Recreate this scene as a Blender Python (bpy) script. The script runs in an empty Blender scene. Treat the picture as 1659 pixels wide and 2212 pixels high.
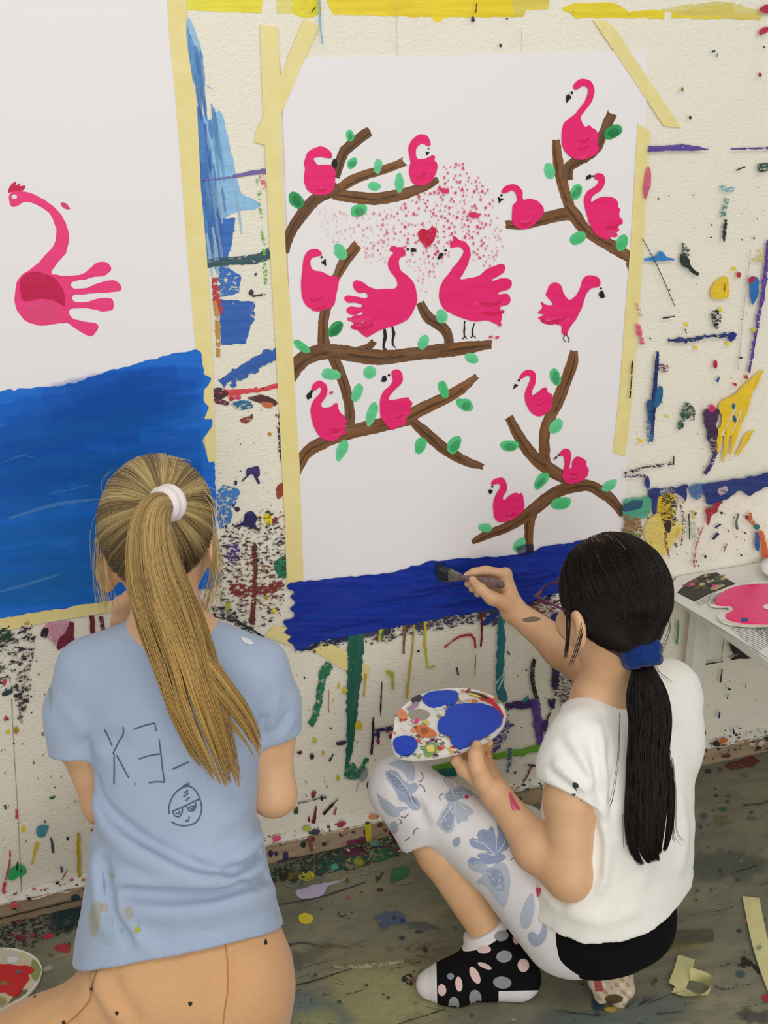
import bpy, bmesh, math, random
import numpy as np
from mathutils import Vector, Matrix, geometry
from mathutils.bvhtree import BVHTree
SC = bpy.context.scene
COL = SC.collection
rng = np.random.default_rng(7)
random.seed(7)

# ---------------------------------------------------------------- camera
PP = np.array([829.5, 1106.0])
def calib(vh, vv):
    vh = np.array(vh, float); vv = np.array(vv, float)
    f = math.sqrt(-(vh - PP) @ (vv - PP))
    X = np.array([vh[0]-PP[0], -(vh[1]-PP[1]), -f]); X /= np.linalg.norm(X)
    Z = -np.array([vv[0]-PP[0], -(vv[1]-PP[1]), -f]); Z /= np.linalg.norm(Z)
    Yv = np.cross(Z, X)
    return f, np.array([X, Yv, Z])
FPX, RW = calib((8300, 125), (900, 7000))
CAM = np.array([0, -1.78, 1.465])
def rays(p):
    p = np.asarray(p, float).reshape(-1, 2)
    d = np.stack([p[:, 0]-PP[0], -(p[:, 1]-PP[1]), np.full(len(p), -FPX)], 1) / FPX
    return d @ RW.T
def Yp(px, py, y=0.0):
    d = rays((px, py))[0]; return CAM + d*((y-CAM[1])/d[1])
def Fp(px, py, z=0.0):
    d = rays((px, py))[0]; return CAM + d*((z-CAM[2])/d[2])
def Dp(px, py, dep):
    return CAM + rays((px, py))[0]*dep
def plane_map(o, n):
    o = np.array(o, float); n = np.array(n, float)
    def m(p, off=0.0):
        d = rays(p); t = ((o + n*off - CAM) @ n) / (d @ n)
        return CAM + d*t[:, None]
    return m
WALL = plane_map((0, 0, 0), (0, -1, 0))
FLOOR = plane_map((0, 0, 0), (0, 0, 1))
def depth_of(P): return -((np.asarray(P)-CAM) @ RW)[..., 2]
def pix(P):
    c = (np.asarray(P)-CAM) @ RW
    return np.stack([PP[0]+c[..., 0]*FPX/-c[..., 2], PP[1]-c[..., 1]*FPX/-c[..., 2]], -1)
CX, CY, CZ = RW[:, 0], RW[:, 1], RW[:, 2]
cam = bpy.data.cameras.new('camera'); camo = bpy.data.objects.new('camera', cam); COL.objects.link(camo)
M = np.eye(4); M[:3, :3] = RW; M[:3, 3] = CAM
camo.matrix_world = Matrix(M.tolist())
cam.sensor_fit = 'VERTICAL'; cam.sensor_height = 24; cam.lens = 24*FPX/2212
cam.clip_start = 0.05
SC.camera = camo

# ---------------------------------------------------------------- colours / materials
def lin(c):
    c = np.asarray(c, float)/255.0
    return np.where(c <= 0.04045, c/12.92, ((c+0.055)/1.055)**2.4)
def L4(c): return (*[float(x) for x in lin(c)], 1.0)
class NT:
    def __init__(s, name):
        s.m = bpy.data.materials.new(name); s.m.use_nodes = True
        s.t = s.m.node_tree; s.t.nodes.clear()
        s.out = s.n('ShaderNodeOutputMaterial'); s.b = s.n('ShaderNodeBsdfPrincipled')
        s.l(s.b.outputs[0], s.out.inputs[0])
    def n(s, t, **k):
        x = s.t.nodes.new(t)
        for a, v in k.items(): setattr(x, a, v)
        return x
    def l(s, a, b): s.t.links.new(a, b)
    def coord(s, scale=(1, 1, 1), kind='Object', rot=(0, 0, 0)):
        c = s.n('ShaderNodeTexCoord'); mp = s.n('ShaderNodeMapping')
        mp.inputs['Scale'].default_value = scale; mp.inputs['Rotation'].default_value = rot
        s.l(c.outputs[kind], mp.inputs['Vector']); return mp.outputs[0]
    def noise(s, scale, detail=3, rough=0.55, vec=None, dist=0.0):
        x = s.n('ShaderNodeTexNoise'); x.inputs['Scale'].default_value = scale
        x.inputs['Detail'].default_value = detail; x.inputs['Roughness'].default_value = rough
        x.inputs['Distortion'].default_value = dist
        s.l(vec if vec is not None else s.coord(), x.inputs['Vector']); return x.outputs['Fac']
    def ramp(s, fac, stops):
        r = s.n('ShaderNodeValToRGB'); e = r.color_ramp.elements
        while len(e) < len(stops): e.new(0.5)
        for q, (p, c) in zip(e, stops):
            q.position = p; q.color = c if len(c) == 4 else (*c, 1)
        s.l(fac, r.inputs[0]); return r.outputs[0]
    def mix(s, fac, a, b, mode='MIX'):
        x = s.n('ShaderNodeMix', data_type='RGBA', blend_type=mode)
        for i, v in ((0, fac), (6, a), (7, b)):
            if hasattr(v, 'is_linked') or isinstance(v, bpy.types.NodeSocket): s.l(v, x.inputs[i])
            else: x.inputs[i].default_value = v
        return x.outputs[2]
    def math(s, op, a, b=0.0, c=None, clamp=False):
        x = s.n('ShaderNodeMath', operation=op, use_clamp=clamp)
        for i, v in enumerate((a, b) if c is None else (a, b, c)):
            if isinstance(v, bpy.types.NodeSocket): s.l(v, x.inputs[i])
            else: x.inputs[i].default_value = v
        return x.outputs[0]
    def bump(s, h, strength=0.3, dist=0.002, prev=None):
        x = s.n('ShaderNodeBump'); x.inputs['Strength'].default_value = strength; x.inputs['Distance'].default_value = dist
        s.l(h, x.inputs['Height'])
        if prev is not None: s.l(prev, x.inputs['Normal'])
        s.l(x.outputs[0], s.b.inputs['Normal']); return x.outputs[0]
    def col(s, c):
        if isinstance(c, bpy.types.NodeSocket): s.l(c, s.b.inputs['Base Color'])
        else: s.b.inputs['Base Color'].default_value = c
    def set(s, **k):
        for a, v in k.items(): s.b.inputs[a.replace('_', ' ')].default_value = v
        return s
def simple(name, c, rough=0.6, nscale=0, namt=0.1, bump=0, bscale=300, bdist=0.001, **k):
    m = NT(name); m.set(Roughness=rough, **k)
    if nscale:
        f = m.noise(nscale, 4)
        a = [x for x in lin(c)]
        m.col(m.ramp(f, [(0.3, tuple(x*(1-namt) for x in a)), (0.7, tuple(min(1, x*(1+namt)) for x in a))]))
    else: m.col(L4(c))
    if bump: m.bump(m.noise(bscale, 3), bump, bdist)
    return m.m

def wallgrain(m):   # roughcast relief shared by the wall and the paint that catches on it
    v = m.coord((1, 1, 2.0), rot=(0, 0.22, 0))
    a = m.noise(105, 4, 0.62, v, 0.5); b = m.noise(280, 2, 0.5, v)
    return m.math('ADD', m.math('MULTIPLY', a, 0.75), m.math('MULTIPLY', b, 0.25))
def paint_mat(name, dry=True, rough=0.45, streak=0.12, bumps=0.0, gloss=0.4, trans=True):
    m = NT(name); m.set(Roughness=rough); m.b.inputs['Specular IOR Level'].default_value = gloss
    at = m.n('ShaderNodeAttribute', attribute_name='col')
    uv = m.n('ShaderNodeUVMap', uv_map='UVMap')
    mp = m.n('ShaderNodeMapping'); mp.inputs['Scale'].default_value = (0.55, 5.0, 1); m.l(uv.outputs[0], mp.inputs[0])
    st = m.noise(1.6, 5, 0.65, mp.outputs[0])
    lo = m.mix(1.0, at.outputs['Color'], (1-streak*2.0, 1-streak*2.0, 1-streak*1.8, 1), 'MULTIPLY')
    hi = m.mix(streak*0.25, at.outputs['Color'], (1, 1, 1, 1))
    sf = m.n('ShaderNodeMapRange'); sf.inputs[1].default_value = 0.3; sf.inputs[2].default_value = 0.72; m.l(st, sf.inputs[0])
    m.col(m.mix(sf.outputs[0], lo, hi))
    if bumps: m.bump(st, bumps, 0.0015)
    if trans:
        ws = m.n('ShaderNodeAttribute', attribute_name='wash')
        al = at.outputs['Alpha']
        g = wallgrain(m) if dry else st
        k = m.math('MULTIPLY', m.math('SUBTRACT', m.math('MULTIPLY', al, 1.0), m.math('MULTIPLY_ADD', g, 1.9, -0.47)), 9.0, clamp=True)
        if dry: k = m.math('MULTIPLY', m.math('SUBTRACT', m.math('MULTIPLY', al, 1.05), m.math('MULTIPLY_ADD', g, 3.4, -1.25)), 9.0, clamp=True)
        full = m.math('GREATER_THAN', al, 0.985)
        k = m.math('MAXIMUM', k, full)
        mx = m.n('ShaderNodeMix', data_type='FLOAT'); m.l(ws.outputs['Fac'], mx.inputs[0]); m.l(k, mx.inputs[2]); m.l(m.math('MULTIPLY', al, m.math('MULTIPLY_ADD', g, 1.3, 0.42), clamp=True) if dry else al, mx.inputs[3])
        m.l(mx.outputs[0], m.b.inputs['Alpha'])
    return m.m

# ---------------------------------------------------------------- object helpers
def link(name, me, parent=None, mats=(), smooth=False):
    o = bpy.data.objects.new(name, me); COL.objects.link(o)
    for x in mats: me.materials.append(x)
    if smooth: me.polygons.foreach_set('use_smooth', [True]*len(me.polygons))
    if parent is not None:
        o.parent = parent
        o.matrix_parent_inverse = Matrix.Translation(-parent.location)
    return o
def empty(name, loc, label, cat, group=None):
    o = bpy.data.objects.new(name, None); COL.objects.link(o)
    o.location = [float(x) for x in loc]; o.empty_display_size = 0.05
    tag(o, label, cat, group); return o
def tag(o, label, cat, group=None):
    o['label'] = label; o['category'] = cat
    if group: o['group'] = group
    return o
def structure(o): o['kind'] = 'structure'; return o
def mesh_np(name, V, F, mats=None):
    me = bpy.data.meshes.new(name)
    V = np.asarray(V, np.float32)
    if isinstance(F, np.ndarray):
        n, k = F.shape
        me.vertices.add(len(V)); me.vertices.foreach_set('co', V.ravel())
        me.loops.add(n*k); me.loops.foreach_set('vertex_index', F.astype(np.int32).ravel())
        me.polygons.add(n); me.polygons.foreach_set('loop_start', np.arange(0, n*k, k, dtype=np.int32))
        me.polygons.foreach_set('loop_total', np.full(n, k, np.int32))
        me.update(calc_edges=True); me.validate()
    else:
        me.from_pydata(V.tolist(), [], F); me.update()
    return me
def put_col(me, C):
    C = np.asarray(C, np.float32)
    if C.shape[1] == 3: C = np.concatenate([C, np.ones((len(C), 1), np.float32)], 1)
    a = me.attributes.new('col', 'FLOAT_COLOR', 'POINT'); a.data.foreach_set('color', C.ravel())
def box(bm, lo, hi):
    r = bmesh.ops.create_cube(bm, size=1.0)
    lo = Vector([float(x) for x in lo]); hi = Vector([float(x) for x in hi])
    for v in r['verts']:
        v.co = Vector([(lo[i]+hi[i])/2 + v.co[i]*(hi[i]-lo[i]) for i in range(3)])
    return r['verts']
def bm_obj(name, bm, mats, parent=None, smooth=False, bevel=0):
    if bevel:
        bmesh.ops.bevel(bm, geom=bm.edges[:], offset=bevel, segments=2, affect='EDGES', profile=0.5)
    me = bpy.data.meshes.new(name); bm.to_mesh(me); bm.free()
    return link(name, me, parent, mats, smooth)
def catmull(P, closed=False, step=4.0):
    P = np.asarray(P, float); n = len(P); out = []
    if n < 3 and not closed:
        L = np.linalg.norm(P[1][:2]-P[0][:2]); k = max(2, int(L/step))
        return np.array([P[0]+(P[1]-P[0])*t for t in np.linspace(0, 1, k+1)])
    for i in range(n if closed else n-1):
        if closed: p0, p1, p2, p3 = P[i-1], P[i], P[(i+1) % n], P[(i+2) % n]
        else: p0, p1, p2, p3 = P[max(i-1, 0)], P[i], P[i+1], P[min(i+2, n-1)]
        k = max(1, int(np.linalg.norm(p2[:2]-p1[:2])/step))
        for t in np.arange(k)/k:
            out.append(0.5*(2*p1+(p2-p0)*t+(2*p0-5*p1+4*p2-p3)*t*t+(3*p1-p0-3*p2+p3)*t**3))
    if not closed: out.append(P[-1])
    return np.array(out)
def jit(n, amp, sm=2):
    x = rng.normal(size=n)
    for _ in range(sm): x = (np.roll(x, 1)+x*2+np.roll(x, -1))/4
    return x*amp*1.6

class Marks:
    """paint laid on a plane (traced outlines put where they lie on that plane)"""
    def __init__(s, pmap, base, step=2e-5): s.m = pmap; s.base = base; s.step = step; s.V = []; s.F = []; s.C = []; s.W = []; s.UV = []; s.k = 0; s.MI = []
    def add(s, P, faces, rgb, al, wash, uv, mi=0):
        off = s.base + s.k*s.step; s.k += 1
        v0 = sum(len(x) for x in s.V)
        s.V.append(s.m(P, off)); n = len(P)
        c = np.empty((n, 4)); c[:, :3] = lin(rgb); c[:, 3] = al
        s.C.append(c); s.W.append(np.full(n, float(wash))); s.UV.append(np.asarray(uv)/100.0)
        for f in faces: s.F.append([i+v0 for i in f]); s.MI.append(mi)
    feather = False
    def poly(s, P, rgb, al=1.0, wash=0, j=0.8, smooth=True, step=3.5, mi=0):
        P = np.asarray(P, float)
        Q = catmull(P, True, step) if smooth else catmull_lin(P, step)
        if j:
            t = np.roll(Q, -1, 0)-np.roll(Q, 1, 0); t /= np.linalg.norm(t, axis=1)[:, None]+1e-9
            Q = Q + np.stack([-t[:, 1], t[:, 0]], 1)*jit(len(Q), j)[:, None]
        a = 0.5*np.sum(Q[:, 0]*np.roll(Q[:, 1], -1)-np.roll(Q[:, 0], -1)*Q[:, 1])
        if a > 0: Q = Q[::-1]
        s._put(Q, rgb, al, wash, mi)
    def _put(s, Q, rgb, al, wash, mi):
        n = len(Q)
        if s.feather and wash > 0.65:
            c = Q.mean(0); R = [c+(Q-c)*q for q in (1.12, 0.9, 0.62)]; F = [[k*n+i, k*n+(i+1) % n, (k+1)*n+(i+1) % n, (k+1)*n+i] for k in range(2) for i in range(n)]+[list(range(2*n, 3*n))]
            s.add(np.concatenate(R), F, rgb, np.repeat([0.0, al*0.62, al], n), wash, np.concatenate(R), mi)
        else: s.add(Q, [list(range(n))], rgb, al, wash, Q, mi)
    def ell(s, cx, cy, rx, ry, ang=0, rgb=(0, 0, 0), al=1.0, wash=0, j=0.6, n=22, mi=0):
        t = np.linspace(0, 2*np.pi, n, endpoint=False); r = 1+jit(n, j/max(4, min(rx, ry)))
        c, q = math.cos(math.radians(ang)), math.sin(math.radians(ang))
        x = rx*np.cos(t)*r; y = ry*np.sin(t)*r
        Q = np.stack([cx+x*c-y*q, cy+x*q+y*c], 1)[::-1]
        if s.feather and wash > 0.65: s._put(Q, rgb, al, wash, mi)
        else: s.add(Q, [list(range(n))], rgb, al, wash, Q-[cx, cy], mi)
    def stroke(s, P, rgb, al=1.0, edge=None, wash=0, j=0.55, step=4, ends=1.0, mi=0):
        P = np.asarray(P, float); Q = catmull(P, False, step); n = len(Q)
        t = np.gradient(Q[:, :2], axis=0); t /= np.linalg.norm(t, axis=1)[:, None]+1e-9
        nn = np.stack([-t[:, 1], t[:, 0]], 1)
        edge = al if edge is None else edge
        prof = [(-1, edge), (-0.72, al), (0, al), (0.72, al), (1, edge)]
        L = np.concatenate([[0], np.cumsum(np.linalg.norm(np.diff(Q[:, :2], axis=0), axis=1))])
        VV = []; A = []; U = []
        jl = jit(n, j, 1); jr = jit(n, j, 1)
        en = np.minimum(1, np.minimum(np.arange(n), n-1-np.arange(n))/2.0+ends)
        for q, a in prof:
            w = Q[:, 2]/2*q + (jl if q == -1 else jr if q == 1 else 0)
            ej = t*(rng.normal(size=(n, 1))*0)  # ends
            X = Q[:, :2]+nn*w[:, None]
            X[0] += -t[0]*rng.uniform(0, 1)*Q[0, 2]*0.22; X[-1] += t[-1]*rng.uniform(-0.6, 1)*Q[-1, 2]*0.22
            VV.append(X); A.append(np.full(n, a)*en); U.append(np.stack([L, np.full(n, q*Q[:, 2].mean()/2)], 1))
        m = 5; V = np.concatenate(VV); F = []
        for c in range(m-1):
            for i in range(n-1): F.append([c*n+i, c*n+i+1, (c+1)*n+i+1, (c+1)*n+i])
        s.add(V, F, rgb, np.concatenate(A), wash, np.concatenate(U), mi)
    def build(s, name, mats, parent=None, extra=None):
        V = np.concatenate(s.V); F = s.F
        C = np.concatenate(s.C); W = np.concatenate(s.W); U = np.concatenate(s.UV); MI = list(s.MI)
        if extra is not None:
            n = len(V); V = np.concatenate([V, extra[0]]); F = F+[[i+n for i in f] for f in extra[1]]
            C = np.concatenate([C, np.zeros((len(extra[0]), 4))]); W = np.concatenate([W, np.zeros(len(extra[0]))])
            U = np.concatenate([U, np.zeros((len(extra[0]), 2))]); MI += [extra[2]]*len(extra[1])
        me = bpy.data.meshes.new(name); me.from_pydata(V.tolist(), [], F); me.update()
        put_col(me, C)
        a = me.attributes.new('wash', 'FLOAT', 'POINT'); a.data.foreach_set('value', W.astype(np.float32))
        uvl = me.uv_layers.new(name='UVMap'); idx = np.empty(len(me.loops), np.int32); me.loops.foreach_get('vertex_index', idx)
        uvl.data.foreach_set('uv', U[idx].astype(np.float32).ravel())
        o = link(name, me, parent, mats); me.polygons.foreach_set('material_index', MI); me.update()
        return o
def catmull_lin(P, step):
    out = []
    for i in range(len(P)):
        a, b = P[i], P[(i+1) % len(P)]; k = max(1, int(np.linalg.norm(b-a)/step))
        for t in np.arange(k)/k: out.append(a+(b-a)*t)
    return np.array(out)
def slab(pmap, P, off, th, name, mats, parent=None, smooth=False, step=12, bevel=0):
    """a thin sheet with real thickness: outline P on the plane, from off to off+th"""
    P = np.asarray(P, float)
    a = 0.5*np.sum(P[:, 0]*np.roll(P[:, 1], -1)-np.roll(P[:, 0], -1)*P[:, 1])
    if a > 0: P = P[::-1]
    A = pmap(P, off+th); B = pmap(P, off) if True else A
    # keep the side walls square to the plane
    nrm = np.cross(A[1]-A[0], A[2]-A[1]); 
    B = A - SLABN[pmap]*th
    n = len(P); F = [list(range(n)), [2*n-1-i for i in range(n)]] + [[i, i+n, (i+1) % n+n, (i+1) % n] for i in range(n)]
    me = bpy.data.meshes.new(name); me.from_pydata(np.concatenate([A, B]).tolist(), [], F); me.update()
    return link(name, me, parent, mats)
SLABN = {WALL: np.array([0, -1.0, 0]), FLOOR: np.array([0, 0, 1.0])}
# ---------------------------------------------------------------- volume modelling (signed distance grid -> surface nets)
class Vol:
    def __init__(s, lo, hi, h):
        s.lo = np.array(lo, float); s.h = h
        s.n = np.ceil((np.array(hi)-s.lo)/h).astype(int)+1
        s.D = np.full(s.n, 0.5, np.float32)
    def sl(s, lo, hi):
        a = np.clip(np.floor((np.asarray(lo)-s.lo)/s.h).astype(int), 0, s.n); b = np.clip(np.ceil((np.asarray(hi)-s.lo)/s.h).astype(int)+1, 0, s.n)
        if np.any(b <= a): return None
        ax = [(s.lo[i]+np.arange(a[i], b[i])*s.h).astype(np.float32) for i in range(3)]
        return (slice(a[0], b[0]), slice(a[1], b[1]), slice(a[2], b[2])), (ax[0][:, None, None], ax[1][None, :, None], ax[2][None, None, :])
    def _b(s, S, d, k):
        D = s.D[S]
        h = np.clip(0.5+0.5*(D-d)/k, 0, 1); s.D[S] = D*(1-h)+d*h-k*h*(1-h)
    def rc(s, a, b, ra, rb, k=0.012, sub=False):
        a = np.asarray(a, float); b = np.asarray(b, float); m = max(ra, rb)+k+3*s.h
        r = s.sl(np.minimum(a, b)-m, np.maximum(a, b)+m)
        if r is None: return s
        S, (x, y, z) = r; ab = b-a; L = max(ab @ ab, 1e-9)
        t = np.clip(((x-a[0])*ab[0]+(y-a[1])*ab[1]+(z-a[2])*ab[2])/L, 0, 1)
        d = np.sqrt((x-a[0]-t*ab[0])**2+(y-a[1]-t*ab[1])**2+(z-a[2]-t*ab[2])**2)-(ra+(rb-ra)*t)
        if sub: s._s(S, d, k)
        else: s._b(S, d, k)
        return s
    def _s(s, S, d, k):
        D = s.D[S]; h = np.clip(0.5-0.5*(D+d)/k, 0, 1); s.D[S] = D*(1-h)-d*h+k*h*(1-h)
    def chain(s, P, R, k=0.012):
        for i in range(len(P)-1): s.rc(P[i], P[i+1], R[i], R[i+1], k)
        return s
    def ell(s, c, rad, axes=None, k=0.012, sub=False):
        c = np.asarray(c, float); A = np.eye(3) if axes is None else np.array(axes, float); m = max(rad)+k+3*s.h
        r = s.sl(c-m, c+m)
        if r is None: return s
        S, (x, y, z) = r; q = []
        for i in range(3): q.append(((x-c[0])*A[i][0]+(y-c[1])*A[i][1]+(z-c[2])*A[i][2]))
        k0 = np.sqrt(sum((q[i]/rad[i])**2 for i in range(3))); k1 = np.sqrt(sum((q[i]/rad[i]**2)**2 for i in range(3)))+1e-6
        d = np.where(k0 < 0.05, -min(rad), k0*(k0-1)/k1)
        if sub: s._s(S, d, k)
        else: s._b(S, d, k)
        return s
    def loft(s, secs, rv, k=0.015, p=2.4):
        """secs: (centre, half width along rv, half depth) from one end to the other; rv = right vector"""
        Cc = np.array([q[0] for q in secs], float); a = np.array([q[1] for q in secs]); b = np.array([q[2] for q in secs])
        m = max(a.max(), b.max())+k+3*s.h
        r = s.sl(Cc.min(0)-m, Cc.max(0)+m); S, (x, y, z) = r
        ax = Cc[-1]-Cc[0]; Lx = np.linalg.norm(ax); ax = ax/Lx
        rv = np.asarray(rv, float); rv = rv-ax*(rv @ ax); rv /= np.linalg.norm(rv); fv = np.cross(ax, rv)
        sp = (x-Cc[0][0])*ax[0]+(y-Cc[0][1])*ax[1]+(z-Cc[0][2])*ax[2]
        sk = (Cc-Cc[0]) @ ax
        tt = np.linspace(sk[0], sk[-1], 80)
        def spl(v):
            Q = catmull(np.stack([sk, np.zeros_like(sk), v], 1), False, Lx/60); o = np.argsort(Q[:, 0]); return np.interp(tt, Q[o, 0], Q[o, 2])
        tc = np.clip(sp, sk[0], sk[-1])
        ia = np.interp(tc, tt, spl(a)).astype(np.float32); ib = np.interp(tc, tt, spl(b)).astype(np.float32)
        cu = np.interp(tc, tt, spl((Cc-Cc[0]) @ rv)).astype(np.float32); cv = np.interp(tc, tt, spl((Cc-Cc[0]) @ fv)).astype(np.float32)
        u = (x-Cc[0][0])*rv[0]+(y-Cc[0][1])*rv[1]+(z-Cc[0][2])*rv[2]-cu
        v = (x-Cc[0][0])*fv[0]+(y-Cc[0][1])*fv[1]+(z-Cc[0][2])*fv[2]-cv
        q = (np.abs(u/ia)**p+np.abs(v/ib)**p)**(1/p)
        d = (q-1)*np.minimum(ia, ib)
        over = np.abs(sp-tc)
        d = np.where(over > 0, np.sqrt(np.maximum(d, 0)**2+over**2)+np.minimum(d, 0)*0, d)
        s._b(S, d.astype(np.float32), k); return s
    def cut(s, o, n, lo=None, hi=None, r=0.0):
        """keep the side the normal points away from"""
        S, (x, y, z) = s.sl(s.lo if lo is None else lo, s.lo+s.n*s.h if hi is None else hi)
        n = np.asarray(n, float); n = n/np.linalg.norm(n); o = np.asarray(o, float)
        d = (x-o[0])*n[0]+(y-o[1])*n[1]+(z-o[2])*n[2]
        s.D[S] = np.maximum(s.D[S], d); return s
    def disp(s, P, A, w, side=None, falloff=True):
        """ridge (A>0) or groove (A<0) following a 3-D line"""
        P = np.asarray(P, float); m = 3*w
        r = s.sl(P.min(0)-m, P.max(0)+m)
        if r is None: return s
        S, (x, y, z) = r; best = None
        n = len(P)
        for i in range(n-1):
            a, b = P[i], P[i+1]; ab = b-a; L = max(ab @ ab, 1e-12)
            t = np.clip(((x-a[0])*ab[0]+(y-a[1])*ab[1]+(z-a[2])*ab[2])/L, 0, 1)
            d2 = (x-a[0]-t*ab[0])**2+(y-a[1]-t*ab[1])**2+(z-a[2]-t*ab[2])**2
            u = (i+t)/(n-1); amp = np.sqrt(np.clip(4*u*(1-u), 0, 1)) if falloff else 1.0
            g = amp*np.exp(-d2/(w*w)*1.0)
            best = g if best is None else np.maximum(best, g)
        s.D[S] -= (A*best).astype(np.float32); return s
    def folds(s, L):
        V, F = s.mesh(1); b = BVHTree.FromPolygons([Vector(v) for v in V], F.tolist())
        for P, A, w in L:
            Q = catmull(np.array([(x, y, 0) for x, y in P], float), False, 14); R = []
            for q in Q:
                h = hit(b, q[:2])
                if h[0] is not None: R.append(np.array(h[0]))
            if len(R) > 2: s.disp(R, A, w)
        return s
    def wob(s, amp, freq, seed=0):
        r = np.random.default_rng(seed); S, (x, y, z) = s.sl(s.lo, s.lo+s.n*s.h)
        tot = 0
        for i in range(5):
            w = r.normal(size=3)*freq*(1+0.6*i); p = r.uniform(0, 6.28); tot = tot+np.sin(x*w[0]+y*w[1]+z*w[2]+p)/(1+0.5*i)
        s.D += (tot*amp/2).astype(np.float32); return s
    def sample(s, P):
        q = (np.asarray(P)-s.lo)/s.h; i = np.clip(np.floor(q).astype(int), 0, s.n-2); f = np.clip(q-i, 0, 1); out = 0
        for dx in (0, 1):
            for dy in (0, 1):
                for dz in (0, 1):
                    w = (f[:, 0] if dx else 1-f[:, 0])*(f[:, 1] if dy else 1-f[:, 1])*(f[:, 2] if dz else 1-f[:, 2])
                    out = out+w*s.D[i[:, 0]+dx, i[:, 1]+dy, i[:, 2]+dz]
        return out
    def mesh(s, smooth=2):
        D = s.D
        for i in range(3):
            ix = [slice(None)]*3; ix[i] = 0; D[tuple(ix)] = np.maximum(D[tuple(ix)], 1e-3); ix[i] = -1; D[tuple(ix)] = np.maximum(D[tuple(ix)], 1e-3)
        ins = D < 0
        c = np.zeros(s.n-1, np.int8)
        for dx in (0, 1):
            for dy in (0, 1):
                for dz in (0, 1):
                    c += ins[dx:s.n[0]-1+dx, dy:s.n[1]-1+dy, dz:s.n[2]-1+dz]
        cells = np.argwhere((c > 0) & (c < 8))
        idx = np.full(s.n-1, -1, np.int32); idx[tuple(cells.T)] = np.arange(len(cells))
        acc = np.zeros((len(cells), 3)); cnt = np.zeros(len(cells))
        cr = [np.array(((i >> 2) & 1, (i >> 1) & 1, i & 1)) for i in range(8)]
        val = [D[tuple((cells+q).T)] for q in cr]
        for i in range(8):
            for b in (1, 2, 4):
                j = i | b
                if j == i: continue
                A, B = val[i], val[j]; mk = (A < 0) != (B < 0)
                t = A[mk]/(A[mk]-B[mk]); acc[mk] += cr[i]+(cr[j]-cr[i])*t[:, None]; cnt[mk] += 1
        V = s.lo+(cells+acc/cnt[:, None])*s.h
        F = []
        for ax in range(3):
            A = [slice(0, -1)]*3; B = [slice(0, -1)]*3; A[ax] = slice(0, -1); B[ax] = slice(1, None)
            a = ins[tuple(slice(0, -1) if i == ax else slice(1, -1) for i in range(3))]; b = ins[tuple(slice(1, None) if i == ax else slice(1, -1) for i in range(3))]
            e = np.argwhere(a != b)
            sg = a[tuple(e.T)]
            e = e + np.array([0 if i == ax else 1 for i in range(3)])
            u, v = [(1, 2), (2, 0), (0, 1)][ax]
            du = np.eye(3, dtype=int)[u]; dv = np.eye(3, dtype=int)[v]
            q = np.stack([idx[tuple((e-du-dv).T)], idx[tuple((e-dv).T)], idx[tuple(e.T)], idx[tuple((e-du).T)]], 1)
            q[~sg] = q[~sg][:, ::-1]; F.append(q)
        F = np.concatenate(F); F = F[(F >= 0).all(1)]
        for it in range(smooth):
            S = np.zeros_like(V); n = np.zeros(len(V))
            for i in range(4):
                j = (i+1) % 4
                for k in range(3): S[:, k] += np.bincount(F[:, i], V[F[:, j], k], len(V))+np.bincount(F[:, j], V[F[:, i], k], len(V))
                n += np.bincount(F[:, i], minlength=len(V))+np.bincount(F[:, j], minlength=len(V))
            L = S/np.maximum(n, 1)[:, None]
            V = V+(L-V)*(0.55 if it % 2 == 0 else 0.5)
        return V, F
    def obj(s, name, mat, parent, smooth=2, colf=None):
        V, F = s.mesh(smooth); me = mesh_np(name, V, F)
        if colf is not None: put_col(me, colf(V))
        o = link(name, me, parent, [mat] if not isinstance(mat, (list, tuple)) else mat, True)
        o['_'] = 1; del o['_']
        s.V, s.F = V, F
        return o
    def bvh(s): return BVHTree.FromPolygons([Vector(v) for v in s.V], s.F.tolist())

def hit(bvh, p):
    d = Vector(rays(p)[0]).normalized(); r = bvh.ray_cast(Vector(CAM), d)
    return r
def decal_strokes(name, lines, bvh, mat, parent, off=0.0012, step=4):
    """thin drawn lines lying on a curved surface"""
    V = []; F = []
    for P in lines:
        Q = catmull(np.array([(p[0], p[1], p[2] if len(p) > 2 else 3.0) for p in P], float), False, step)
        t = np.gradient(Q[:, :2], axis=0); t /= np.linalg.norm(t, axis=1)[:, None]+1e-9; nn = np.stack([-t[:, 1], t[:, 0]], 1)
        prev = None
        for i in range(len(Q)):
            r = []
            for q in (-1, 1):
                h = hit(bvh, Q[i, :2]+nn[i]*q*Q[i, 2]/2)
                if h[0] is None: r = None; break
                nv = h[1]
                if nv.dot(Vector(CAM)-h[0]) < 0: nv = -nv
                r.append(h[0]+nv*off)
            if r is None: prev = None; continue
            V += [tuple(x) for x in r]; k = len(V)-2
            if prev is not None and (Vector(V[prev])-Vector(V[k])).length < 0.05: F.append([prev, prev+1, k+1, k])
            prev = k
    me = bpy.data.meshes.new(name); me.from_pydata(V, [], F); me.update()
    return link(name, me, parent, [mat], True)
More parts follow.
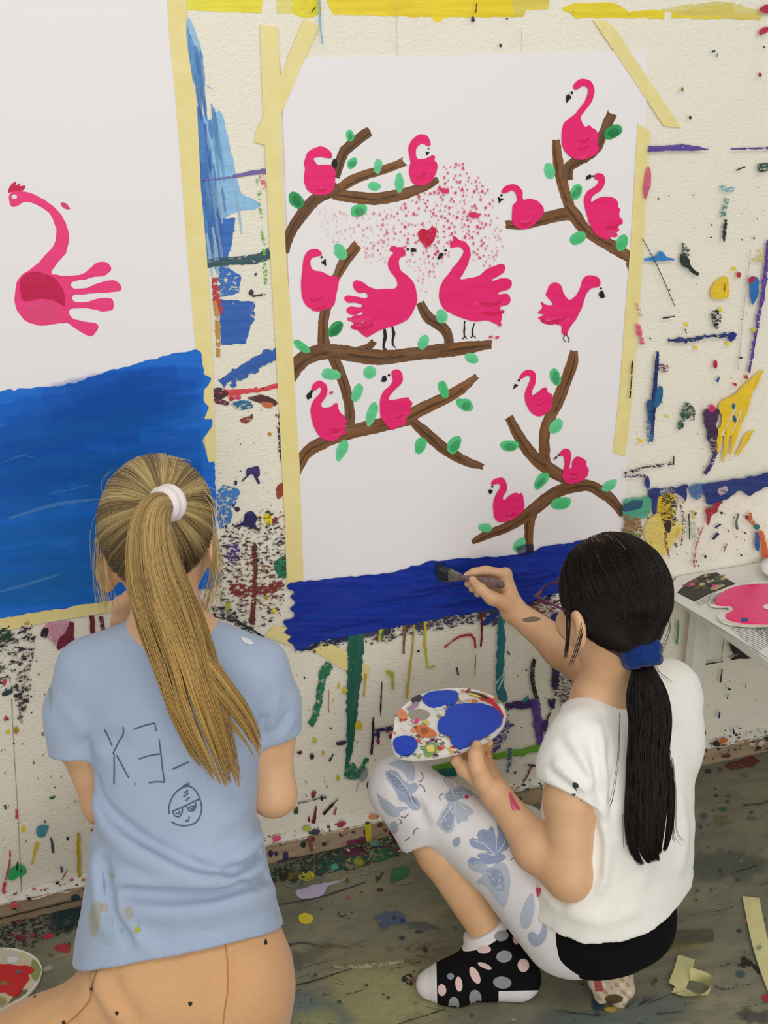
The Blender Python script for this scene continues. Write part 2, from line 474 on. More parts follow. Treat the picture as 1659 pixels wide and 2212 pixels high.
def decal_polys(name, polys, bvh, mat, parent, off=0.0012, step=5, smooth=True):
    """flat printed shapes lying on a curved surface; polys = (outline, rgb, alpha)"""
    V = []; F = []; C = []
    for li, it in enumerate(polys):
        P, rgb = it[0], it[1]; al = it[2] if len(it) > 2 else 1.0
        Q = catmull(np.asarray(P, float), True, step) if smooth else catmull_lin(np.asarray(P, float), step)
        lo, hi = Q.min(0), Q.max(0); n = len(Q)
        pts = [Vector(q) for q in Q]
        for x in np.arange(lo[0], hi[0], step*1.3):
            for y in np.arange(lo[1], hi[1], step*1.3): pts.append(Vector((x+random.uniform(-1, 1), y+random.uniform(-1, 1))))
        res = geometry.delaunay_2d_cdt(pts, [], [list(range(n))], 1, 1e-4)
        vs, fs = res[0], res[2]
        m = {}
        for f in fs:
            idx = []
            for i in f:
                if i not in m:
                    h = hit(bvh, vs[i]); m[i] = None
                    if h[0] is not None:
                        nv = h[1] if h[1].dot(Vector(CAM)-h[0]) > 0 else -h[1]
                        V.append(tuple(h[0]+nv*(off+li*2e-5))); C.append((*lin(rgb), al)); m[i] = len(V)-1
                idx.append(m[i])
            if None in idx: continue
            a, b, c = (Vector(V[i]) for i in idx[:3])
            if max((a-b).length, (b-c).length, (c-a).length) > 0.03: continue
            F.append(idx)
    me = bpy.data.meshes.new(name); me.from_pydata(V, [], F); me.update()
    put_col(me, np.array(C) if C else np.zeros((0, 4)))
    a = me.attributes.new('wash', 'FLOAT', 'POINT'); a.data.foreach_set('value', np.ones(len(V), np.float32))
    me.uv_layers.new(name='UVMap')
    return link(name, me, parent, [mat], True)

def strands(name, P, r, C, mat, parent, sides=4, taper=0.25, flat=1.0):
    """P [N,K,3] guide points, r [N] radius, C [N,K,3] colours -> one mesh of fine tubes"""
    N, K, _ = P.shape
    T = np.gradient(P, axis=1); T /= np.linalg.norm(T, axis=2)[..., None]+1e-9
    up = np.broadcast_to(-CZ, T.shape)
    A = np.cross(T, up); A /= np.linalg.norm(A, axis=2)[..., None]+1e-9; B = np.cross(A, T)
    prof = np.ones(K); e = max(2, int(K*0.25)); prof[-e:] = np.linspace(1, taper, e)
    rr = r[:, None]*prof[None, :]
    V = np.stack([P+(A*math.cos(2*math.pi*i/sides)+B*math.sin(2*math.pi*i/sides)*flat)*rr[..., None] for i in range(sides)], 2)
    base = (np.arange(N)*K*sides)[:, None, None]+(np.arange(K-1)*sides)[None, :, None]
    i0 = np.arange(sides)[None, None, :]; i1 = (np.arange(sides)+1)[None, None, :] % sides
    F = np.stack([base+i0, base+i1, base+sides+i1, base+sides+i0], -1).reshape(-1, 4)
    me = mesh_np(name, V.reshape(-1, 3), F)
    put_col(me, np.repeat(C.reshape(N*K, 3), sides, 0))
    return link(name, me, parent, [mat], True)
def spline3(P, K):
    P = np.asarray(P, float); n = len(P)
    t = np.linspace(0, n-1-1e-6, K); i = t.astype(int); f = (t-i)[:, None]
    g = lambda k: P[np.clip(i+k, 0, n-1)]
    p0, p1, p2, p3 = g(-1), g(0), g(1), g(2)
    return 0.5*(2*p1+(p2-p0)*f+(2*p0-5*p1+4*p2-p3)*f*f+(3*p1-p0-3*p2+p3)*f**3)
def push_out(P, vols, m=0.004):
    S = P.shape; Q = P.reshape(-1, 3).copy()
    d = CAM-Q; d /= np.linalg.norm(d, axis=1)[:, None]
    for _ in range(45):
        bad = np.zeros(len(Q), bool)
        for v in vols: bad |= v.sample(Q) < m
        if not bad.any(): break
        Q[bad] += d[bad]*0.003
    return Q.reshape(S)
def frame(f, up=(0, 0, 1)):
    f = np.asarray(f, float); f /= np.linalg.norm(f); r = np.cross(f, up); r /= np.linalg.norm(r); u = np.cross(r, f)
    return r, f, u
def head_sdf(v, c, r, f, u, sc=1.0, ear=(0.081, -0.014, -0.026)):
    A = [r, f, u]; c = np.asarray(c)
    L = lambda x, y, z: c+(r*x+f*y+u*z)*sc
    v.ell(L(0, -0.006, 0.012), (0.070*sc, 0.086*sc, 0.083*sc), A, 0.01)
    v.ell(L(0, 0.030, -0.045), (0.055*sc, 0.052*sc, 0.060*sc), A, 0.02)
    v.ell(L(0, 0.048, -0.082), (0.022*sc, 0.022*sc, 0.018*sc), A, 0.02)
    v.rc(L(0, 0.080, -0.004), L(0, 0.096, -0.034), 0.006*sc, 0.010*sc, 0.012)
    for q in (-1, 1):
        v.ell(L(0.028*q, 0.089, 0.0), (0.014*sc, 0.010*sc, 0.009*sc), A, 0.010, sub=True)
        v.ell(L(0.040*q, 0.052, -0.042), (0.022*sc, 0.022*sc, 0.022*sc), A, 0.018)
        v.ell(L(0.008*q, 0.094, -0.038), (0.007*sc, 0.006*sc, 0.006*sc), A, 0.005)
        e = ear if isinstance(ear[0], float) else ear[0 if q < 0 else 1]; ew = e[3] if len(e) > 3 else 0.008
        v.ell(L(e[0]*q, e[1], e[2]), (ew*sc, 0.017*sc, 0.030*sc), A, 0.006)
        v.ell(L((e[0]+ew-0.002)*q, e[1]+0.006, e[2]+0.004), (0.004*sc, 0.009*sc, 0.016*sc), A, 0.004, sub=True)
    v.ell(L(0, 0.078, -0.060), (0.020*sc, 0.010*sc, 0.006*sc), A, 0.005)
    v.ell(L(0, 0.076, -0.070), (0.016*sc, 0.010*sc, 0.006*sc), A, 0.005)
    return L
def eyes(L, sc, parent, A, iris):
    for q in (-1, 1):
        bm = bmesh.new(); bmesh.ops.create_uvsphere(bm, u_segments=24, v_segments=16, radius=0.0115*sc)
        c = L(0.028*q, 0.0675, 0.0)
        rot = Matrix(np.array([A[0], A[2]*-1, A[1]]).T.tolist()).to_4x4()
        bmesh.ops.transform(bm, matrix=Matrix.Translation(Vector(c)) @ rot, verts=bm.verts)
        f = Vector(A[1]); cc = Vector(c)
        for fc in bm.faces:
            d = (fc.calc_center_median()-cc).normalized().dot(f)
            fc.material_index = 2 if d > 0.965 else 1 if d > 0.86 else 0
        o = bm_obj('eye', bm, [MAT['eyewhite'], iris, MAT['pupil']], parent, True)
    V = Vol(L(0, 0.08, -0.065)-0.03, L(0, 0.08, -0.065)+0.03, 0.0015)
    V.ell(L(0, 0.0795, -0.0605), (0.019*sc, 0.0105*sc, 0.0052*sc), A, 0.003).ell(L(0, 0.0775, -0.0695), (0.0155*sc, 0.0105*sc, 0.0055*sc), A, 0.003)
    V.obj('lips', MAT['lips'], parent, 1)
    for q in (-1, 1):
        B = Vol(L(0.028*q, 0.08, 0.018)-0.03, L(0.028*q, 0.08, 0.018)+0.03, 0.0015)
        B.chain([L(0.014*q, 0.0865, 0.017), L(0.028*q, 0.083, 0.021), L(0.043*q, 0.073, 0.017)], [0.0022*sc, 0.0026*sc, 0.0012*sc], 0.002)
        B.obj('eyebrow', MAT['brow'], parent, 1)
# ---------------------------------------------------------------- materials
MAT = {}
m = NT('wall_plaster'); m.set(Roughness=0.85); m.b.inputs['Specular IOR Level'].default_value = 0.2
g = wallgrain(m); big = m.noise(2.2, 3, 0.5)
m.col(m.mix(big, L4((246, 241, 225)), L4((240, 233, 212))))
m.bump(g, 0.55, 0.006)
MAT['wall'] = m.m
MAT['wallpaint'] = paint_mat('wall_paint', True, 0.4)
MAT['floorpaint'] = paint_mat('floor_paint', True, 0.5, 0.1)
MAT['paint'] = paint_mat('poster_paint', False, 0.5, 0.05, 0.2, 0.25)
MAT['woodpaint'] = paint_mat('brown_brush_paint', False, 0.5, 0.2, 0.2, 0.25)
MAT['seapaint'] = paint_mat('blue_brush_paint', False, 0.5, 0.09, 0.15, 0.2)
MAT['gloss'] = paint_mat('wet_paint', False, 0.18, 0.04, 0.9, 0.4)
m = NT('floor_concrete'); m.set(Roughness=0.6); m.b.inputs['Specular IOR Level'].default_value = 0.3
a = m.noise(3.0, 6, 0.62, m.coord((1, 2.2, 1), rot=(0, 0, 0.25)), 0.8); b = m.noise(14, 5, 0.65, m.coord((1, 3.2, 1), rot=(0, 0, 0.2)), 0.5); c = m.noise(120, 3, 0.6)
base = m.ramp(a, [(0.30, tuple(lin((98, 98, 84)))), (0.48, tuple(lin((126, 124, 104)))), (0.60, tuple(lin((140, 135, 110)))), (0.75, tuple(lin((162, 156, 118))))])
base = m.mix(m.math('MULTIPLY', m.math('GREATER_THAN', b, 0.52), 0.28), base, L4((92, 92, 80)))
base = m.mix(m.math('MULTIPLY', c, 0.35), base, L4((122, 120, 104)))
m.col(base); m.bump(b, 0.25, 0.003); MAT['floor'] = m.m
m = NT('skirting_board'); m.set(Roughness=0.6); f = m.noise(9, 5, 0.6, m.coord((1, 1, 6)))
m.col(m.ramp(f, [(0.3, tuple(lin((140, 120, 94)))), (0.6, tuple(lin((172, 150, 120)))), (0.8, tuple(lin((184, 166, 138))))])); m.bump(f, 0.2, 0.002); MAT['skirt'] = m.m
MAT['skirttop'] = simple('skirting_white_edge', (226, 222, 208), 0.6, 60, 0.08)
m = NT('paper'); m.set(Roughness=0.75); m.b.inputs['Specular IOR Level'].default_value = 0.25
f = m.noise(500, 2); m.col(L4((240, 236, 234))); m.bump(f, 0.05, 0.0004); big = m.noise(2.5, 2, 0.5); m.bump(big, 0.25, 0.02, None); MAT['paper'] = m.m
m = NT('masking_tape'); m.set(Roughness=0.55, Alpha=0.85); f = m.noise(26, 4, 0.6, m.coord((1, 1, 1)))
m.col(m.ramp(f, [(0.3, tuple(lin((246, 228, 148)))), (0.7, tuple(lin((252, 238, 170))))])); m.bump(m.noise(160, 3), 0.15, 0.0008); MAT['tape'] = m.m
MAT['tapeflat'] = simple('loose_masking_tape', (218, 210, 150), 0.6, 40, 0.08)

# ---------------------------------------------------------------- room
X0, X1, ZT = -1.4, 3.0, 2.5
wm = Marks(WALL, 0.0004)
W = wm
def spl(mk, poly, n, cols, smin, smax, tall=1.6, al=None, wash=0):
    if al is None: al = 0.8 if mk is W else 1.0; n = int(n*0.75) if mk is W else n
    P = np.array(poly, float); lo, hi = P.min(0), P.max(0); k = 0
    while k < n:
        x, y = rng.uniform(lo[0], hi[0]), rng.uniform(lo[1], hi[1])
        ins = False; j = len(P)-1
        for i in range(len(P)):
            if (P[i, 1] > y) != (P[j, 1] > y) and x < (P[j, 0]-P[i, 0])*(y-P[i, 1])/(P[j, 1]-P[i, 1])+P[i, 0]: ins = not ins
            j = i
        if not ins: continue
        r = smin+(smax-smin)*rng.random()**3
        mk.ell(x, y, r, r*rng.uniform(0.6, tall), rng.uniform(-25, 25), cols[rng.integers(len(cols))], al, wash, j=r*0.4, n=12)
        k += 1
YEL, NAVY, BLU, TEAL, GRN, PUR, RED, MAR, BLK, ORA, PNK, OCH, LIME = (250, 222, 20), (18, 30, 100), (25, 105, 190), (20, 110, 120), (20, 130, 80), (75, 40, 120), (200, 25, 50), (95, 20, 45), (25, 25, 30), (205, 95, 30), (225, 60, 120), (190, 150, 30), (120, 170, 40)
# yellow band under the top edge
W.poly([(405, -30), (405, 24), (480, 26), (566, 28), (568, -30)], (246, 232, 40), 1, 0, 1, False)
W.poly([(597, -30), (597, 30), (690, 31), (690, -30)], (250, 240, 130), 0.75, 1, 1, False)
W.poly([(640, -30), (632, 30), (690, 31), (690, -30)], (245, 228, 30), 0.9, 1, 1.5)
W.poly([(690, -30), (720, 31), (840, 35), (930, 37), (940, 47), (952, 47), (958, 38), (1130, 37), (1135, 22), (1185, 20), (1187, -30)], (250, 222, 15), 1, 0, 1, False)
W.poly([(1105, -30), (1110, 37), (1133, 37), (1135, 22), (1185, 20), (1190, -30)], (252, 240, 120), 0.5, 1, 1, False)
W.poly([(1210, 16), (1240, 8), (1328, 5), (1362, 25), (1435, 20), (1433, 40), (1300, 39), (1245, 38)], (248, 224, 35), 1, 0, 1.2, False)
W.poly([(1452, 26), (1530, 14), (1580, 6), (1585, 30), (1640, 30), (1640, 42), (1540, 41), (1450, 40)], (246, 222, 40), 0.95, 0, 1.2, False)
W.poly([(1430, 22), (1560, 2), (1600, 10), (1640, 25), (1640, 42), (1580, 41)], (248, 236, 130), 0.55, 1, 2)
# left strip of wall between the two sheets
LB = (160, 205, 238)
W.poly([(404, 40), (425, 75), (438, 125), (436, 175), (462, 195), (450, 185), (412, 170)], LB, 0.85, 1, 0.7)
W.poly([(405, 60), (422, 110), (430, 160), (412, 168)], (90, 160, 218), 0.8, 1, 0.7)
W.poly([(424, 240), (450, 258), (478, 243), (500, 330), (520, 412), (548, 430), (560, 448), (500, 462), (470, 490), (446, 490), (432, 390)], (145, 200, 238), 0.9, 1, 0.7)
W.poly([(425, 240), (442, 262), (462, 400), (478, 470), (468, 560), (446, 556), (432, 400)], (58, 135, 208), 0.92, 1, 0.8)
W.poly([(428, 350), (450, 372), (470, 430), (480, 475), (470, 500), (445, 470)], (30, 110, 195), 0.9, 1, 0.7)
W.poly([(470, 474), (507, 473), (498, 530), (488, 575), (522, 592), (515, 632), (476, 642), (466, 560)], (22, 108, 196), 0.66, 0, 2, False)
W.poly([(470, 474), (507, 473), (498, 530), (488, 565), (466, 560)], (20, 105, 196), 1, 0, 1.5, False)
W.poly([(474, 645), (545, 652), (540, 700), (533, 743), (475, 744)], (15, 95, 188), 0.92, 0, 1.6, False)
W.poly([(480, 648), (552, 652), (548, 690), (520, 740), (490, 746)], (15, 95, 188), 0.62, 0, 1.6, False)
for i in range(46):   # brush drag inside the blue washes
    y = rng.uniform(70, 540); x0 = np.interp(y, [60, 240, 560], [408, 430, 448]); wv = np.interp(y, [60, 170, 240, 420, 480, 550], [20, 26, 40, 95, 30, 28]); x = x0+rng.uniform(0.05, 0.85)*wv; L = rng.uniform(40, 110)
    W.stroke([(x, y, 5), (x+L*0.07, y+L/2, rng.uniform(5, 12)), (x+L*0.13, y+L, 4)], [(120, 180, 228), (70, 145, 212), (178, 216, 242), (36, 116, 200)][i % 4], rng.uniform(0.3, 0.7), 0.1, 1, 0.5)
W.stroke([(446, 572, 14), (500, 566, 14), (545, 562, 18), (586, 546, 26)], (16, 78, 86), 0.86, 0.4)
W.stroke([(450, 562, 5), (520, 556, 7), (560, 550, 6)], (16, 78, 86), 0.7, 0.4)
W.stroke([(430, 391, 3), (490, 384, 4), (540, 374, 10), (590, 368, 12)], (112, 92, 168), 0.85, 0.5)
W.stroke([(463, 600, 12), (468, 640, 18), (473, 680, 20)], (196, 30, 48), 0.66, 0.3)
W.stroke([(464, 650, 8), (470, 700, 12), (472, 770, 9)], (205, 150, 30), 0.66, 0.3)
W.stroke([(478, 826, 18), (530, 796, 27), (570, 776, 27), (612, 762, 26)], (16, 92, 180), 0.88, 0.3, j=2)
W.stroke([(500, 835, 12), (520, 815, 16), (560, 800, 8)], (16, 92, 180), 0.6, 0.3)
W.stroke([(463, 852, 14), (500, 848, 14), (560, 842, 9), (606, 832, 12)], (232, 62, 70), 0.9, 0.4, j=1.5)
W.poly([(462, 842), (478, 838), (492, 850), (480, 862), (463, 866)], (70, 12, 40), 0.7)
W.poly([(468, 862), (495, 868), (492, 876), (466, 872)], (110, 10, 40), 0.62)
W.poly([(535, 860), (560, 852), (585, 858), (600, 872), (580, 878), (555, 868)], (80, 25, 25), 0.8)
W.poly([(565, 868), (590, 872), (585, 882), (572, 880)], (220, 110, 40), 0.7)
W.ell(500, 861, 6, 5, 0, RED); W.ell(515, 859, 6, 5, 0, (225, 50, 110))
W.poly([(500, 872), (535, 865), (545, 880), (515, 885)], (20, 110, 160), 0.6)
W.poly([(520, 905), (545, 900), (540, 912), (522, 912)], (150, 50, 30), 0.66)
for x0, y0 in ((555, 385), (560, 440), (565, 500), (568, 560)): W.stroke([(x0, y0, 7), (x0+5, y0+30, 9), (x0+6, y0+55, 6)], (120, 190, 60), 0.4, 0.2)
W.stroke([(565, 375, 14), (572, 410, 12)], (235, 110, 120), 0.42, 0.2)
W.stroke([(545, 640, 6), (575, 637, 5)], BLK, 0.6, 0.3); W.ell(543, 632, 5, 6, 0, BLK, 0.8); W.ell(553, 592, 3, 3, 0, BLK)
W.poly([(600, 900), (612, 880), (618, 960), (610, 1000), (603, 980)], (40, 50, 60), 0.5)
# lower left strip
W.poly([(535, 1012), (560, 1008), (558, 1030), (545, 1022), (534, 1028)], (52, 30, 110), 0.95)
W.stroke([(522, 1040, 3), (545, 1022, 4), (560, 1045, 6)], (40, 25, 90), 0.9)
W.poly([(472, 1056), (516, 1056), (512, 1085), (500, 1120), (485, 1140), (472, 1135)], (50, 130, 205), 0.56, 0, 2)
W.ell(512, 1100, 6, 5, 20, (60, 20, 60))
W.poly([(505, 1138), (525, 1126), (530, 1110), (545, 1105), (556, 1118), (552, 1130), (562, 1150), (545, 1140), (525, 1138)], (35, 28, 100), 1)
W.poly([(573, 1112), (585, 1112), (586, 1130), (578, 1136), (572, 1126)], YEL); W.poly([(556, 1115), (566, 1115), (562, 1124)], YEL)
W.stroke([(590, 1130, 6), (598, 1118, 8)], RED, 0.7)
W.poly([(600, 1048), (614, 1046), (613, 1070), (600, 1078), (596, 1066)], (160, 65, 20), 0.95)
W.poly([(596, 1212), (620, 1202), (622, 1232), (612, 1250), (592, 1228)], (20, 130, 88), 0.86)
W.poly([(490, 1180), (515, 1176), (515, 1210), (495, 1216)], (110, 70, 160), 0.55)
W.stroke([(528, 1150, 22), (545, 1200, 30), (540, 1260, 30), (535, 1330, 26)], (150, 110, 30), 0.38, 0.25, j=3)
W.stroke([(550, 1180, 12), (552, 1240, 10), (548, 1300, 12), (545, 1350, 12)], (120, 35, 30), 0.76, 0.4)
W.poly([(478, 1150), (610, 1110), (618, 1250), (600, 1330), (560, 1352), (520, 1345), (470, 1300)], (60, 35, 45), 0.31, 0, 3)
W.poly([(500, 1220), (560, 1210), (600, 1240), (590, 1300), (520, 1320)], (120, 70, 40), 0.34, 0, 3)
W.poly([(500, 1262), (560, 1268), (600, 1258), (612, 1270), (560, 1285), (500, 1285)], (140, 40, 30), 0.6, 0, 2)
W.poly([(455, 1310), (500, 1315), (520, 1340), (570, 1375), (560, 1382), (500, 1345), (450, 1330)], (40, 45, 50), 0.5, 0, 2)
W.stroke([(510, 1340, 5), (540, 1358, 6), (572, 1378, 5)], (25, 40, 60), 0.8, 0.4)
W.ell(592, 1320, 3, 6, 0, YEL); W.ell(492, 1310, 6, 10, 20, (190, 195, 60), 0.7)
spl(W, [(470, 880), (600, 880), (620, 1340), (480, 1300)], 70, [BLK, (60, 30, 60), (110, 40, 40), NAVY, OCH], 1, 4.5)
# wall bottom-left
W.poly([(-30, 1372), (30, 1362), (28, 1470), (10, 1500), (-30, 1500)], (30, 40, 50), 0.38, 0, 3)
W.poly([(40, 1362), (72, 1355), (68, 1450), (60, 1520), (45, 1560), (30, 1480)], (45, 28, 50), 0.38, 0, 3)
W.poly([(-10, 1362), (25, 1360), (20, 1385), (-10, 1390)], (20, 60, 40), 0.6, 0, 3)
W.poly([(95, 1355), (140, 1342), (150, 1350), (135, 1380), (118, 1398)], (225, 150, 180), 0.62, 0, 3)
W.poly([(148, 1346), (162, 1350), (158, 1378), (170, 1390), (122, 1402), (140, 1365)], (120, 18, 55), 0.96, 0, 2)
W.stroke([(198, 1332, 11), (201, 1378, 11)], (110, 18, 35), 0.95, 0.6); W.stroke([(219, 1332, 10), (224, 1370, 9)], (100, 28, 60), 0.7, 0.4)
W.poly([(90, 1360), (105, 1358), (100, 1378), (88, 1375)], (30, 20, 30), 0.7)
W.poly([(4, 1498), (25, 1488), (24, 1500), (8, 1504)], (15, 60, 70), 1); W.ell(10, 1473, 4, 7, 0, (205, 60, 70)); W.ell(12, 1552, 3, 6, 20, (205, 60, 60)); W.ell(18, 1580, 4, 5, 0, YEL); W.ell(35, 1578, 6, 8, 0, OCH, 0.7)
W.stroke([(25, 1510, 2), (30, 1620, 1.5), (38, 1750, 1.5), (46, 1930, 1.5)], (165, 155, 140), 0.9, wash=1, j=0.2)
W.poly([(80, 1787), (104, 1785), (96, 1806), (82, 1806)], (70, 150, 165), 0.95); W.ell(50, 1790, 4, 9, 0, YEL, 0.9); W.stroke([(80, 1822, 9), (74, 1845, 6), (68, 1868, 2)], (228, 205, 60), 0.95)
W.stroke([(110, 1810, 4), (115, 1842, 5)], (50, 70, 90), 0.95); W.ell(146, 1812, 3, 4, 0, (30, 40, 60)); W.stroke([(170, 1800, 7), (170, 1850, 7), (172, 1915, 9)], (200, 180, 40), 0.95, 0.6)
W.stroke([(203, 1792, 12), (204, 1830, 7), (206, 1866, 4)], (160, 20, 45), 0.95)
W.poly([(18, 1880), (38, 1868), (52, 1872), (58, 1885), (48, 1892), (46, 1910), (42, 1893), (28, 1902), (16, 1898)], (45, 185, 100), 1)
W.stroke([(38, 1862, 4), (37, 1880, 6)], (15, 50, 60)); W.stroke([(22, 1838, 4), (20, 1870, 4), (12, 1900, 5), (6, 1930, 12)], (215, 50, 90), 0.62, 0.3)
W.stroke([(124, 1905, 7), (125, 1918, 8)], (40, 25, 25)); W.stroke([(132, 1872, 4), (134, 1885, 4)], (60, 80, 120)); W.stroke([(146, 1878, 2), (134, 1900, 2)], (150, 50, 50), 0.9)
W.stroke([(35, 1750, 5), (36, 1768, 5)], (210, 70, 90)); W.poly([(105, 1722), (120, 1720), (112, 1727)], (30, 110, 50)); W.poly([(160, 1728), (190, 1722), (195, 1745), (170, 1740)], (180, 200, 100), 0.4); W.stroke([(192, 1735, 6), (193, 1748, 4)], (60, 130, 170), 0.9)
spl(W, [(-20, 1500), (195, 1640), (200, 1930), (-20, 1950)], 45, [BLK, (100, 90, 60), (70, 60, 60), (200, 80, 90), (120, 110, 70)], 0.8, 3, 2)
spl(W, [(-20, 1380), (100, 1370), (105, 1620), (-20, 1640)], 40, [BLK, (60, 40, 40), (80, 70, 60)], 0.8, 3, 1.2)
# under the blue band, middle
W.stroke([(640, 1398, 26), (760, 1372, 30), (900, 1346, 30), (1010, 1326, 34), (1090, 1312, 30), (1200, 1290, 20)], (12, 30, 80), 0.56, 0.25, j=4)
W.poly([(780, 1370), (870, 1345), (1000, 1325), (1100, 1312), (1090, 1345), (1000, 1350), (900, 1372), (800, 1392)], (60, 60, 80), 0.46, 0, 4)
W.stroke([(772, 1355, 36), (768, 1420, 34), (764, 1480, 28), (760, 1540, 24), (757, 1600, 17), (752, 1640, 12), (748, 1662, 5)], (18, 102, 82), 0.95, 0.55, j=1.2)
W.stroke([(712, 1438, 26), (700, 1455, 22), (692, 1490, 17), (686, 1530, 16), (672, 1566, 16)], (22, 130, 88), 0.72, 0.3, j=2)
W.poly([(745, 1666), (760, 1650), (775, 1662), (790, 1640), (795, 1648), (775, 1680), (742, 1684)], (22, 120, 85), 0.66, 0, 2)
W.stroke([(874, 1352, 6), (873, 1390, 5), (872, 1412, 3)], (150, 88, 25), 0.95, 0.6)
W.stroke([(895, 1350, 4), (890, 1410, 4), (882, 1470, 4.5), (878, 1510, 5)], (205, 180, 45), 0.95, 0.6)
W.stroke([(919, 1340, 7), (918, 1380, 6), (920, 1415, 5), (925, 1443, 4)], (215, 198, 45), 0.95, 0.7); W.stroke([(925, 1443, 3), (940, 1438, 2)], (215, 198, 45), 0.9)
W.stroke([(823, 1358, 8), (820, 1385, 7)], (205, 190, 60), 0.8, 0.4); W.stroke([(828, 1358, 4), (826, 1380, 4)], (60, 110, 60), 0.7)
W.stroke([(960, 1398, 3), (985, 1380, 4), (1010, 1372, 5), (1024, 1378, 6), (1027, 1400, 5)], (190, 25, 30), 0.78, 0.4)
W.stroke([(1040, 1325, 4), (1041, 1360, 5), (1039, 1398, 3.5)], (120, 12, 28), 1)
W.poly([(1042, 1346), (1055, 1332), (1082, 1318), (1076, 1330), (1060, 1345), (1046, 1352)], (18, 50, 130))
W.stroke([(1083, 1330, 14), (1082, 1400, 18), (1079, 1470, 18), (1087, 1515, 22)], (22, 118, 125), 0.95, 0.6, j=1)
W.stroke([(1070, 1478, 3), (1092, 1450, 3)], (190, 215, 215), 0.9); W.stroke([(1076, 1490, 3), (1090, 1460, 3)], (190, 215, 215), 0.9)
W.stroke([(1155, 1424, 9), (1150, 1450, 11), (1152, 1480, 10), (1160, 1510, 10)], (28, 30, 32), 0.74, 0.3)
W.stroke([(1200, 1330, 17), (1203, 1400, 16), (1200, 1470, 15), (1196, 1486, 14)], (58, 32, 95), 0.95, 0.5)
W.poly([(1190, 1330), (1208, 1322), (1215, 1345), (1195, 1350)], (45, 28, 110))
W.stroke([(1095, 1526, 16), (1130, 1520, 18), (1160, 1522, 20)], (60, 30, 100), 0.86, 0.4, j=2)
W.stroke([(1158, 1515, 18), (1162, 1560, 22), (1166, 1600, 20), (1168, 1620, 10)], (95, 55, 150), 0.74, 0.3, j=2)
W.poly([(1170, 1560), (1184, 1556), (1180, 1580), (1168, 1590)], (60, 35, 105), 0.8)
W.stroke([(1185, 1510, 8), (1190, 1530, 6), (1180, 1560, 4)], (30, 25, 45), 0.66, 0.3); W.stroke([(1195, 1510, 10), (1196, 1530, 8)], (50, 30, 90), 0.8, 0.4)
W.stroke([(1100, 1560, 24), (1075, 1600, 26), (1058, 1625, 18)], (85, 60, 150), 0.48, 0.25, j=3)
W.stroke([(935, 1660, 12), (1000, 1646, 12), (1060, 1636, 12), (1110, 1628, 14), (1180, 1614, 12)], (118, 178, 45), 0.95, 0.4, j=1.8)
W.stroke([(950, 1670, 20), (985, 1668, 20)], (18, 115, 95), 0.9, 0.4)
W.stroke([(1102, 1618, 10), (1100, 1650, 10), (1096, 1668, 6)], (70, 110, 150), 0.6, 0.3)
W.stroke([(1140, 1652, 4), (1168, 1655, 4)], BLK); W.stroke([(1148, 1655, 4), (1142, 1670, 3), (1130, 1690, 2)], (120, 40, 30), 0.9)
W.stroke([(825, 1474, 2), (824, 1500, 3), (822, 1545, 2)], BLK); W.stroke([(807, 1550, 4), (805, 1590, 6), (803, 1630, 5)], (40, 28, 60), 0.9)
W.stroke([(815, 1590, 9), (818, 1578, 8), (855, 1572, 14), (885, 1568, 14)], (50, 32, 80), 0.62, 0.3, j=2); W.ell(817, 1588, 4, 8, 0, (40, 28, 70)); W.ell(844, 1590, 4, 6, 0, (170, 30, 70)); W.ell(817, 1602, 4, 6, 0, (150, 40, 80))
W.poly([(833, 1450), (850, 1450), (852, 1470), (848, 1492), (844, 1465)], (180, 195, 50), 0.85); W.stroke([(790, 1455, 5), (788, 1480, 4), (786, 1505, 5)], (215, 185, 50), 0.95)
W.stroke([(987, 1442, 3), (990, 1458, 4)], (60, 50, 110)); W.stroke([(1028, 1415, 1.5), (1026, 1460, 1.5)], (170, 110, 90), 0.9); W.poly([(1130, 1512), (1142, 1500), (1140, 1512), (1132, 1518)], (40, 140, 150))
W.ell(775, 1567, 8, 10, 20, (228, 205, 50)); W.ell(745, 1492, 6, 7, 40, (228, 210, 60)); W.ell(732, 1482, 3, 5, 0, (220, 205, 60)); W.ell(680, 1600, 5, 6, 0, (220, 210, 80)); W.ell(730, 1682, 4, 6, 0, (200, 205, 70))
W.poly([(725, 1604), (748, 1600), (745, 1608), (728, 1610)], (45, 30, 80)); W.poly([(640, 1625), (652, 1622), (648, 1630)], (90, 20, 30)); W.ell(674, 1634, 5, 6, 10, (90, 25, 40)); W.stroke([(712, 1645, 4), (720, 1630, 3)], (40, 60, 80))
W.ell(680, 1408, 3, 2.5, 0, (110, 20, 30)); W.stroke([(598, 1400, 4), (596, 1410, 4)], (110, 35, 20)); W.stroke([(711, 1490, 1.5), (710, 1540, 1.5)], (200, 160, 80), 0.9)
W.ell(798, 1697, 6, 10, 10, (60, 35, 90)); W.ell(678, 1716, 5, 9, 25, (150, 30, 70)); W.stroke([(645, 1736, 2.5), (680, 1728, 2), (706, 1722, 2.5)], (40, 90, 90), 0.7)
W.stroke([(683, 1742, 3), (680, 1765, 7), (676, 1778, 8)], (110, 15, 45)); W.stroke([(732, 1725, 1.5), (712, 1745, 4), (699, 1760, 5)], (30, 35, 40)); W.stroke([(727, 1745, 3), (722, 1760, 4)], (190, 80, 110))
W.ell(640, 1752, 5, 8, 15, (85, 80, 30)); W.stroke([(590, 1755, 5), (583, 1765, 4)], (110, 40, 20)); W.ell(668, 1770, 2, 6, 0, (130, 30, 50))
W.stroke([(780, 1670, 3), (770, 1710, 3)], (160, 160, 170), 0.5, wash=1); W.poly([(780, 1665), (795, 1660), (792, 1680), (780, 1690)], (150, 150, 160), 0.6, 1)
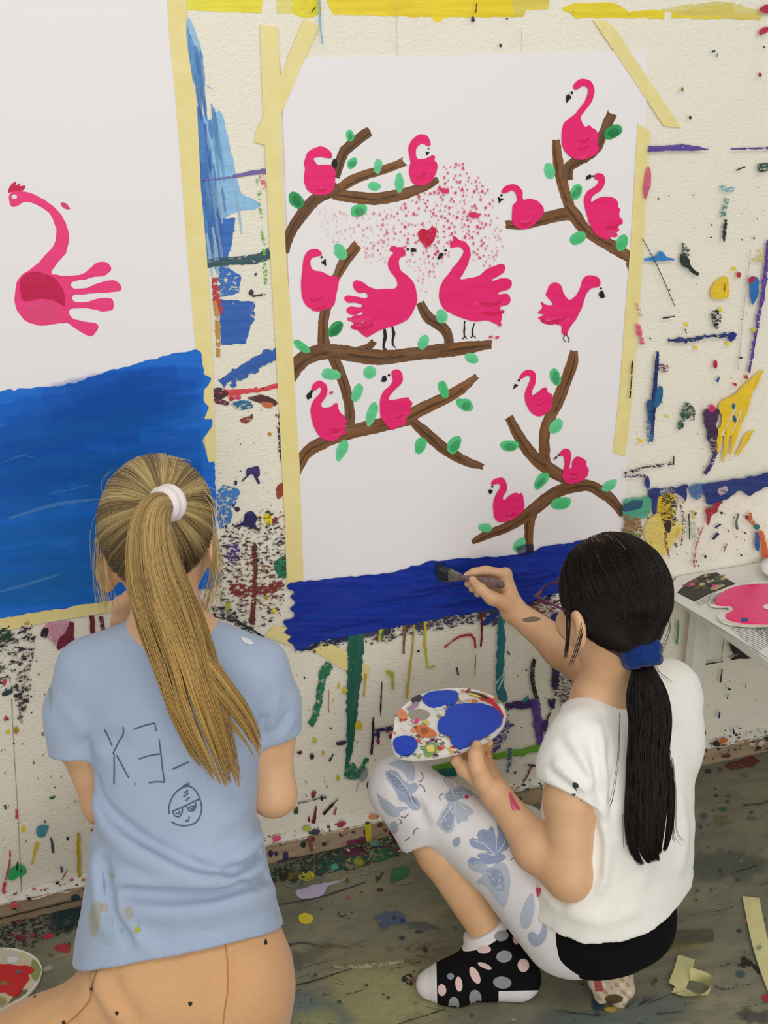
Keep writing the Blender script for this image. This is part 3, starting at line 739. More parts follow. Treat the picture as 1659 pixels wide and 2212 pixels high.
spl(W, [(600, 1400), (1180, 1330), (1185, 1690), (820, 1790), (560, 1830), (640, 1600)], 130, [BLK, (60, 40, 40), OCH, (140, 40, 60), (60, 80, 60), (90, 80, 70), (215, 200, 70), TEAL], 0.8, 3.2, 2)
spl(W, [(1080, 1310), (1210, 1290), (1210, 1340), (1120, 1380)], 40, [MAR, (190, 120, 60), BLK, (150, 80, 60)], 0.8, 3.5)
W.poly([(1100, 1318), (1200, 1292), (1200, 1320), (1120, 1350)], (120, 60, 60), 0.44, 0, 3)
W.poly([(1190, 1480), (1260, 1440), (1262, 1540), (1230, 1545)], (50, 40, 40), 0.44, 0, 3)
# right of the big sheet
W.stroke([(1402, 322, 13), (1440, 320, 11), (1480, 319, 14), (1530, 323, 4)], (98, 72, 160), 0.95, 0.5)
W.stroke([(1580, 322, 3), (1620, 321, 4), (1675, 319, 7)], (98, 72, 160), 0.7, 0.4)
W.poly([(1400, 360), (1407, 380), (1402, 410), (1394, 430), (1390, 400)], (225, 95, 130), 0.95)
W.poly([(1392, 560), (1408, 553), (1430, 545), (1440, 555), (1455, 562), (1392, 564)], (45, 135, 205), 0.85, 0, 1.5)
W.stroke([(1388, 515, 1.6), (1420, 575, 1.6), (1458, 662, 1.6)], (25, 25, 28), 1, j=0.1)
W.poly([(1470, 552), (1480, 545), (1492, 570), (1508, 592), (1495, 588), (1474, 572)], (22, 45, 30), 0.98, 0, 1.5); W.poly([(1474, 525), (1488, 535), (1492, 552), (1474, 550)], (60, 90, 60), 0.52)
W.stroke([(1568, 470, 6), (1565, 500, 8), (1564, 522, 4)], (25, 35, 28), 0.74, 0.4); W.stroke([(1570, 430, 12), (1562, 468, 14)], (90, 150, 130), 0.46, 0.2)
W.poly([(1555, 400), (1585, 405), (1580, 415), (1560, 412)], (120, 180, 190), 0.5); W.stroke([(1590, 368, 3), (1610, 360, 3)], BLK, 0.8)
W.poly([(1537, 622), (1555, 602), (1572, 600), (1573, 640), (1548, 645), (1536, 640)], (245, 208, 30), 1); W.ell(1565, 622, 3, 9, 0, (200, 120, 30))
W.ell(1596, 594, 5, 7, 20, (205, 25, 60)); W.ell(1587, 580, 4, 5, 0, YEL); W.poly([(1622, 605), (1634, 598), (1640, 612), (1636, 640), (1624, 660), (1622, 635)], (35, 115, 190), 0.98); W.poly([(1618, 600), (1630, 598), (1630, 608), (1618, 610)], (190, 25, 70))
W.ell(1642, 543, 3, 4, 0, YEL); W.poly([(1622, 560), (1645, 550), (1660, 560), (1640, 566)], (220, 210, 110), 0.55)
W.stroke([(1662, 520, 12), (1650, 620, 10), (1638, 690, 8), (1626, 760, 7), (1618, 805, 6)], (95, 62, 155), 0.8, 0.35, j=1.5)
W.stroke([(1622, 540, 1.5), (1608, 660, 1.5), (1594, 800, 1.5)], (190, 182, 165), 0.8, wash=1, j=0.2)
W.poly([(1640, 355), (1672, 350), (1672, 362), (1642, 372)], (35, 80, 60), 0.6)
W.poly([(1640, 20), (1655, 10), (1672, 14), (1672, 26), (1650, 28)], (190, 25, 60)); W.poly([(1640, 70), (1648, 62), (1665, 58), (1655, 70), (1642, 76)], (190, 25, 60)); W.ell(1651, 102, 2, 3, 0, MAR); W.ell(1642, 162, 4, 5, 0, (180, 20, 50))
W.ell(1541, 111, 5, 3, -15, (60, 70, 75)); W.stroke([(1550, 115, 3), (1548, 125, 2)], (90, 100, 100), 0.8); W.ell(1491, 254, 3, 4, 0, (45, 45, 50)); W.ell(1474, 193, 3, 5, 0, (170, 130, 50)); W.ell(1022, 42, 4, 5, 0, (30, 50, 80)); W.ell(1082, 99, 3, 4, 0, (35, 45, 60)); W.ell(1095, 40, 2.5, 2, 0, BLK); W.stroke([(1030, 8, 2), (1027, 28, 2)], (60, 60, 40), 0.8)
W.stroke([(690, -10, 3), (692, 50, 4), (697, 95, 3)], (120, 185, 225), 0.8, wash=1); W.stroke([(672, 28, 3), (682, 15, 3)], BLK, 0.7)
W.stroke([(1444, 736, 6), (1500, 732, 10), (1540, 726, 6), (1590, 726, 14)], (20, 45, 110), 0.72, 0.3, j=2); W.poly([(1570, 725), (1586, 716), (1588, 730), (1578, 738)], (15, 40, 130))
W.poly([(1537, 676), (1557, 672), (1556, 700), (1548, 712), (1540, 700)], (40, 40, 45), 0.52); W.stroke([(1432, 688, 3), (1458, 683, 3)], BLK, 0.9); W.stroke([(1480, 711, 2), (1483, 720, 2)], BLK)
W.ell(1483, 701, 4, 4, 0, YEL); W.ell(1503, 751, 5, 4, 10, YEL); W.ell(1573, 742, 4, 5, 0, YEL); W.ell(1556, 668, 4, 5, 0, YEL, 0.8); W.ell(1545, 787, 5, 9, 0, (195, 25, 60)); W.ell(1551, 820, 3, 6, 15, (60, 90, 140)); W.ell(1600, 773, 4, 3, 0, MAR); W.ell(1588, 831, 4, 4, 0, (190, 40, 60)); W.ell(1627, 713, 6, 4, 0, (215, 200, 50), 0.8)
W.stroke([(1421, 760, 6), (1418, 800, 9), (1414, 850, 10), (1411, 900, 9), (1407, 955, 7)], (15, 40, 105), 0.96, 0.5)
W.poly([(1420, 838), (1430, 835), (1432, 855), (1424, 875), (1414, 878)], (25, 105, 150)); W.poly([(1398, 870), (1410, 868), (1408, 905), (1402, 915)], (20, 85, 130)); W.stroke([(1400, 910, 8), (1407, 955, 16)], (60, 120, 170), 0.46)
W.poly([(1422, 790), (1440, 786), (1445, 800), (1428, 804)], (110, 40, 80), 0.52)
W.stroke([(1376, 700, 10), (1382, 720, 12), (1388, 745, 10)], (230, 90, 130), 0.56, 0.3); W.stroke([(1376, 655, 8), (1385, 685, 8)], (220, 120, 140), 0.42, 0.2)
W.stroke([(1366, 780, 3), (1364, 820, 3), (1361, 860, 3)], BLK, 0.8, 0.4)
W.poly([(1474, 880), (1490, 868), (1502, 890), (1488, 905), (1472, 905)], (60, 80, 70), 0.55, 0, 2); W.ell(1476, 898, 5, 7, 0, (30, 90, 70)); W.poly([(1465, 912), (1480, 905), (1475, 925), (1466, 928)], (40, 90, 60), 0.6); W.stroke([(1500, 885, 4), (1498, 910, 5)], (110, 90, 80), 0.6)
W.poly([(1522, 888), (1548, 884), (1552, 900), (1548, 940), (1530, 945), (1526, 920)], (70, 28, 75), 0.95, 0, 2); W.poly([(1528, 935), (1550, 930), (1552, 965), (1540, 980)], (50, 28, 70), 0.56); W.ell(1538, 882, 7, 8, 0, (220, 35, 110))
W.stroke([(1548, 975, 10), (1535, 1005, 10), (1522, 1025, 9)], (60, 38, 100), 0.68, 0.3)
YL = (250, 208, 28)
W.poly([(1554, 872), (1590, 850), (1615, 825), (1643, 806), (1630, 835), (1618, 880), (1604, 910), (1588, 935), (1568, 942), (1554, 935), (1560, 905)], YL, 1, 0, 0.6)
for q in ([(1594, 915, 16), (1586, 950, 12), (1577, 982, 3)], [(1572, 925, 14), (1568, 960, 10), (1562, 998, 4)], [(1558, 925, 12), (1554, 950, 9), (1551, 976, 3)], [(1626, 835, 20), (1636, 815, 12), (1648, 800, 4)]): W.stroke(q, YL, 1, 1, 0, 0.8)
W.stroke([(1592, 982, 6), (1606, 960, 8), (1614, 944, 14), (1628, 930, 3)], YL, 1); W.stroke([(1560, 940, 3), (1590, 880, 4)], (238, 230, 200), 0.9); W.stroke([(1582, 935, 3), (1602, 885, 4)], (238, 230, 200), 0.9)
W.ell(1585, 877, 4, 7, 10, (40, 110, 140)); W.ell(1586, 905, 4, 8, -20, (50, 90, 120)); W.ell(1612, 815, 4, 5, 0, (200, 70, 40))
W.stroke([(1350, 1022, 6), (1400, 1010, 8), (1452, 1002, 5)], (45, 35, 50), 0.5, 0.3); W.stroke([(1350, 1030, 8), (1395, 1028, 8)], (80, 45, 100), 0.5, 0.3); W.stroke([(1456, 985, 2), (1455, 1004, 4)], BLK, 0.9)
W.poly([(1392, 1042), (1400, 1028), (1404, 1045), (1400, 1058)], (20, 45, 130)); W.ell(1384, 952, 6, 4, 30, YEL); W.ell(1440, 899, 4, 3, 0, YEL)
W.poly([(1402, 1058), (1425, 1057), (1420, 1080), (1414, 1120), (1408, 1098), (1404, 1085)], (18, 45, 115), 0.95, 0, 1.2)
W.poly([(1458, 1052), (1486, 1047), (1485, 1062), (1480, 1085), (1472, 1072), (1460, 1065)], (18, 45, 115), 0.97, 0, 1.2)
W.poly([(1425, 1056), (1458, 1052), (1460, 1066), (1440, 1075), (1424, 1070)], (30, 60, 120), 0.55)
W.poly([(1490, 1050), (1520, 1045), (1518, 1070), (1505, 1080), (1492, 1068)], (60, 110, 165), 0.64)
W.poly([(1520, 1046), (1570, 1038), (1620, 1030), (1675, 1020), (1675, 1046), (1655, 1050), (1620, 1070), (1600, 1060), (1570, 1080), (1545, 1088), (1528, 1088), (1522, 1070)], (18, 48, 120), 1, 0, 1.5)
W.poly([(1550, 1058), (1568, 1050), (1572, 1062), (1556, 1070)], (190, 170, 180), 0.66)
W.poly([(1350, 1082), (1402, 1072), (1404, 1100), (1395, 1118), (1350, 1122)], (75, 175, 140), 0.85, 1, 2); W.poly([(1350, 1086), (1385, 1080), (1372, 1100), (1350, 1105)], (20, 90, 120), 0.8, 1, 2)
W.poly([(1350, 1115), (1380, 1120), (1388, 1150), (1372, 1185), (1350, 1170)], (150, 100, 40), 0.56, 0, 2); W.poly([(1352, 1150), (1380, 1150), (1380, 1178), (1360, 1178)], (80, 140, 60), 0.5, 0, 2)
W.poly([(1396, 1128), (1420, 1110), (1450, 1120), (1475, 1140), (1462, 1160), (1440, 1195), (1400, 1190), (1392, 1150)], (245, 222, 110), 0.75, 1, 3)
W.poly([(1425, 1072), (1455, 1068), (1455, 1110), (1440, 1130), (1428, 1115), (1422, 1095)], (225, 190, 30), 0.8, 0, 2); W.poly([(1430, 1075), (1460, 1070), (1460, 1120), (1442, 1150), (1430, 1130)], (60, 45, 25), 0.46, 0, 2); W.poly([(1436, 1130), (1450, 1126), (1446, 1150), (1438, 1142)], (40, 28, 25), 0.9)
W.stroke([(1438, 1150, 8), (1440, 1180, 6), (1446, 1205, 4)], (150, 95, 55), 0.64, 0.3); W.poly([(1458, 1150), (1465, 1140), (1470, 1160), (1462, 1165)], (240, 215, 70), 0.6, 1)
W.stroke([(1470, 1090, 6), (1478, 1130, 8), (1472, 1180, 5)], (90, 60, 50), 0.44, 0.2); W.stroke([(1488, 1110, 3), (1489, 1140, 3), (1489, 1164, 2)], (50, 50, 45), 0.85); W.stroke([(1496, 1105, 10), (1500, 1120, 10)], (200, 190, 60), 0.6); W.stroke([(1497, 1130, 12), (1496, 1165, 10)], (140, 200, 150), 0.5, 0.3)
W.poly([(1522, 1100), (1540, 1090), (1558, 1084), (1548, 1105), (1540, 1115), (1530, 1135), (1524, 1120)], (170, 20, 45), 0.84, 0, 2); W.stroke([(1520, 1135, 5), (1508, 1165, 5), (1500, 1200, 6), (1500, 1225, 5)], (195, 100, 110), 0.5, 0.3)
W.stroke([(1545, 1140, 4), (1558, 1132, 5)], NAVY, 0.8); W.stroke([(1540, 1165, 4), (1552, 1152, 7)], (50, 40, 90), 0.7); W.stroke([(1562, 1195, 3), (1570, 1175, 4)], (150, 110, 50), 0.6); W.ell(1524, 1203, 3, 4, 0, (60, 70, 70)); W.ell(1559, 1108, 3, 3, 0, BLK)
W.stroke([(1595, 1110, 5), (1590, 1130, 5), (1594, 1143, 6)], (90, 110, 110), 0.8, 0.5); W.stroke([(1620, 1108, 8), (1622, 1125, 10), (1634, 1135, 5)], (200, 100, 40), 0.72, 0.4); W.ell(1635, 1138, 7, 6, 0, (40, 115, 120)); W.poly([(1632, 1150), (1640, 1160), (1640, 1188), (1632, 1188)], (25, 85, 150)); W.stroke([(1642, 1148, 10), (1650, 1175, 12), (1654, 1205, 18)], (220, 95, 35), 0.9, 0.4)
spl(W, [(1405, 330), (1659, 330), (1659, 1030), (1350, 1040), (1380, 700)], 90, [BLK, (120, 110, 90), YEL, (150, 60, 70), (60, 90, 90)], 0.7, 2.6)
spl(W, [(1360, 1080), (1659, 1060), (1659, 1220), (1480, 1230), (1380, 1180)], 90, [BLK, OCH, MAR, (120, 60, 60), (60, 90, 90)], 0.8, 3.2)
spl(W, [(700, 10), (1659, 10), (1659, 120), (1400, 60), (700, 60)], 20, [(120, 120, 110), BLK], 0.6, 1.8)
# under the little table
W.stroke([(1517, 1437, 3), (1542, 1432, 3), (1562, 1428, 2)], (60, 30, 50), 0.8); W.stroke([(1560, 1446, 4), (1556, 1475, 4)], (80, 25, 50)); W.ell(1576, 1489, 3, 3, 0, BLK); W.stroke([(1612, 1478, 2), (1610, 1485, 2)], BLK); W.stroke([(1573, 1500, 2), (1571, 1510, 2)], BLK)
W.poly([(1578, 1425), (1600, 1412), (1640, 1408), (1690, 1412), (1680, 1420), (1620, 1422)], (60, 18, 35), 0.98); W.poly([(1584, 1374), (1640, 1396), (1660, 1410), (1620, 1412), (1583, 1410)], (28, 26, 30), 0.99)
W.poly([(1513, 1590), (1525, 1578), (1524, 1590), (1514, 1598)], (190, 35, 40)); W.stroke([(1555, 1538, 3), (1553, 1552, 2)], (70, 60, 120)); W.stroke([(1583, 1575, 3), (1586, 1586, 3)], (30, 35, 50)); W.stroke([(1518, 1360, 1.2), (1508, 1500, 1.2), (1500, 1600, 1.2)], (130, 120, 100), 1, j=0.1); W.stroke([(1564, 1375, 1.2), (1558, 1425, 1.2)], (60, 55, 50), 1, j=0.1)
spl(W, [(1510, 1440), (1659, 1440), (1659, 1590), (1505, 1610)], 30, [BLK, (120, 50, 50), (110, 100, 70)], 0.7, 2.4)
W.stroke([(1466, 1340, 4), (1464, 1370, 5), (1462, 1392, 6)], (80, 160, 110), 0.9)
# seams of the wall lining
for a in ([(857, -10, 1.5), (857, 60, 1.5), (858, 118, 1.5)], [(1127, 60, 1.2), (1126, 110, 1.2)]): W.stroke(a, (205, 200, 190), 0.7, wash=1, j=0.1)
# plaster shell as part of the same wall
wv = [(X0, 0, 0), (X1, 0, 0), (X1, 0, ZT), (X0, 0, ZT), (X0, 0.12, 0), (X1, 0.12, 0), (X1, 0.12, ZT), (X0, 0.12, ZT)]
wf = [[0, 1, 2, 3], [5, 4, 7, 6], [4, 0, 3, 7], [1, 5, 6, 2], [3, 2, 6, 7], [4, 5, 1, 0]]
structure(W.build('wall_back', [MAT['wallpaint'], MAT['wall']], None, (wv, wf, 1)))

# floor
K = Marks(FLOOR, 0.0003); K.feather = True
def fstreak(): pass
K.poly([(-60, 2020), (150, 1960), (220, 1930), (200, 1990), (100, 2030), (-60, 2075)], (40, 48, 42), 0.42, 0, 4)
K.poly([(120, 1965), (215, 1930), (215, 1975), (160, 2010), (110, 2010)], (18, 60, 62), 0.7, 1, 4)
K.ell(105, 2022, 12, 6, -10, (195, 45, 75)); K.ell(46, 2026, 12, 7, 0, (140, 40, 70), 0.7, 1); K.ell(70, 2020, 6, 4, 0, (170, 50, 90)); K.poly([(118, 2045), (150, 2038), (148, 2058), (125, 2055)], (185, 40, 60), 0.9, 1)
K.poly([(570, 1885), (700, 1840), (850, 1800), (870, 1830), (790, 1870), (690, 1890), (600, 1905)], (45, 55, 48), 0.50, 0, 3)
K.poly([(700, 1862), (760, 1845), (790, 1858), (720, 1880), (690, 1885)], (25, 85, 65), 0.62, 0, 3)
K.poly([(810, 1842), (850, 1828), (865, 1840), (840, 1855), (812, 1862)], (40, 110, 70), 0.6, 0, 2); K.poly([(745, 1838), (790, 1828), (785, 1845), (750, 1850)], (105, 40, 70), 0.7, 0, 2)
K.ell(630, 1890, 13, 10, 0, (140, 130, 30), 0.85, 1); K.ell(662, 1893, 18, 11, -5, (205, 195, 50)); K.ell(775, 1862, 12, 10, 0, (170, 170, 60), 0.8, 1); K.ell(723, 1873, 9, 7, 0, (90, 180, 150), 0.95, 1); K.ell(612, 1890, 12, 14, 0, (55, 45, 30), 0.7, 1)
K.poly([(642, 1922), (665, 1915), (700, 1908), (740, 1900), (710, 1915), (702, 1928), (690, 1938), (670, 1942), (644, 1936)], (205, 192, 222), 1, 0, 1.5)
K.poly([(646, 1976), (660, 1972), (675, 1980), (670, 1992), (655, 1997), (646, 1990)], (228, 208, 45), 1, 0, 1)
K.poly([(845, 1882), (870, 1872), (888, 1880), (872, 1900), (846, 1908)], (45, 120, 78), 0.95, 0.7, 1.5)
K.poly([(806, 1982), (840, 1966), (868, 1972), (880, 1990), (850, 2005), (815, 2002)], (88, 105, 135), 0.75, 1, 4); K.ell(870, 1988, 6, 5, 0, (35, 55, 130), 0.9, 1); K.poly([(870, 1990), (920, 1992), (950, 2010), (900, 2010)], (85, 100, 115), 0.4, 1, 4)
K.poly([(785, 2085), (800, 2076), (816, 2080), (812, 2092), (795, 2092)], (15, 65, 65), 0.95); K.ell(802, 2070, 8, 5, 0, (80, 170, 90), 0.7, 1)
K.poly([(690, 2105), (790, 2080), (930, 2075), (1000, 2095), (1010, 2180), (800, 2230), (640, 2230), (700, 2150)], (196, 192, 132), 0.5, 1, 6)
K.poly([(575, 2150), (640, 2140), (740, 2170), (760, 2230), (560, 2230)], (128, 145, 138), 0.6, 1, 6)
K.poly([(640, 2190), (720, 2185), (740, 2240), (620, 2240)], (190, 192, 130), 0.5, 1, 5)
K.stroke([(592, 2138, 2), (680, 2118, 3), (760, 2092, 2)], (45, 48, 42), 0.9); K.stroke([(860, 2212, 2), (930, 2190, 2), (960, 2180, 2)], (60, 58, 48), 0.8); K.stroke([(722, 2088, 8), (790, 2086, 10), (870, 2076, 6)], (196, 188, 150), 0.56)
K.stroke([(600, 1955, 2), (700, 1935, 3), (790, 1905, 2)], (60, 62, 55), 0.8); K.stroke([(720, 1906, 5), (740, 1901, 3), (790, 1886, 2)], (190, 185, 190), 0.6); K.stroke([(625, 2042, 3), (655, 2036, 4), (700, 2046, 3)], (50, 70, 70), 0.8, 0.4)
K.poly([(868, 2112), (888, 2104), (890, 2128), (872, 2125)], (30, 30, 30), 0.6); K.ell(955, 2095, 10, 7, 0, (50, 55, 50), 0.8, 1); K.ell(912, 2100, 8, 7, 0, (100, 130, 120), 0.6, 1); K.ell(905, 2012, 11, 4, 5, (60, 68, 70), 0.8, 1); K.ell(868, 2026, 7, 5, 0, (60, 58, 70), 0.8, 1); K.ell(840, 2048, 12, 7, 10, (70, 90, 88), 0.7, 1); K.ell(748, 2064, 7, 7, 0, (105, 95, 110), 0.6, 1); K.ell(820, 1922, 7, 4, 0, (70, 30, 40), 0.95); K.ell(751, 1938, 4, 4, 0, (190, 80, 90)); K.stroke([(731, 1970, 2.5), (736, 1980, 2.5), (748, 1976, 2)], (45, 35, 30)); K.stroke([(812, 1905, 3), (822, 1893, 3), (828, 1885, 4)], (35, 45, 45), 0.9)
K.poly([(600, 2100), (640, 2098), (720, 2040), (640, 2060)], (90, 92, 82), 0.35, 1, 6)
K.poly([(690, 2040), (930, 2040), (1010, 2060), (940, 2072), (700, 2090)], (172, 160, 120), 0.35, 1, 6)
K.ell(1330, 2180, 30, 9, -3, (205, 185, 70), 0.9, 1, 2); K.poly([(1275, 2160), (1300, 2158), (1310, 2185), (1280, 2180)], (35, 70, 95), 0.7, 1, 3); K.poly([(1180, 2190), (1300, 2188), (1420, 2150), (1480, 2180), (1400, 2230), (1180, 2230)], (120, 132, 128), 0.55, 1, 6)
K.stroke([(1400, 2070, 22), (1450, 2050, 26), (1520, 2040, 18)], (172, 158, 90), 0.5, 0.2, 1); K.stroke([(1380, 2060, 30), (1450, 2030, 40), (1540, 2020, 30)], (80, 72, 52), 0.35, 0.1, 1); K.poly([(1500, 1860), (1600, 1840), (1659, 1870), (1600, 1900), (1510, 1900)], (96, 104, 92), 0.5, 1, 6)
K.ell(1561, 1747, 9, 5, 5, (45, 95, 65)); K.poly([(1540, 1765), (1570, 1760), (1570, 1780), (1555, 1782)], (120, 125, 70), 0.5, 1); K.ell(1520, 1762, 9, 8, 0, (85, 95, 110), 0.7, 1); K.ell(1622, 1767, 9, 4, 0, (90, 108, 110), 0.8, 1); K.ell(1547, 1718, 4, 3, 0, BLK); K.ell(1574, 1719, 5, 3, 0, (80, 90, 90)); K.ell(1514, 1786, 5, 3, 0, (60, 65, 60)); K.ell(1610, 1673, 9, 5, 5, (120, 110, 70), 0.8, 1)
K.poly([(1565, 1655), (1600, 1640), (1635, 1636), (1640, 1648), (1590, 1662)], (110, 35, 40), 0.72, 0, 2); K.ell(1530, 1665, 6, 5, 0, (60, 50, 60), 0.8)
K.stroke([(1580, 1885, 1.5), (1600, 1880, 2), (1635, 1870, 1.5)], (50, 48, 42), 0.9); K.stroke([(1605, 1738, 4), (1640, 1736, 3), (1659, 1730, 3)], (60, 70, 66), 0.8); K.ell(1599, 2104, 11, 8, 15, (70, 100, 98), 0.8, 1); K.poly([(1602, 2072), (1612, 2068), (1640, 2090), (1638, 2104), (1622, 2088), (1605, 2090)], (28, 28, 28), 0.62); K.stroke([(1545, 2130, 3), (1560, 2136, 4), (1585, 2134, 5)], (45, 60, 85), 0.66, 0.3); K.poly([(1648, 2150), (1665, 2146), (1665, 2165), (1650, 2160)], (170, 40, 60)); K.ell(1615, 1990, 7, 5, 0, (215, 110, 110)); K.ell(1596, 2010, 6, 3, 0, (70, 50, 45)); K.poly([(1595, 2185), (1640, 2180), (1665, 2195), (1640, 2210), (1600, 2205)], (90, 86, 80), 0.6, 1, 4)
K.ell(1290, 2192, 8, 4, 0, (60, 70, 70), 0.8, 1)
FR = [(-40, 2020), (200, 1940), (560, 1870), (900, 1800), (1659, 1640), (1720, 2230), (-40, 2230)]
DK = [(40, 45, 42), (60, 60, 55), (80, 60, 60), (50, 70, 75), (90, 90, 60), (70, 60, 80), (45, 60, 55)]
spl(K, FR, 420, DK, 0.8, 5.5, 0.9, 0.85, 0.6)
spl(K, FR, 70, [(90, 130, 120), (70, 90, 120), (160, 150, 70), (120, 60, 70), (60, 110, 80), (150, 110, 120), (190, 185, 170)], 1.5, 10, 0.7, 0.6, 1)
spl(K, [(560, 1880), (860, 1805), (880, 1850), (700, 1900), (590, 1930)], 60, [(40, 90, 70), (90, 40, 60), (150, 140, 60), (200, 195, 185), (40, 40, 50), (90, 150, 130)], 1.5, 8, 0.6)
spl(K, [(-20, 2005), (200, 1945), (210, 1975), (20, 2050)], 45, [(110, 40, 60), (40, 40, 45), (30, 70, 60), (90, 80, 60)], 1.5, 8, 0.6)
for i in range(45):
    x = rng.uniform(560, 1659); y = rng.uniform(1900, 2212); L = rng.uniform(15, 90)
    K.stroke([(x, y, 1.3), (x+L/2, y-L*0.11+rng.uniform(-2, 2), 2), (x+L, y-L*0.25, 1.2)], DK[rng.integers(7)], rng.uniform(0.45, 0.8), 0.3, j=0.4)
fv = [(X0, 0.1, 0), (X0, -2.6, 0), (X1, -2.6, 0), (X1, 0.1, 0), (X0, 0.1, -0.1), (X0, -2.6, -0.1), (X1, -2.6, -0.1), (X1, 0.1, -0.1)]
ff = [[0, 1, 2, 3], [4, 7, 6, 5], [0, 4, 5, 1], [1, 5, 6, 2], [2, 6, 7, 3], [3, 7, 4, 0]]
structure(K.build('floor', [MAT['floorpaint'], MAT['floor']], None, (fv, ff, 1)))

# skirting board with its paint drips
BT = 0.016; BH = 0.05
SKM = plane_map((0, -BT, 0), (0, -1, 0))
S = Marks(SKM, 0.0003)
for i in range(150):
    x = rng.uniform(-60, 1700); z = rng.uniform(0.008, 0.046); P = pix(np.array([[-0.25+1.85*(x+60)/1760, -BT, z]]))[0]
    c = [(90, 70, 55), (50, 45, 45), (120, 50, 50), (70, 85, 70), (150, 120, 60), (110, 40, 70), (215, 205, 190), (60, 60, 80), (40, 70, 70)][rng.integers(9)]
    r = 1.2+7*rng.random()**3; S.ell(P[0], P[1], r*1.4, r, -10, c, 0.9, 0.4, 1, 12)
S.ell(585, 1844, 5, 6, 0, (50, 35, 85)); S.ell(597, 1845, 4, 5, 0, (50, 35, 85)); S.ell(617, 1852, 6, 12, 5, (55, 42, 95)); S.stroke([(795, 1782, 14), (796, 1805, 14), (797, 1818, 8)], (205, 190, 45), 0.95); S.stroke([(668, 1808, 10), (674, 1840, 8)], (150, 80, 40), 0.62); S.poly([(650, 1822), (660, 1818), (658, 1832), (648, 1830)], (30, 50, 35)); S.stroke([(750, 1823, 8), (790, 1812, 10)], (115, 40, 75), 0.8); S.stroke([(-30, 1992, 3), (100, 1960, 3), (200, 1938, 3)], (70, 55, 40), 0.8); S.stroke([(600, 1862, 3), (720, 1838, 3), (850, 1808, 3)], (70, 45, 40), 0.8)
lo, hi = (X0, -BT, 0), (X1, 0, BH)
bv = [(lo[0], lo[1], 0), (hi[0], lo[1], 0), (hi[0], lo[1], BH-0.004), (lo[0], lo[1], BH-0.004), (lo[0], -0.0001, 0), (hi[0], -0.0001, 0), (hi[0], -0.0001, BH+0.004), (lo[0], -0.0001, BH+0.004)]
bf = [[0, 1, 2, 3], [5, 4, 7, 6], [4, 0, 3, 7], [1, 5, 6, 2], [4, 5, 1, 0]]
# paint-crusted top edge
nx = 220; xs = np.linspace(X0, X1, nx); e = [(x, -BT-0.0012+rng.normal()*0.0006, BH-0.007+rng.normal()*0.0016) for x in xs]; e2 = [(x, -0.0004, BH+0.008+rng.normal()*0.002) for x in xs]
n0 = len(bv); bv = bv+e+e2; tf = [[n0+i, n0+i+1, n0+nx+i+1, n0+nx+i] for i in range(nx-1)]
o = S.build('baseboard_back', [MAT['floorpaint'], MAT['skirt'], MAT['skirttop']], None, (bv, bf+tf, 1)); structure(o)
mi = np.empty(len(o.data.polygons), np.int32); o.data.polygons.foreach_get('material_index', mi); mi[-len(tf):] = 2; o.data.polygons.foreach_set('material_index', mi)
# crusted drips along its white edge
TOPM = plane_map((0, -0.0095, BH), (0, -0.72, 0.70))
T = Marks(TOPM, 0.0012)
for i in range(330):
    xw = rng.uniform(-0.25, 1.65); k = rng.uniform(-1, 1); P = pix(np.array([[xw, -0.0095-k*0.007, BH-k*0.0072]]))[0]
    c = [(60, 40, 45), (40, 35, 60), (230, 225, 215), (150, 50, 50), (200, 110, 60), (235, 230, 222), (40, 60, 50), (110, 90, 70), (225, 215, 200), (190, 60, 90)][rng.integers(10)]
    r = 1.2+3.2*rng.random()**2.5; T.ell(P[0], P[1], r*1.3, r*0.8, -12, c, 1, 0, 0.8, 10)
for P, c in (((597, 1812), (225, 60, 120)), ((682, 1797), (40, 40, 80)), ((663, 1790), (170, 190, 60)), ((806, 1764), (225, 140, 70)), ((738, 1780), (150, 30, 50)), ((30, 1955), (200, 40, 50)), ((1550, 1606), (25, 25, 30)), ((1562, 1600), (205, 110, 50))): T.ell(P[0], P[1], 10, 6, -10, c)
T.build('paint_drips', [MAT['floorpaint']], o)
# ---------------------------------------------------------------- the two big painted sheets
BROWN, PINK, BEAK = (128, 80, 28), (244, 34, 116), (18, 20, 24)
CR = {'A': (600, 250, 3.318), 'B': (600, 640, 3.318), 'C': (1020, 150, 4.1475), 'D': (1000, 740, 4.1475), 'L': (0, 0, 1.9988), 'R': (830, 0, 2.0012), 'P': (0, 0, 1.0)}
def X(k, P):
    ox, oy, s = CR[k]
    return [((p[0]/s+ox), (p[1]/s+oy)) + tuple(q/s for q in p[2:3]) + tuple(p[3:]) for p in P]
PAP = 0.0022            # front of the sheet
PY = 0.0026
lay = [0]
def pm(): lay[0] += 1; return Marks(WALL, PY+lay[0]*2.2e-5, 4e-6)

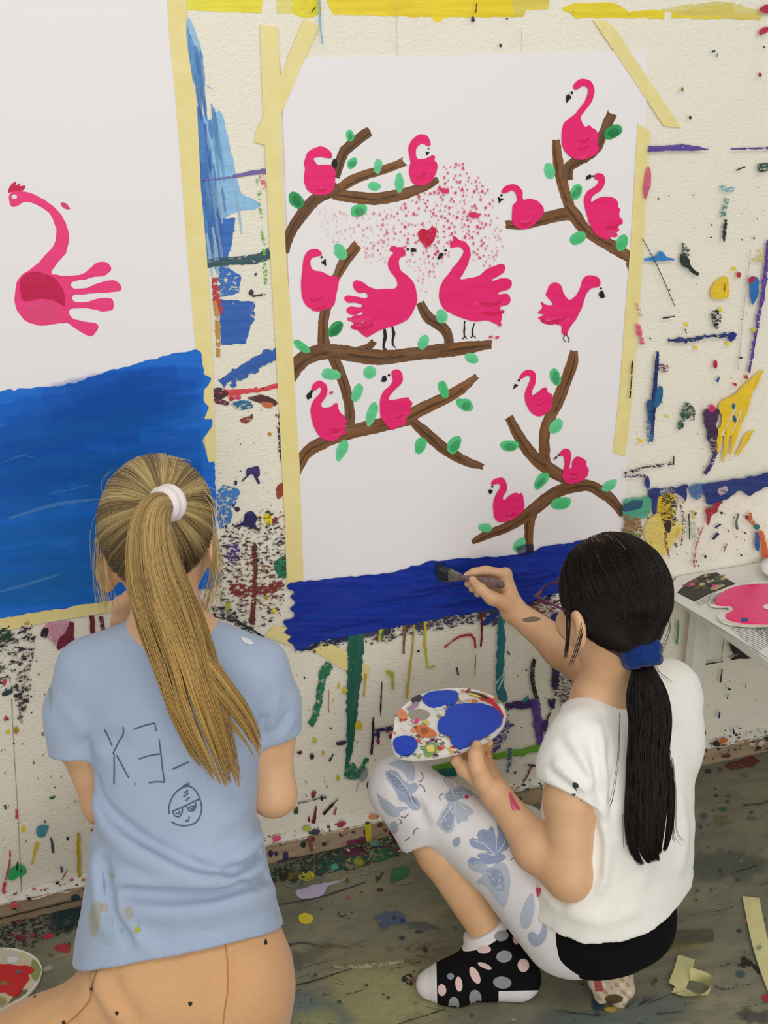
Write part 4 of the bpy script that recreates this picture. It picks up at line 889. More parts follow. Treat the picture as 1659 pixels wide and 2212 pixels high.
def sheet(name, P, parent): return slab(WALL, P, 0.0012, 0.001, name, [MAT['paper']], parent)
big = empty('painting', Yp(1000, 750), 'tall white paper sheet painted with pink flamingos on brown branches above a blue strip', 'painting')
sheet('paper_sheet', [(605, 126), (800, 122), (1100, 116), (1398, 108), (1396, 240), (1388, 420), (1376, 620), (1364, 840), (1354, 1000), (1348, 1130), (1342, 1272), (1180, 1292), (900, 1342), (646, 1388), (640, 1200), (632, 900), (620, 500), (610, 220)], big)
def branch(strokes):
    k = pm(); rgb = np.array(BROWN)
    for c, P in strokes:
        k.stroke(X(c, P), tuple(rgb*rng.uniform(0.86, 1.1)), 1.0, 0.82, 0, 0.4, 3.5, 0.8)
        Q = X(c, P); 
        for q in range(2):   # darker and lighter bristle lines inside the stroke
            off = rng.uniform(-0.28, 0.28); R = [(p[0]+off*p[2]*0.7, p[1]+off*p[2]*0.7, p[2]*0.28) for p in Q]
            k.stroke(R, tuple(rgb*(0.66 if q else 1.25)), 0.5, 0.15, 0, 0.25, 4, 0.3)
    return k.build('painted_branch', [MAT['woodpaint']], big)
S = lambda c, *P: (c, P)
branch([S('A', (415, 440, 60), (470, 270, 75), (550, 190, 80), (662, 108, 74)), S('A', (420, 540, 70), (520, 470, 75), (640, 420, 70), (780, 380, 62), (908, 328, 62)), S('A', (400, 560, 80), (520, 580, 85), (700, 595, 88), (900, 560, 82), (1050, 510, 62), (1145, 458, 46)), S('A', (52, 975, 58), (90, 840, 75), (180, 700, 88), (270, 600, 88), (370, 545, 88), (440, 510, 75))])
branch([S('A', (400, 1200, 50), (470, 1060, 78), (540, 965, 78), (575, 920, 72)), S('B', (350, 60, 80), (325, 200, 72), (330, 330, 85), (345, 410, 90)), S('B', (1020, 50, 60), (1080, 150, 80), (1180, 220, 78), (1222, 290, 70), (1225, 370, 60)), S('B', (550, 400, 60), (640, 370, 55), (690, 322, 46)), S('B', (400, 440, 80), (450, 560, 78), (495, 700, 72), (515, 820, 72), (515, 930, 75)), S('B', (450, 400, 105), (650, 432, 112), (800, 435, 102), (1000, 410, 95), (1200, 388, 100), (1350, 370, 92), (1530, 345, 60)), S('B', (66, 690, 46), (75, 590, 110), (170, 460, 112), (300, 402, 112), (500, 402, 102))])
branch([S('B', (130, 1275, 60), (200, 1130, 84), (320, 1050, 92), (500, 980, 98), (750, 920, 102), (950, 870, 102)), S('B', (920, 870, 92), (1050, 800, 92), (1200, 730, 87), (1320, 660, 76), (1428, 570, 38)), S('B', (960, 890, 60), (1040, 960, 80), (1150, 1060, 82), (1250, 1130, 78), (1370, 1190, 66), (1472, 1222, 40))])
branch([S('C', (750, 635, 68), (765, 800, 88), (790, 950, 98), (830, 1100, 98), (870, 1220, 100)), S('C', (850, 980, 100), (870, 870, 95), (980, 800, 98), (1100, 720, 92), (1170, 580, 86), (1255, 390, 92)), S('C', (310, 1392, 75), (450, 1390, 92), (600, 1350, 105), (750, 1310, 112), (880, 1290, 120)), S('C', (850, 1220, 110), (920, 1310, 122), (1000, 1420, 105), (1120, 1510, 105), (1280, 1600, 112), (1445, 1705, 92)), S('C', (1395, 1725, 42), (1430, 1850, 40))])
branch([S('D', (995, 80, 70), (980, 180, 102), (930, 320, 102), (860, 500, 112), (790, 650, 102), (735, 800, 98), (730, 1000, 98), (745, 1110, 100)), S('D', (640, 1490, 95), (600, 1600, 92), (590, 1750, 78), (600, 1870, 74)), S('D', (418, 675, 80), (480, 800, 92), (560, 930, 108), (660, 1050, 112), (800, 1150, 122), (950, 1230, 100)), S('D', (90, 1785, 48), (200, 1730, 78), (380, 1660, 88), (550, 1560, 102), (700, 1440, 112), (860, 1330, 107), (1030, 1285, 107), (1140, 1285, 102), (1260, 1350, 102), (1360, 1440, 88), (1432, 1545, 60))])
# leaves: crop, cx, cy, half a, half b, angle, strength
GL = (72, 196, 122)
LV = [('A', 518, 140, 27, 46, -8, 1), ('A', 535, 338, 32, 46, 40, .9), ('A', 718, 362, 29, 50, 8, .75), ('A', 690, 505, 46, 32, 5, .75), ('A', 872, 480, 33, 66, 0, .75), ('A', 132, 605, 46, 66, -35, 1.15), ('A', 580, 680, 62, 46, -20, 1), ('A', 450, 975, 46, 64, -28, .75),
      ('B', 412, 235, 42, 70, 38, 1.1), ('B', 172, 360, 30, 72, -50, .85), ('B', 378, 560, 74, 40, 8, .7), ('B', 1045, 330, 36, 54, 25, .7), ('B', 1175, 145, 42, 48, 0, .75), ('B', 1390, 443, 52, 34, 20, .75), ('B', 660, 545, 46, 46, 0, .75), ('B', 570, 688, 35, 76, 18, .75), ('B', 672, 845, 36, 92, 18, .75), ('B', 1188, 668, 36, 66, -15, .85), ('B', 1338, 778, 64, 38, 28, .9), ('B', 462, 1098, 34, 78, 22, .75), ('B', 1022, 1070, 42, 60, 30, .8), ('B', 1265, 1066, 46, 68, 28, .9),
      ('C', 1265, 558, 90, 58, -30, 1.3), ('C', 695, 912, 46, 78, -10, .75), ('C', 932, 1095, 50, 80, 25, .9), ('C', 948, 1512, 76, 52, -35, .85), ('C', 1345, 1552, 50, 80, 20, .8),
      ('D', 75, 140, 64, 42, 25, .75), ('D', 28, 560, 62, 54, 25, .9), ('D', 828, 308, 50, 80, -15, 1), ('D', 838, 745, 50, 80, 38, .75), ('D', 418, 925, 82, 50, 0, 1), ('D', 700, 1240, 46, 86, 35, .9), ('D', 880, 1440, 96, 54, -12, .85), ('D', 1313, 1280, 70, 42, -35, .75), ('D', 203, 1660, 60, 42, 10, .75), ('D', 505, 1812, 46, 72, 45, .75)]
MAT['leafpaint'] = paint_mat('green_brush_paint', False, 0.5, 0.1, 0.15, 0.25)
for c, cx, cy, a, b, an, st in LV:
    ox, oy, s = CR[c]; k = pm()
    rgb = (112, 226, 160) if st < .8 else (86, 214, 136) if st < 1.1 else (40, 170, 92)
    k.ell(cx/s+ox, cy/s+oy, a/s, b/s, an, rgb, 0.9, 1, 0.8, 26)
    k.ell(cx/s+ox+1, cy/s+oy+2, a/s*0.6, b/s*0.7, an+8, tuple(np.array(rgb)*(0.82 if st > .85 else 1.06)), 0.5, 1, 0.8, 18)
    k.build('painted_leaf', [MAT['leafpaint']], big)
# flamingos: outline, eye, beak, legs
FL = [
 ('A', [(385, 300), (378, 255), (340, 228), (290, 222), (245, 240), (205, 280), (190, 340), (195, 380), (187, 450), (205, 520), (250, 560), (310, 570), (370, 555), (405, 520), (412, 450), (415, 400), (395, 360), (350, 350), (290, 350), (258, 310), (300, 295), (350, 303)], (377, 298, 6), [(385, 345), (400, 308), (422, 310), (428, 350), (415, 385), (395, 370)], []),
 ('A', [(1095, 215), (1092, 180), (1065, 140), (1020, 135), (970, 165), (940, 220), (938, 270), (950, 330), (940, 370), (945, 430), (975, 490), (1040, 500), (1100, 470), (1130, 420), (1145, 370), (1140, 335), (1124, 322), (1128, 290), (1110, 282), (1060, 305), (1005, 310), (992, 270), (1000, 225), (1040, 200), (1070, 215)], (1081, 235, 6), [(1060, 257), (1090, 262), (1075, 283), (1066, 282)], []),
 ('A', [(315, 1000), (308, 970), (270, 955), (225, 965), (190, 1010), (178, 1100), (168, 1200), (172, 1290), (190, 1340), (215, 1370), (240, 1385), (245, 1402), (268, 1385), (310, 1398), (360, 1385), (400, 1360), (415, 1300), (430, 1240), (440, 1170), (420, 1150), (370, 1145), (320, 1120), (255, 1105), (235, 1075), (240, 1030), (280, 1010)], (315, 1014, 8), [(310, 1052), (345, 1022), (348, 1080)], []),
 ('A', [(805, 950), (835, 930), (850, 940), (885, 943), (912, 965), (912, 1000), (880, 1015), (868, 1045), (880, 1105), (935, 1150), (975, 1195), (992, 1255), (1000, 1320), (985, 1370), (945, 1445), (900, 1480), (820, 1510), (740, 1535), (680, 1565), (640, 1586), (600, 1565), (568, 1530), (575, 1500), (610, 1488), (618, 1475), (580, 1486), (535, 1480), (522, 1455), (545, 1432), (600, 1425), (615, 1415), (600, 1405), (560, 1425), (510, 1420), (492, 1395), (510, 1370), (560, 1370), (600, 1372), (605, 1355), (560, 1340), (505, 1340), (475, 1310), (500, 1288), (560, 1295), (630, 1308), (645, 1290), (630, 1268), (580, 1270), (548, 1240), (540, 1200), (560, 1180), (605, 1190), (650, 1222), (700, 1242), (760, 1243), (830, 1240), (858, 1215), (845, 1165), (800, 1105), (790, 1060), (805, 1010), (832, 985), (808, 970)], (932, 957, 10), [(955, 948), (985, 950), (998, 975), (955, 978)], [[(765, 1530, 18), (770, 1580, 26), (762, 1630, 18), (760, 1669, 14), (782, 1672, 8)], [(822, 1512, 14), (832, 1565, 20), (824, 1615, 14), (828, 1645, 10), (848, 1662, 8)]]),
 ('R', [(287, 1070), (285, 1045), (298, 1040), (296, 1018), (310, 1025), (325, 1038), (350, 1045), (370, 1075), (372, 1110), (358, 1150), (340, 1185), (328, 1207), (365, 1203), (410, 1192), (440, 1165), (480, 1148), (512, 1140), (524, 1152), (518, 1175), (490, 1195), (462, 1210), (470, 1215), (505, 1203), (540, 1205), (552, 1222), (545, 1245), (515, 1258), (490, 1265), (495, 1272), (530, 1270), (546, 1290), (538, 1315), (505, 1325), (500, 1335), (508, 1360), (505, 1392), (490, 1402), (440, 1385), (390, 1390), (320, 1368), (262, 1338), (240, 1300), (238, 1260), (252, 1220), (280, 1180), (315, 1135), (340, 1100), (342, 1082), (328, 1068), (305, 1068)], (265, 1082, 6), [(228, 1120), (240, 1095), (256, 1092), (255, 1110), (236, 1122)], [[(348, 1388, 4), (346, 1430, 7), (346, 1460, 5), (336, 1464, 4)], [(346, 1450, 4), (358, 1464, 4)], [(390, 1396, 4), (382, 1430, 6), (382, 1452, 5), (374, 1460, 4)], [(382, 1448, 4), (396, 1460, 4)]]),
 ('R', [(935, 1215), (915, 1195), (885, 1190), (860, 1205), (850, 1240), (830, 1275), (800, 1297), (775, 1265), (765, 1235), (740, 1220), (715, 1232), (705, 1260), (700, 1275), (720, 1300), (730, 1318), (700, 1318), (678, 1305), (682, 1330), (665, 1352), (690, 1360), (665, 1375), (690, 1385), (720, 1382), (740, 1400), (765, 1410), (768, 1440), (790, 1448), (800, 1420), (830, 1380), (855, 1330), (870, 1280), (890, 1250), (915, 1243), (932, 1235)], (937, 1247, 5), [(928, 1265), (945, 1255), (955, 1285), (940, 1290), (928, 1278)], [[(780, 1445, 4), (775, 1468, 4), (788, 1478, 4)], [(786, 1445, 4), (800, 1466, 4), (796, 1480, 4)]]),
 ('C', [(905, 155), (925, 120), (965, 88), (1020, 85), (1065, 105), (1092, 150), (1095, 210), (1075, 280), (1040, 330), (1000, 385), (975, 420), (980, 460), (1000, 500), (1020, 515), (1050, 500), (1075, 525), (1105, 540), (1125, 570), (1135, 600), (1125, 640), (1130, 690), (1140, 705), (1110, 755), (1050, 790), (990, 808), (930, 805), (880, 780), (830, 735), (803, 670), (803, 590), (812, 500), (850, 455), (920, 400), (950, 360), (1000, 300), (1030, 240), (1038, 190), (1025, 155), (980, 150), (935, 185), (910, 175)], (894, 210, 13), [(842, 290), (842, 240), (860, 218), (885, 240), (885, 262), (862, 280), (855, 300)], []),
 ('C', [(262, 1095), (280, 1065), (320, 1038), (370, 1028), (420, 1050), (450, 1095), (458, 1165), (520, 1158), (580, 1175), (625, 1215), (642, 1265), (620, 1320), (580, 1365), (540, 1400), (480, 1430), (420, 1425), (375, 1395), (358, 1340), (358, 1260), (370, 1210), (395, 1190), (400, 1150), (385, 1100), (350, 1082), (310, 1105), (268, 1110)], (262, 1127, 11), [(228, 1138), (255, 1155), (290, 1158), (260, 1178), (240, 1202)], []),
 ('C', [(1105, 985), (1100, 945), (1125, 928), (1170, 935), (1192, 975), (1185, 1030), (1150, 1085), (1100, 1120), (1070, 1150), (1070, 1188), (1120, 1155), (1180, 1140), (1250, 1145), (1290, 1165), (1310, 1200), (1305, 1230), (1325, 1250), (1318, 1290), (1325, 1330), (1345, 1340), (1345, 1385), (1310, 1395), (1310, 1440), (1270, 1455), (1300, 1470), (1295, 1500), (1240, 1500), (1215, 1525), (1150, 1510), (1090, 1455), (1050, 1380), (1020, 1280), (1003, 1190), (1010, 1130), (1040, 1085), (1090, 1055), (1130, 1015), (1130, 990)], (1085, 957, 9), [(1020, 992), (1025, 955), (1055, 940), (1070, 950), (1065, 975), (1035, 985)], []),
 ('B', [(240, 665), (255, 630), (300, 605), (340, 625), (357, 670), (345, 720), (310, 775), (330, 800), (380, 790), (410, 765), (430, 770), (432, 800), (455, 840), (480, 860), (485, 885), (505, 895), (480, 915), (490, 945), (480, 960), (492, 985), (450, 1000), (430, 1025), (390, 1038), (340, 1030), (295, 1000), (262, 940), (240, 870), (235, 810), (260, 740), (300, 700), (315, 660), (300, 650), (270, 675)], (243, 682, 10), [(203, 715), (220, 692), (248, 690), (242, 725), (215, 742)], []),
 ('B', [(820, 580), (818, 540), (850, 525), (885, 540), (898, 580), (890, 620), (850, 660), (810, 705), (800, 740), (850, 740), (900, 728), (940, 725), (945, 745), (965, 760), (960, 785), (950, 800), (960, 830), (920, 870), (910, 920), (870, 930), (825, 958), (780, 925), (745, 880), (732, 820), (738, 730), (760, 680), (810, 635), (825, 605)], (798, 565, 9), [(742, 610), (752, 572), (775, 570), (783, 600), (765, 615)], []),
 ('D', [(505, 320), (520, 285), (555, 252), (600, 242), (640, 262), (655, 300), (645, 380), (620, 440), (625, 475), (680, 435), (715, 405), (755, 410), (760, 445), (795, 465), (800, 520), (790, 590), (740, 640), (690, 660), (640, 650), (595, 605), (565, 540), (555, 470), (575, 400), (600, 340), (600, 305), (570, 298), (530, 325)], (503, 338, 11), [(450, 418), (465, 368), (498, 382)], []),
 ('D', [(862, 1000), (880, 970), (925, 950), (960, 970), (970, 1020), (960, 1080), (955, 1130), (975, 1120), (985, 1060), (1020, 1022), (1065, 1030), (1105, 1065), (1108, 1100), (1130, 1140), (1110, 1200), (1060, 1240), (990, 1265), (930, 1258), (890, 1200), (895, 1160), (910, 1100), (910, 1050), (900, 1015), (875, 1015)], (858, 1007, 10), [(808, 1055), (835, 1015), (850, 1030)], []),
 ('D', [(250, 1265), (280, 1225), (340, 1207), (380, 1235), (397, 1290), (385, 1340), (360, 1385), (370, 1412), (420, 1370), (470, 1348), (510, 1355), (520, 1342), (540, 1370), (545, 1420), (552, 1470), (520, 1530), (450, 1580), (380, 1605), (330, 1608), (290, 1580), (275, 1520), (275, 1430), (295, 1360), (330, 1310), (335, 1275), (310, 1265), (265, 1275)], (264, 1290, 10), [(228, 1320), (255, 1315), (270, 1330), (248, 1362), (232, 1345)], []),
]
for c, P, ey, bk, legs in FL:
    k = pm(); Q = X(c, P); k.poly(Q, PINK, 1, 0, 0.35, True, 3)
    Qa = np.array([q[:2] for q in Q]); ce = Qa.mean(0); 
    lowc = np.array([Qa[Qa[:, 1] > ce[1]].mean(0)])[0]; ext = Qa.max(0)-Qa.min(0)
    for i in range(4):   # fat daubed strokes on the body
        a = lowc+rng.normal(size=2)*ext*0.05+[0, ext[1]*0.06]; w = ext[0]*0.14
        k.stroke([(a[0]-w*1.1, a[1]+rng.normal()*2, w*0.7), (a[0], a[1]+3, w*0.9), (a[0]+w*1.1, a[1]-rng.uniform(0, 6), w*0.6)], (226, 20, 92) if i % 2 else (244, 60, 126), 0.6, 0.2, 0, 0.5, 3, 0.4)
    fo = k.build('painted_flamingo', [MAT['paint']], big)
    k = pm(); k.poly(X(c, bk), BEAK, 1, 0, 0.2, False, 3); k.build('beak', [MAT['paint']], fo)
    e = X(c, [ey])[0]; k = pm(); k.ell(e[0], e[1], e[2], e[2], 0, BEAK, 1, 0, 0.2, 14); k.build('eye', [MAT['paint']], fo)
    if len(legs) == 4: legs = [legs[:2], legs[2:]]
    else: legs = [[l] for l in legs]
    for lg in legs:
        k = pm()
        for l in lg: k.stroke(X(c, l), BEAK, 1, 1, 0, 0.25, 2.5)
        k.build('leg', [MAT['paint']], fo)
k = pm(); k.poly(X('R', [(185, 1066), (158, 1045), (147, 1018), (152, 997), (170, 988), (187, 994), (205, 983), (222, 987), (222, 1015), (212, 1045)]), (214, 18, 62), 1, 0, 0.3)
k.poly(X('R', [(180, 1050), (165, 1035), (160, 1010), (172, 1000), (190, 1008), (200, 1030)]), (228, 40, 84), 0.5, 1, 0.3)
k.build('painted_heart', [MAT['paint']], big)
# cloud of pink dabs
reg = np.array([q[:2] for q in X('A', [(280, 650), (450, 640), (560, 720), (750, 640), (900, 640), (1020, 560), (1150, 510), (1200, 335), (1330, 335), (1450, 450), (1530, 560), (1600, 800), (1620, 940), (1520, 1090), (1400, 1050), (1390, 900), (1300, 840), (1230, 1000), (1170, 1060), (1110, 1200), (1030, 1330), (1000, 1180), (930, 1080), (860, 900), (780, 1050), (600, 1060), (610, 920), (400, 915), (300, 900)])])
k = pm(); lo, hi = reg.min(0), reg.max(0); n = 0; used = []
while n < 400:
    p = rng.uniform(lo, hi); ins = False; j = len(reg)-1
    for i in range(len(reg)):
        if (reg[i, 1] > p[1]) != (reg[j, 1] > p[1]) and p[0] < (reg[j, 0]-reg[i, 0])*(p[1]-reg[i, 1])/(reg[j, 1]-reg[i, 1])+reg[i, 0]: ins = not ins
        j = i
    if not ins or any((p[0]-u[0])**2+(p[1]-u[1])**2 < 42 for u in used): continue
    used.append(p); n += 1
    fade = np.clip((p[0]-660)/240, 0.15, 1)*(0.55 if p[0] > 1060 or p[1] > 560 else 1)*rng.uniform(0.5, 1)
    a = rng.uniform(0, 6.28); r = rng.uniform(1.8, 4.2)
    k.poly([(p[0]+r*math.cos(a), p[1]+r*1.3*math.sin(a)), (p[0]+r*math.cos(a+2.2), p[1]+r*1.3*math.sin(a+2.2)), (p[0]+r*math.cos(a+4), p[1]+r*1.1*math.sin(a+4))], (228, 70, 122), fade, 1, 0.2, True, 2)
for p, P in (((0, 0), [(945, 403), (958, 407), (970, 410), (968, 418), (955, 416)]), ((0, 0), [(1012, 460), (1028, 458), (1038, 465), (1025, 472), (1014, 468)])): k.poly(P, (230, 40, 105), 0.95, 1, 0.5)
for q in ((1080, 702), (1060, 728), (1074, 729), (716, 848)): k.ell(q[0], q[1], 5, 3, -20, (226, 60, 110), 0.9, 1, 0.4, 10)
k = k.build('pink_dabs', [MAT['paint']], big); k['kind'] = 'stuff'
# blue strip along the bottom of the big sheet, carried over the tape and the wall
PY = 0.0038
k = pm()
BP = [(622, 1262), (648, 1256), (700, 1251), (750, 1247), (800, 1241), (850, 1236), (890, 1224), (935, 1212), (960, 1210), (1000, 1206), (1050, 1204), (1100, 1199), (1150, 1190), (1180, 1180), (1230, 1172), (1280, 1165), (1320, 1166), (1345, 1170), (1345, 1262), (1300, 1272), (1240, 1280), (1190, 1284), (1140, 1302), (1060, 1318), (1000, 1328), (940, 1338), (860, 1353), (780, 1370), (700, 1384), (660, 1398), (640, 1404), (634, 1394), (622, 1384), (630, 1376), (614, 1366), (622, 1358), (612, 1346), (616, 1338), (634, 1336), (638, 1325), (628, 1315), (638, 1302), (627, 1290), (636, 1280), (622, 1272)]
k.poly(BP, (0, 44, 158), 1, 0, 1.1, True, 4)
for i in range(16):
    y = rng.uniform(0.08, 0.92); x = rng.uniform(640, 1100); L = rng.uniform(120, 240); f = lambda xx: (1258-(xx-640)*0.135)*(1-y)+(1398-(xx-640)*0.205)*y
    k.stroke([(x, f(x), 10), (x+L/2, f(x+L/2), 14), (x+L, f(x+L), 10)], (0, 58, 176) if i % 2 else (0, 34, 138), 0.5, 0.2, 0, 1, 5, 0.3)
k.stroke([(1120, 1192, 22), (1138, 1188, 24), (1152, 1184, 22)], (10, 35, 80), 0.6, 0.3, 1)
k.stroke([(950, 1218, 24), (952, 1240, 26)], (4, 50, 90), 0.7, 0.4, 1)
k.build('painted_water', [MAT['seapaint']], big)
# ---- left sheet
PY = 0.0026; lay[0] = 0
lp = empty('painting', Yp(200, 600), 'white paper sheet on the left with one handprint flamingo above a wide blue sea', 'painting')
sheet('paper_sheet', [(-160, -130), (362, -130), (372, 90), (384, 250), (402, 480), (424, 760), (440, 1000), (450, 1150), (456, 1268), (240, 1306), (0, 1346), (-160, 1374)], lp)
k = pm(); Q = X('L', [(48, 890), (38, 850), (60, 825), (100, 825), (150, 840), (200, 870), (250, 910), (285, 965), (298, 1030), (285, 1090), (250, 1135), (225, 1180), (300, 1190), (360, 1180), (410, 1140), (440, 1130), (470, 1140), (480, 1165), (450, 1190), (410, 1195), (370, 1205), (310, 1218), (320, 1245), (380, 1240), (430, 1220), (490, 1210), (520, 1230), (518, 1255), (480, 1262), (420, 1265), (360, 1270), (315, 1275), (318, 1300), (370, 1305), (420, 1290), (470, 1285), (490, 1300), (485, 1335), (450, 1345), (400, 1335), (350, 1330), (305, 1335), (300, 1360), (330, 1380), (380, 1390), (415, 1395), (425, 1415), (400, 1448), (370, 1445), (320, 1415), (290, 1395), (230, 1400), (170, 1405), (110, 1385), (70, 1330), (65, 1260), (80, 1205), (120, 1170), (160, 1140), (215, 1080), (240, 1040), (240, 980), (215, 925), (170, 890), (110, 870), (75, 890)])
k.poly(Q, (246, 58, 128), 1, 0, 0.5, True, 3)
k.poly(X('L', [(85, 1225), (110, 1185), (180, 1175), (235, 1200), (270, 1250), (282, 1320), (235, 1300), (180, 1290), (120, 1305), (95, 1290)]), (214, 14, 82), 0.85, 1, 1)
k.poly(X('L', [(120, 1320), (200, 1300), (250, 1330), (240, 1380), (160, 1390), (110, 1365)]), (248, 90, 146), 0.6, 1, 1)
fo = k.build('painted_flamingo', [MAT['paint']], lp)
k = pm(); k.poly(X('L', [(35, 832), (45, 800), (70, 785), (66, 800), (92, 790), (85, 804), (110, 800), (100, 822), (60, 825)]), (216, 20, 80), 1, 0, 0.3); k.build('crest', [MAT['paint']], fo)
k = pm(); k.ell(62/2, 850/2, 6, 5, 0, (240, 232, 232), 1, 0, 0.3); k.build('eye', [MAT['paint']], fo)
k = pm(); k.poly(X('L', [(262, 875), (285, 878), (303, 902), (288, 903), (268, 892)]), (228, 60, 120), 0.95, 0.5, 0.4); k.build('pink_dab', [MAT['paint']], lp)
PY = 0.0038
k = pm()
k.poly([(-160, 852), (0, 845), (60, 838), (145, 832), (200, 812), (260, 795), (320, 778), (380, 764), (430, 757), (436, 775), (441, 800), (440, 806), (456, 818), (450, 832), (443, 840), (440, 862), (452, 880), (446, 892), (440, 905), (458, 906), (455, 925), (441, 945), (440, 958), (448, 985), (452, 1000), (464, 1004), (466, 1100), (468, 1200), (470, 1266), (380, 1276), (240, 1296), (150, 1312), (60, 1326), (0, 1336), (-160, 1362)], (4, 114, 218), 1, 0, 1.4, True, 4)
seal = [(0, 98, 206), (0, 106, 212), (6, 120, 218), (16, 128, 218), (30, 140, 220)]
for i in range(70):
    y = rng.uniform(0, 1); x = rng.uniform(-150, 280); L = rng.uniform(160, 330); f = lambda xx: (862-xx*0.17)*(1-y)+(1320-xx*0.10)*y
    x2 = min(x+L, 438); ci = min(4, int(y*3+rng.uniform(0, 2))); w = rng.uniform(34, 90)
    yy = [np.clip(f(q), 875-q*0.19, 1300) for q in (x, (x+x2)/2, x2)]
    k.stroke([(x, yy[0], w*0.7), ((x+x2)/2, yy[1]-rng.uniform(0, 10), w), (x2, yy[2], w*0.6)], seal[ci], 0.26, 0.0, 1, 2, 6, 0.0)
for P in ([(210, 1060, 1.6), (240, 1020, 2.2), (285, 1000, 1.6)], [(200, 1046, 1.2), (150, 1058, 2.2), (100, 1068, 1.2)], [(366, 944, 1.5), (390, 946, 1.5)], [(5, 1000, 1.2), (45, 985, 2.2), (80, 990, 1.2)], [(0, 1278, 4), (60, 1262, 7), (130, 1240, 4)], [(20, 1120, 6), (120, 1090, 9), (215, 1078, 4)]): k.stroke(P, (90, 160, 222), 0.5, 0.2, 1, 0.3, 4, 0.3)
k.build('painted_sea', [MAT['seapaint']], lp)
# ---------------------------------------------------------------- masking tape
TN = [0]
def tape(P, label):
    TN[0] += 1
    o = slab(WALL, P, 0.0028+0.00012*TN[0], 0.0001, 'masking_tape', [MAT['tape']])
    return tag(o, label, 'tape', 'masking tape strips on the wall')
tape([(360, -40), (403, -40), (402, 80), (414, 160), (426, 240), (434, 407), (446, 540), (456, 700), (463, 905), (466, 998), (447, 1000), (430, 830), (418, 700), (404, 540), (394, 400), (378, 200), (364, 60)], 'long pale yellow masking tape strip down the right edge of the left painting')
tape([(-100, 1352), (0, 1334), (60, 1322), (140, 1306), (240, 1290), (300, 1284), (300, 1312), (240, 1322), (150, 1336), (60, 1352), (0, 1366), (-100, 1386)], 'creased masking tape strip along the bottom edge of the left painting')
tape([(562, 52), (601, 60), (604, 160), (606, 226), (610, 407), (620, 588), (629, 678), (638, 860), (647, 1000), (652, 1140), (656, 1262), (620, 1268), (614, 1100), (606, 950), (599, 814), (592, 678), (586, 588), (579, 452), (572, 317), (566, 180)], 'long pale yellow masking tape strip down the left edge of the flamingo painting')
tape([(658, 40), (690, 58), (650, 145), (612, 236), (574, 314), (550, 306), (553, 284), (566, 258), (610, 150)], 'slanted masking tape strip across the top left corner of the flamingo painting')
tape([(1280, 42), (1308, 44), (1330, 62), (1395, 162), (1472, 276), (1434, 272), (1390, 205), (1340, 130)], 'slanted masking tape strip across the top right corner of the flamingo painting')
tape([(1378, 266), (1405, 284), (1400, 360), (1390, 520), (1379, 700), (1366, 850), (1352, 986), (1324, 978), (1338, 850), (1352, 660), (1364, 500), (1372, 360)], 'long masking tape strip down the right edge of the flamingo painting')
tape([(572, 1374), (592, 1350), (640, 1362), (700, 1384), (760, 1412), (802, 1446), (786, 1466), (730, 1440), (690, 1412), (620, 1392)], 'torn slanted masking tape strip under the bottom left corner of the flamingo painting')
# ---------------------------------------------------------------- people: materials
def cloth(name, c, c2, scale=350, rough=0.85, big=5, b=0.25, sheen=0.2):
    m = NT(name); m.set(Roughness=rough); m.b.inputs['Specular IOR Level'].default_value = 0.2; m.b.inputs['Sheen Weight'].default_value = sheen
    f = m.noise(scale, 3, 0.7); g = m.noise(big, 4)
    q = m.math('ADD', m.math('MULTIPLY', f, 0.6), m.math('MULTIPLY', g, 0.4))
    m.col(m.ramp(q, [(0.38, tuple(lin(c2))), (0.62, tuple(lin(c)))])); m.bump(f, b, 0.0012); return m.m
m = NT('skin'); m.set(Roughness=0.5); m.b.inputs['Subsurface Weight'].default_value = 0.12; m.b.inputs['Subsurface Radius'].default_value = (0.012, 0.005, 0.003); m.b.inputs['Subsurface Scale'].default_value = 0.5
f = m.noise(18, 4); g = m.noise(140, 3); m.col(m.ramp(f, [(0.3, tuple(lin((216, 168, 124)))), (0.7, tuple(lin((226, 182, 140))))])); m.bump(g, 0.08, 0.0008); MAT['skin'] = m.m
def hairmat(name, rough, spec):
    m = NT(name); m.set(Roughness=rough); m.b.inputs['Specular IOR Level'].default_value = spec
    a = m.n('ShaderNodeAttribute', attribute_name='col'); m.col(a.outputs['Color']); return m.m
MAT['blond'] = hairmat('blonde_hair', 0.42, 0.35); MAT['dark'] = hairmat('dark_hair', 0.42, 0.22)
MAT['bshirt'] = cloth('heather_blue_jersey', (168, 183, 204), (155, 170, 192), 620)
MAT['tan'] = cloth('tan_jersey', (218, 170, 122), (206, 156, 108), 500)
MAT['wshirt'] = cloth('white_jersey', (246, 244, 236), (236, 232, 220), 400)
MAT['legg'] = cloth('white_legging', (232, 228, 226), (218, 214, 214), 400, 0.8)
MAT['black'] = cloth('black_jersey', (9, 9, 11), (5, 5, 7), 400, 0.9, sheen=0.0)
MAT['scrunch'] = cloth('blue_scrunchie', (8, 52, 122), (4, 34, 90), 300)
MAT['elastic'] = cloth('white_hair_elastic', (246, 240, 238), (228, 216, 214), 300)
m = NT('sock_knit'); m.set(Roughness=0.9); m.b.inputs['Specular IOR Level'].default_value = 0.15
a = m.n('ShaderNodeAttribute', attribute_name='col'); m.col(a.outputs['Color']); m.bump(m.noise(600, 2), 0.3, 0.001); MAT['sock'] = m.m
m = NT('sock_pattern'); m.set(Roughness=0.9); m.b.inputs['Specular IOR Level'].default_value = 0.15
a = m.n('ShaderNodeAttribute', attribute_name='col'); sp = m.n('ShaderNodeSeparateXYZ'); m.l(a.outputs['Vector'], sp.inputs[0])
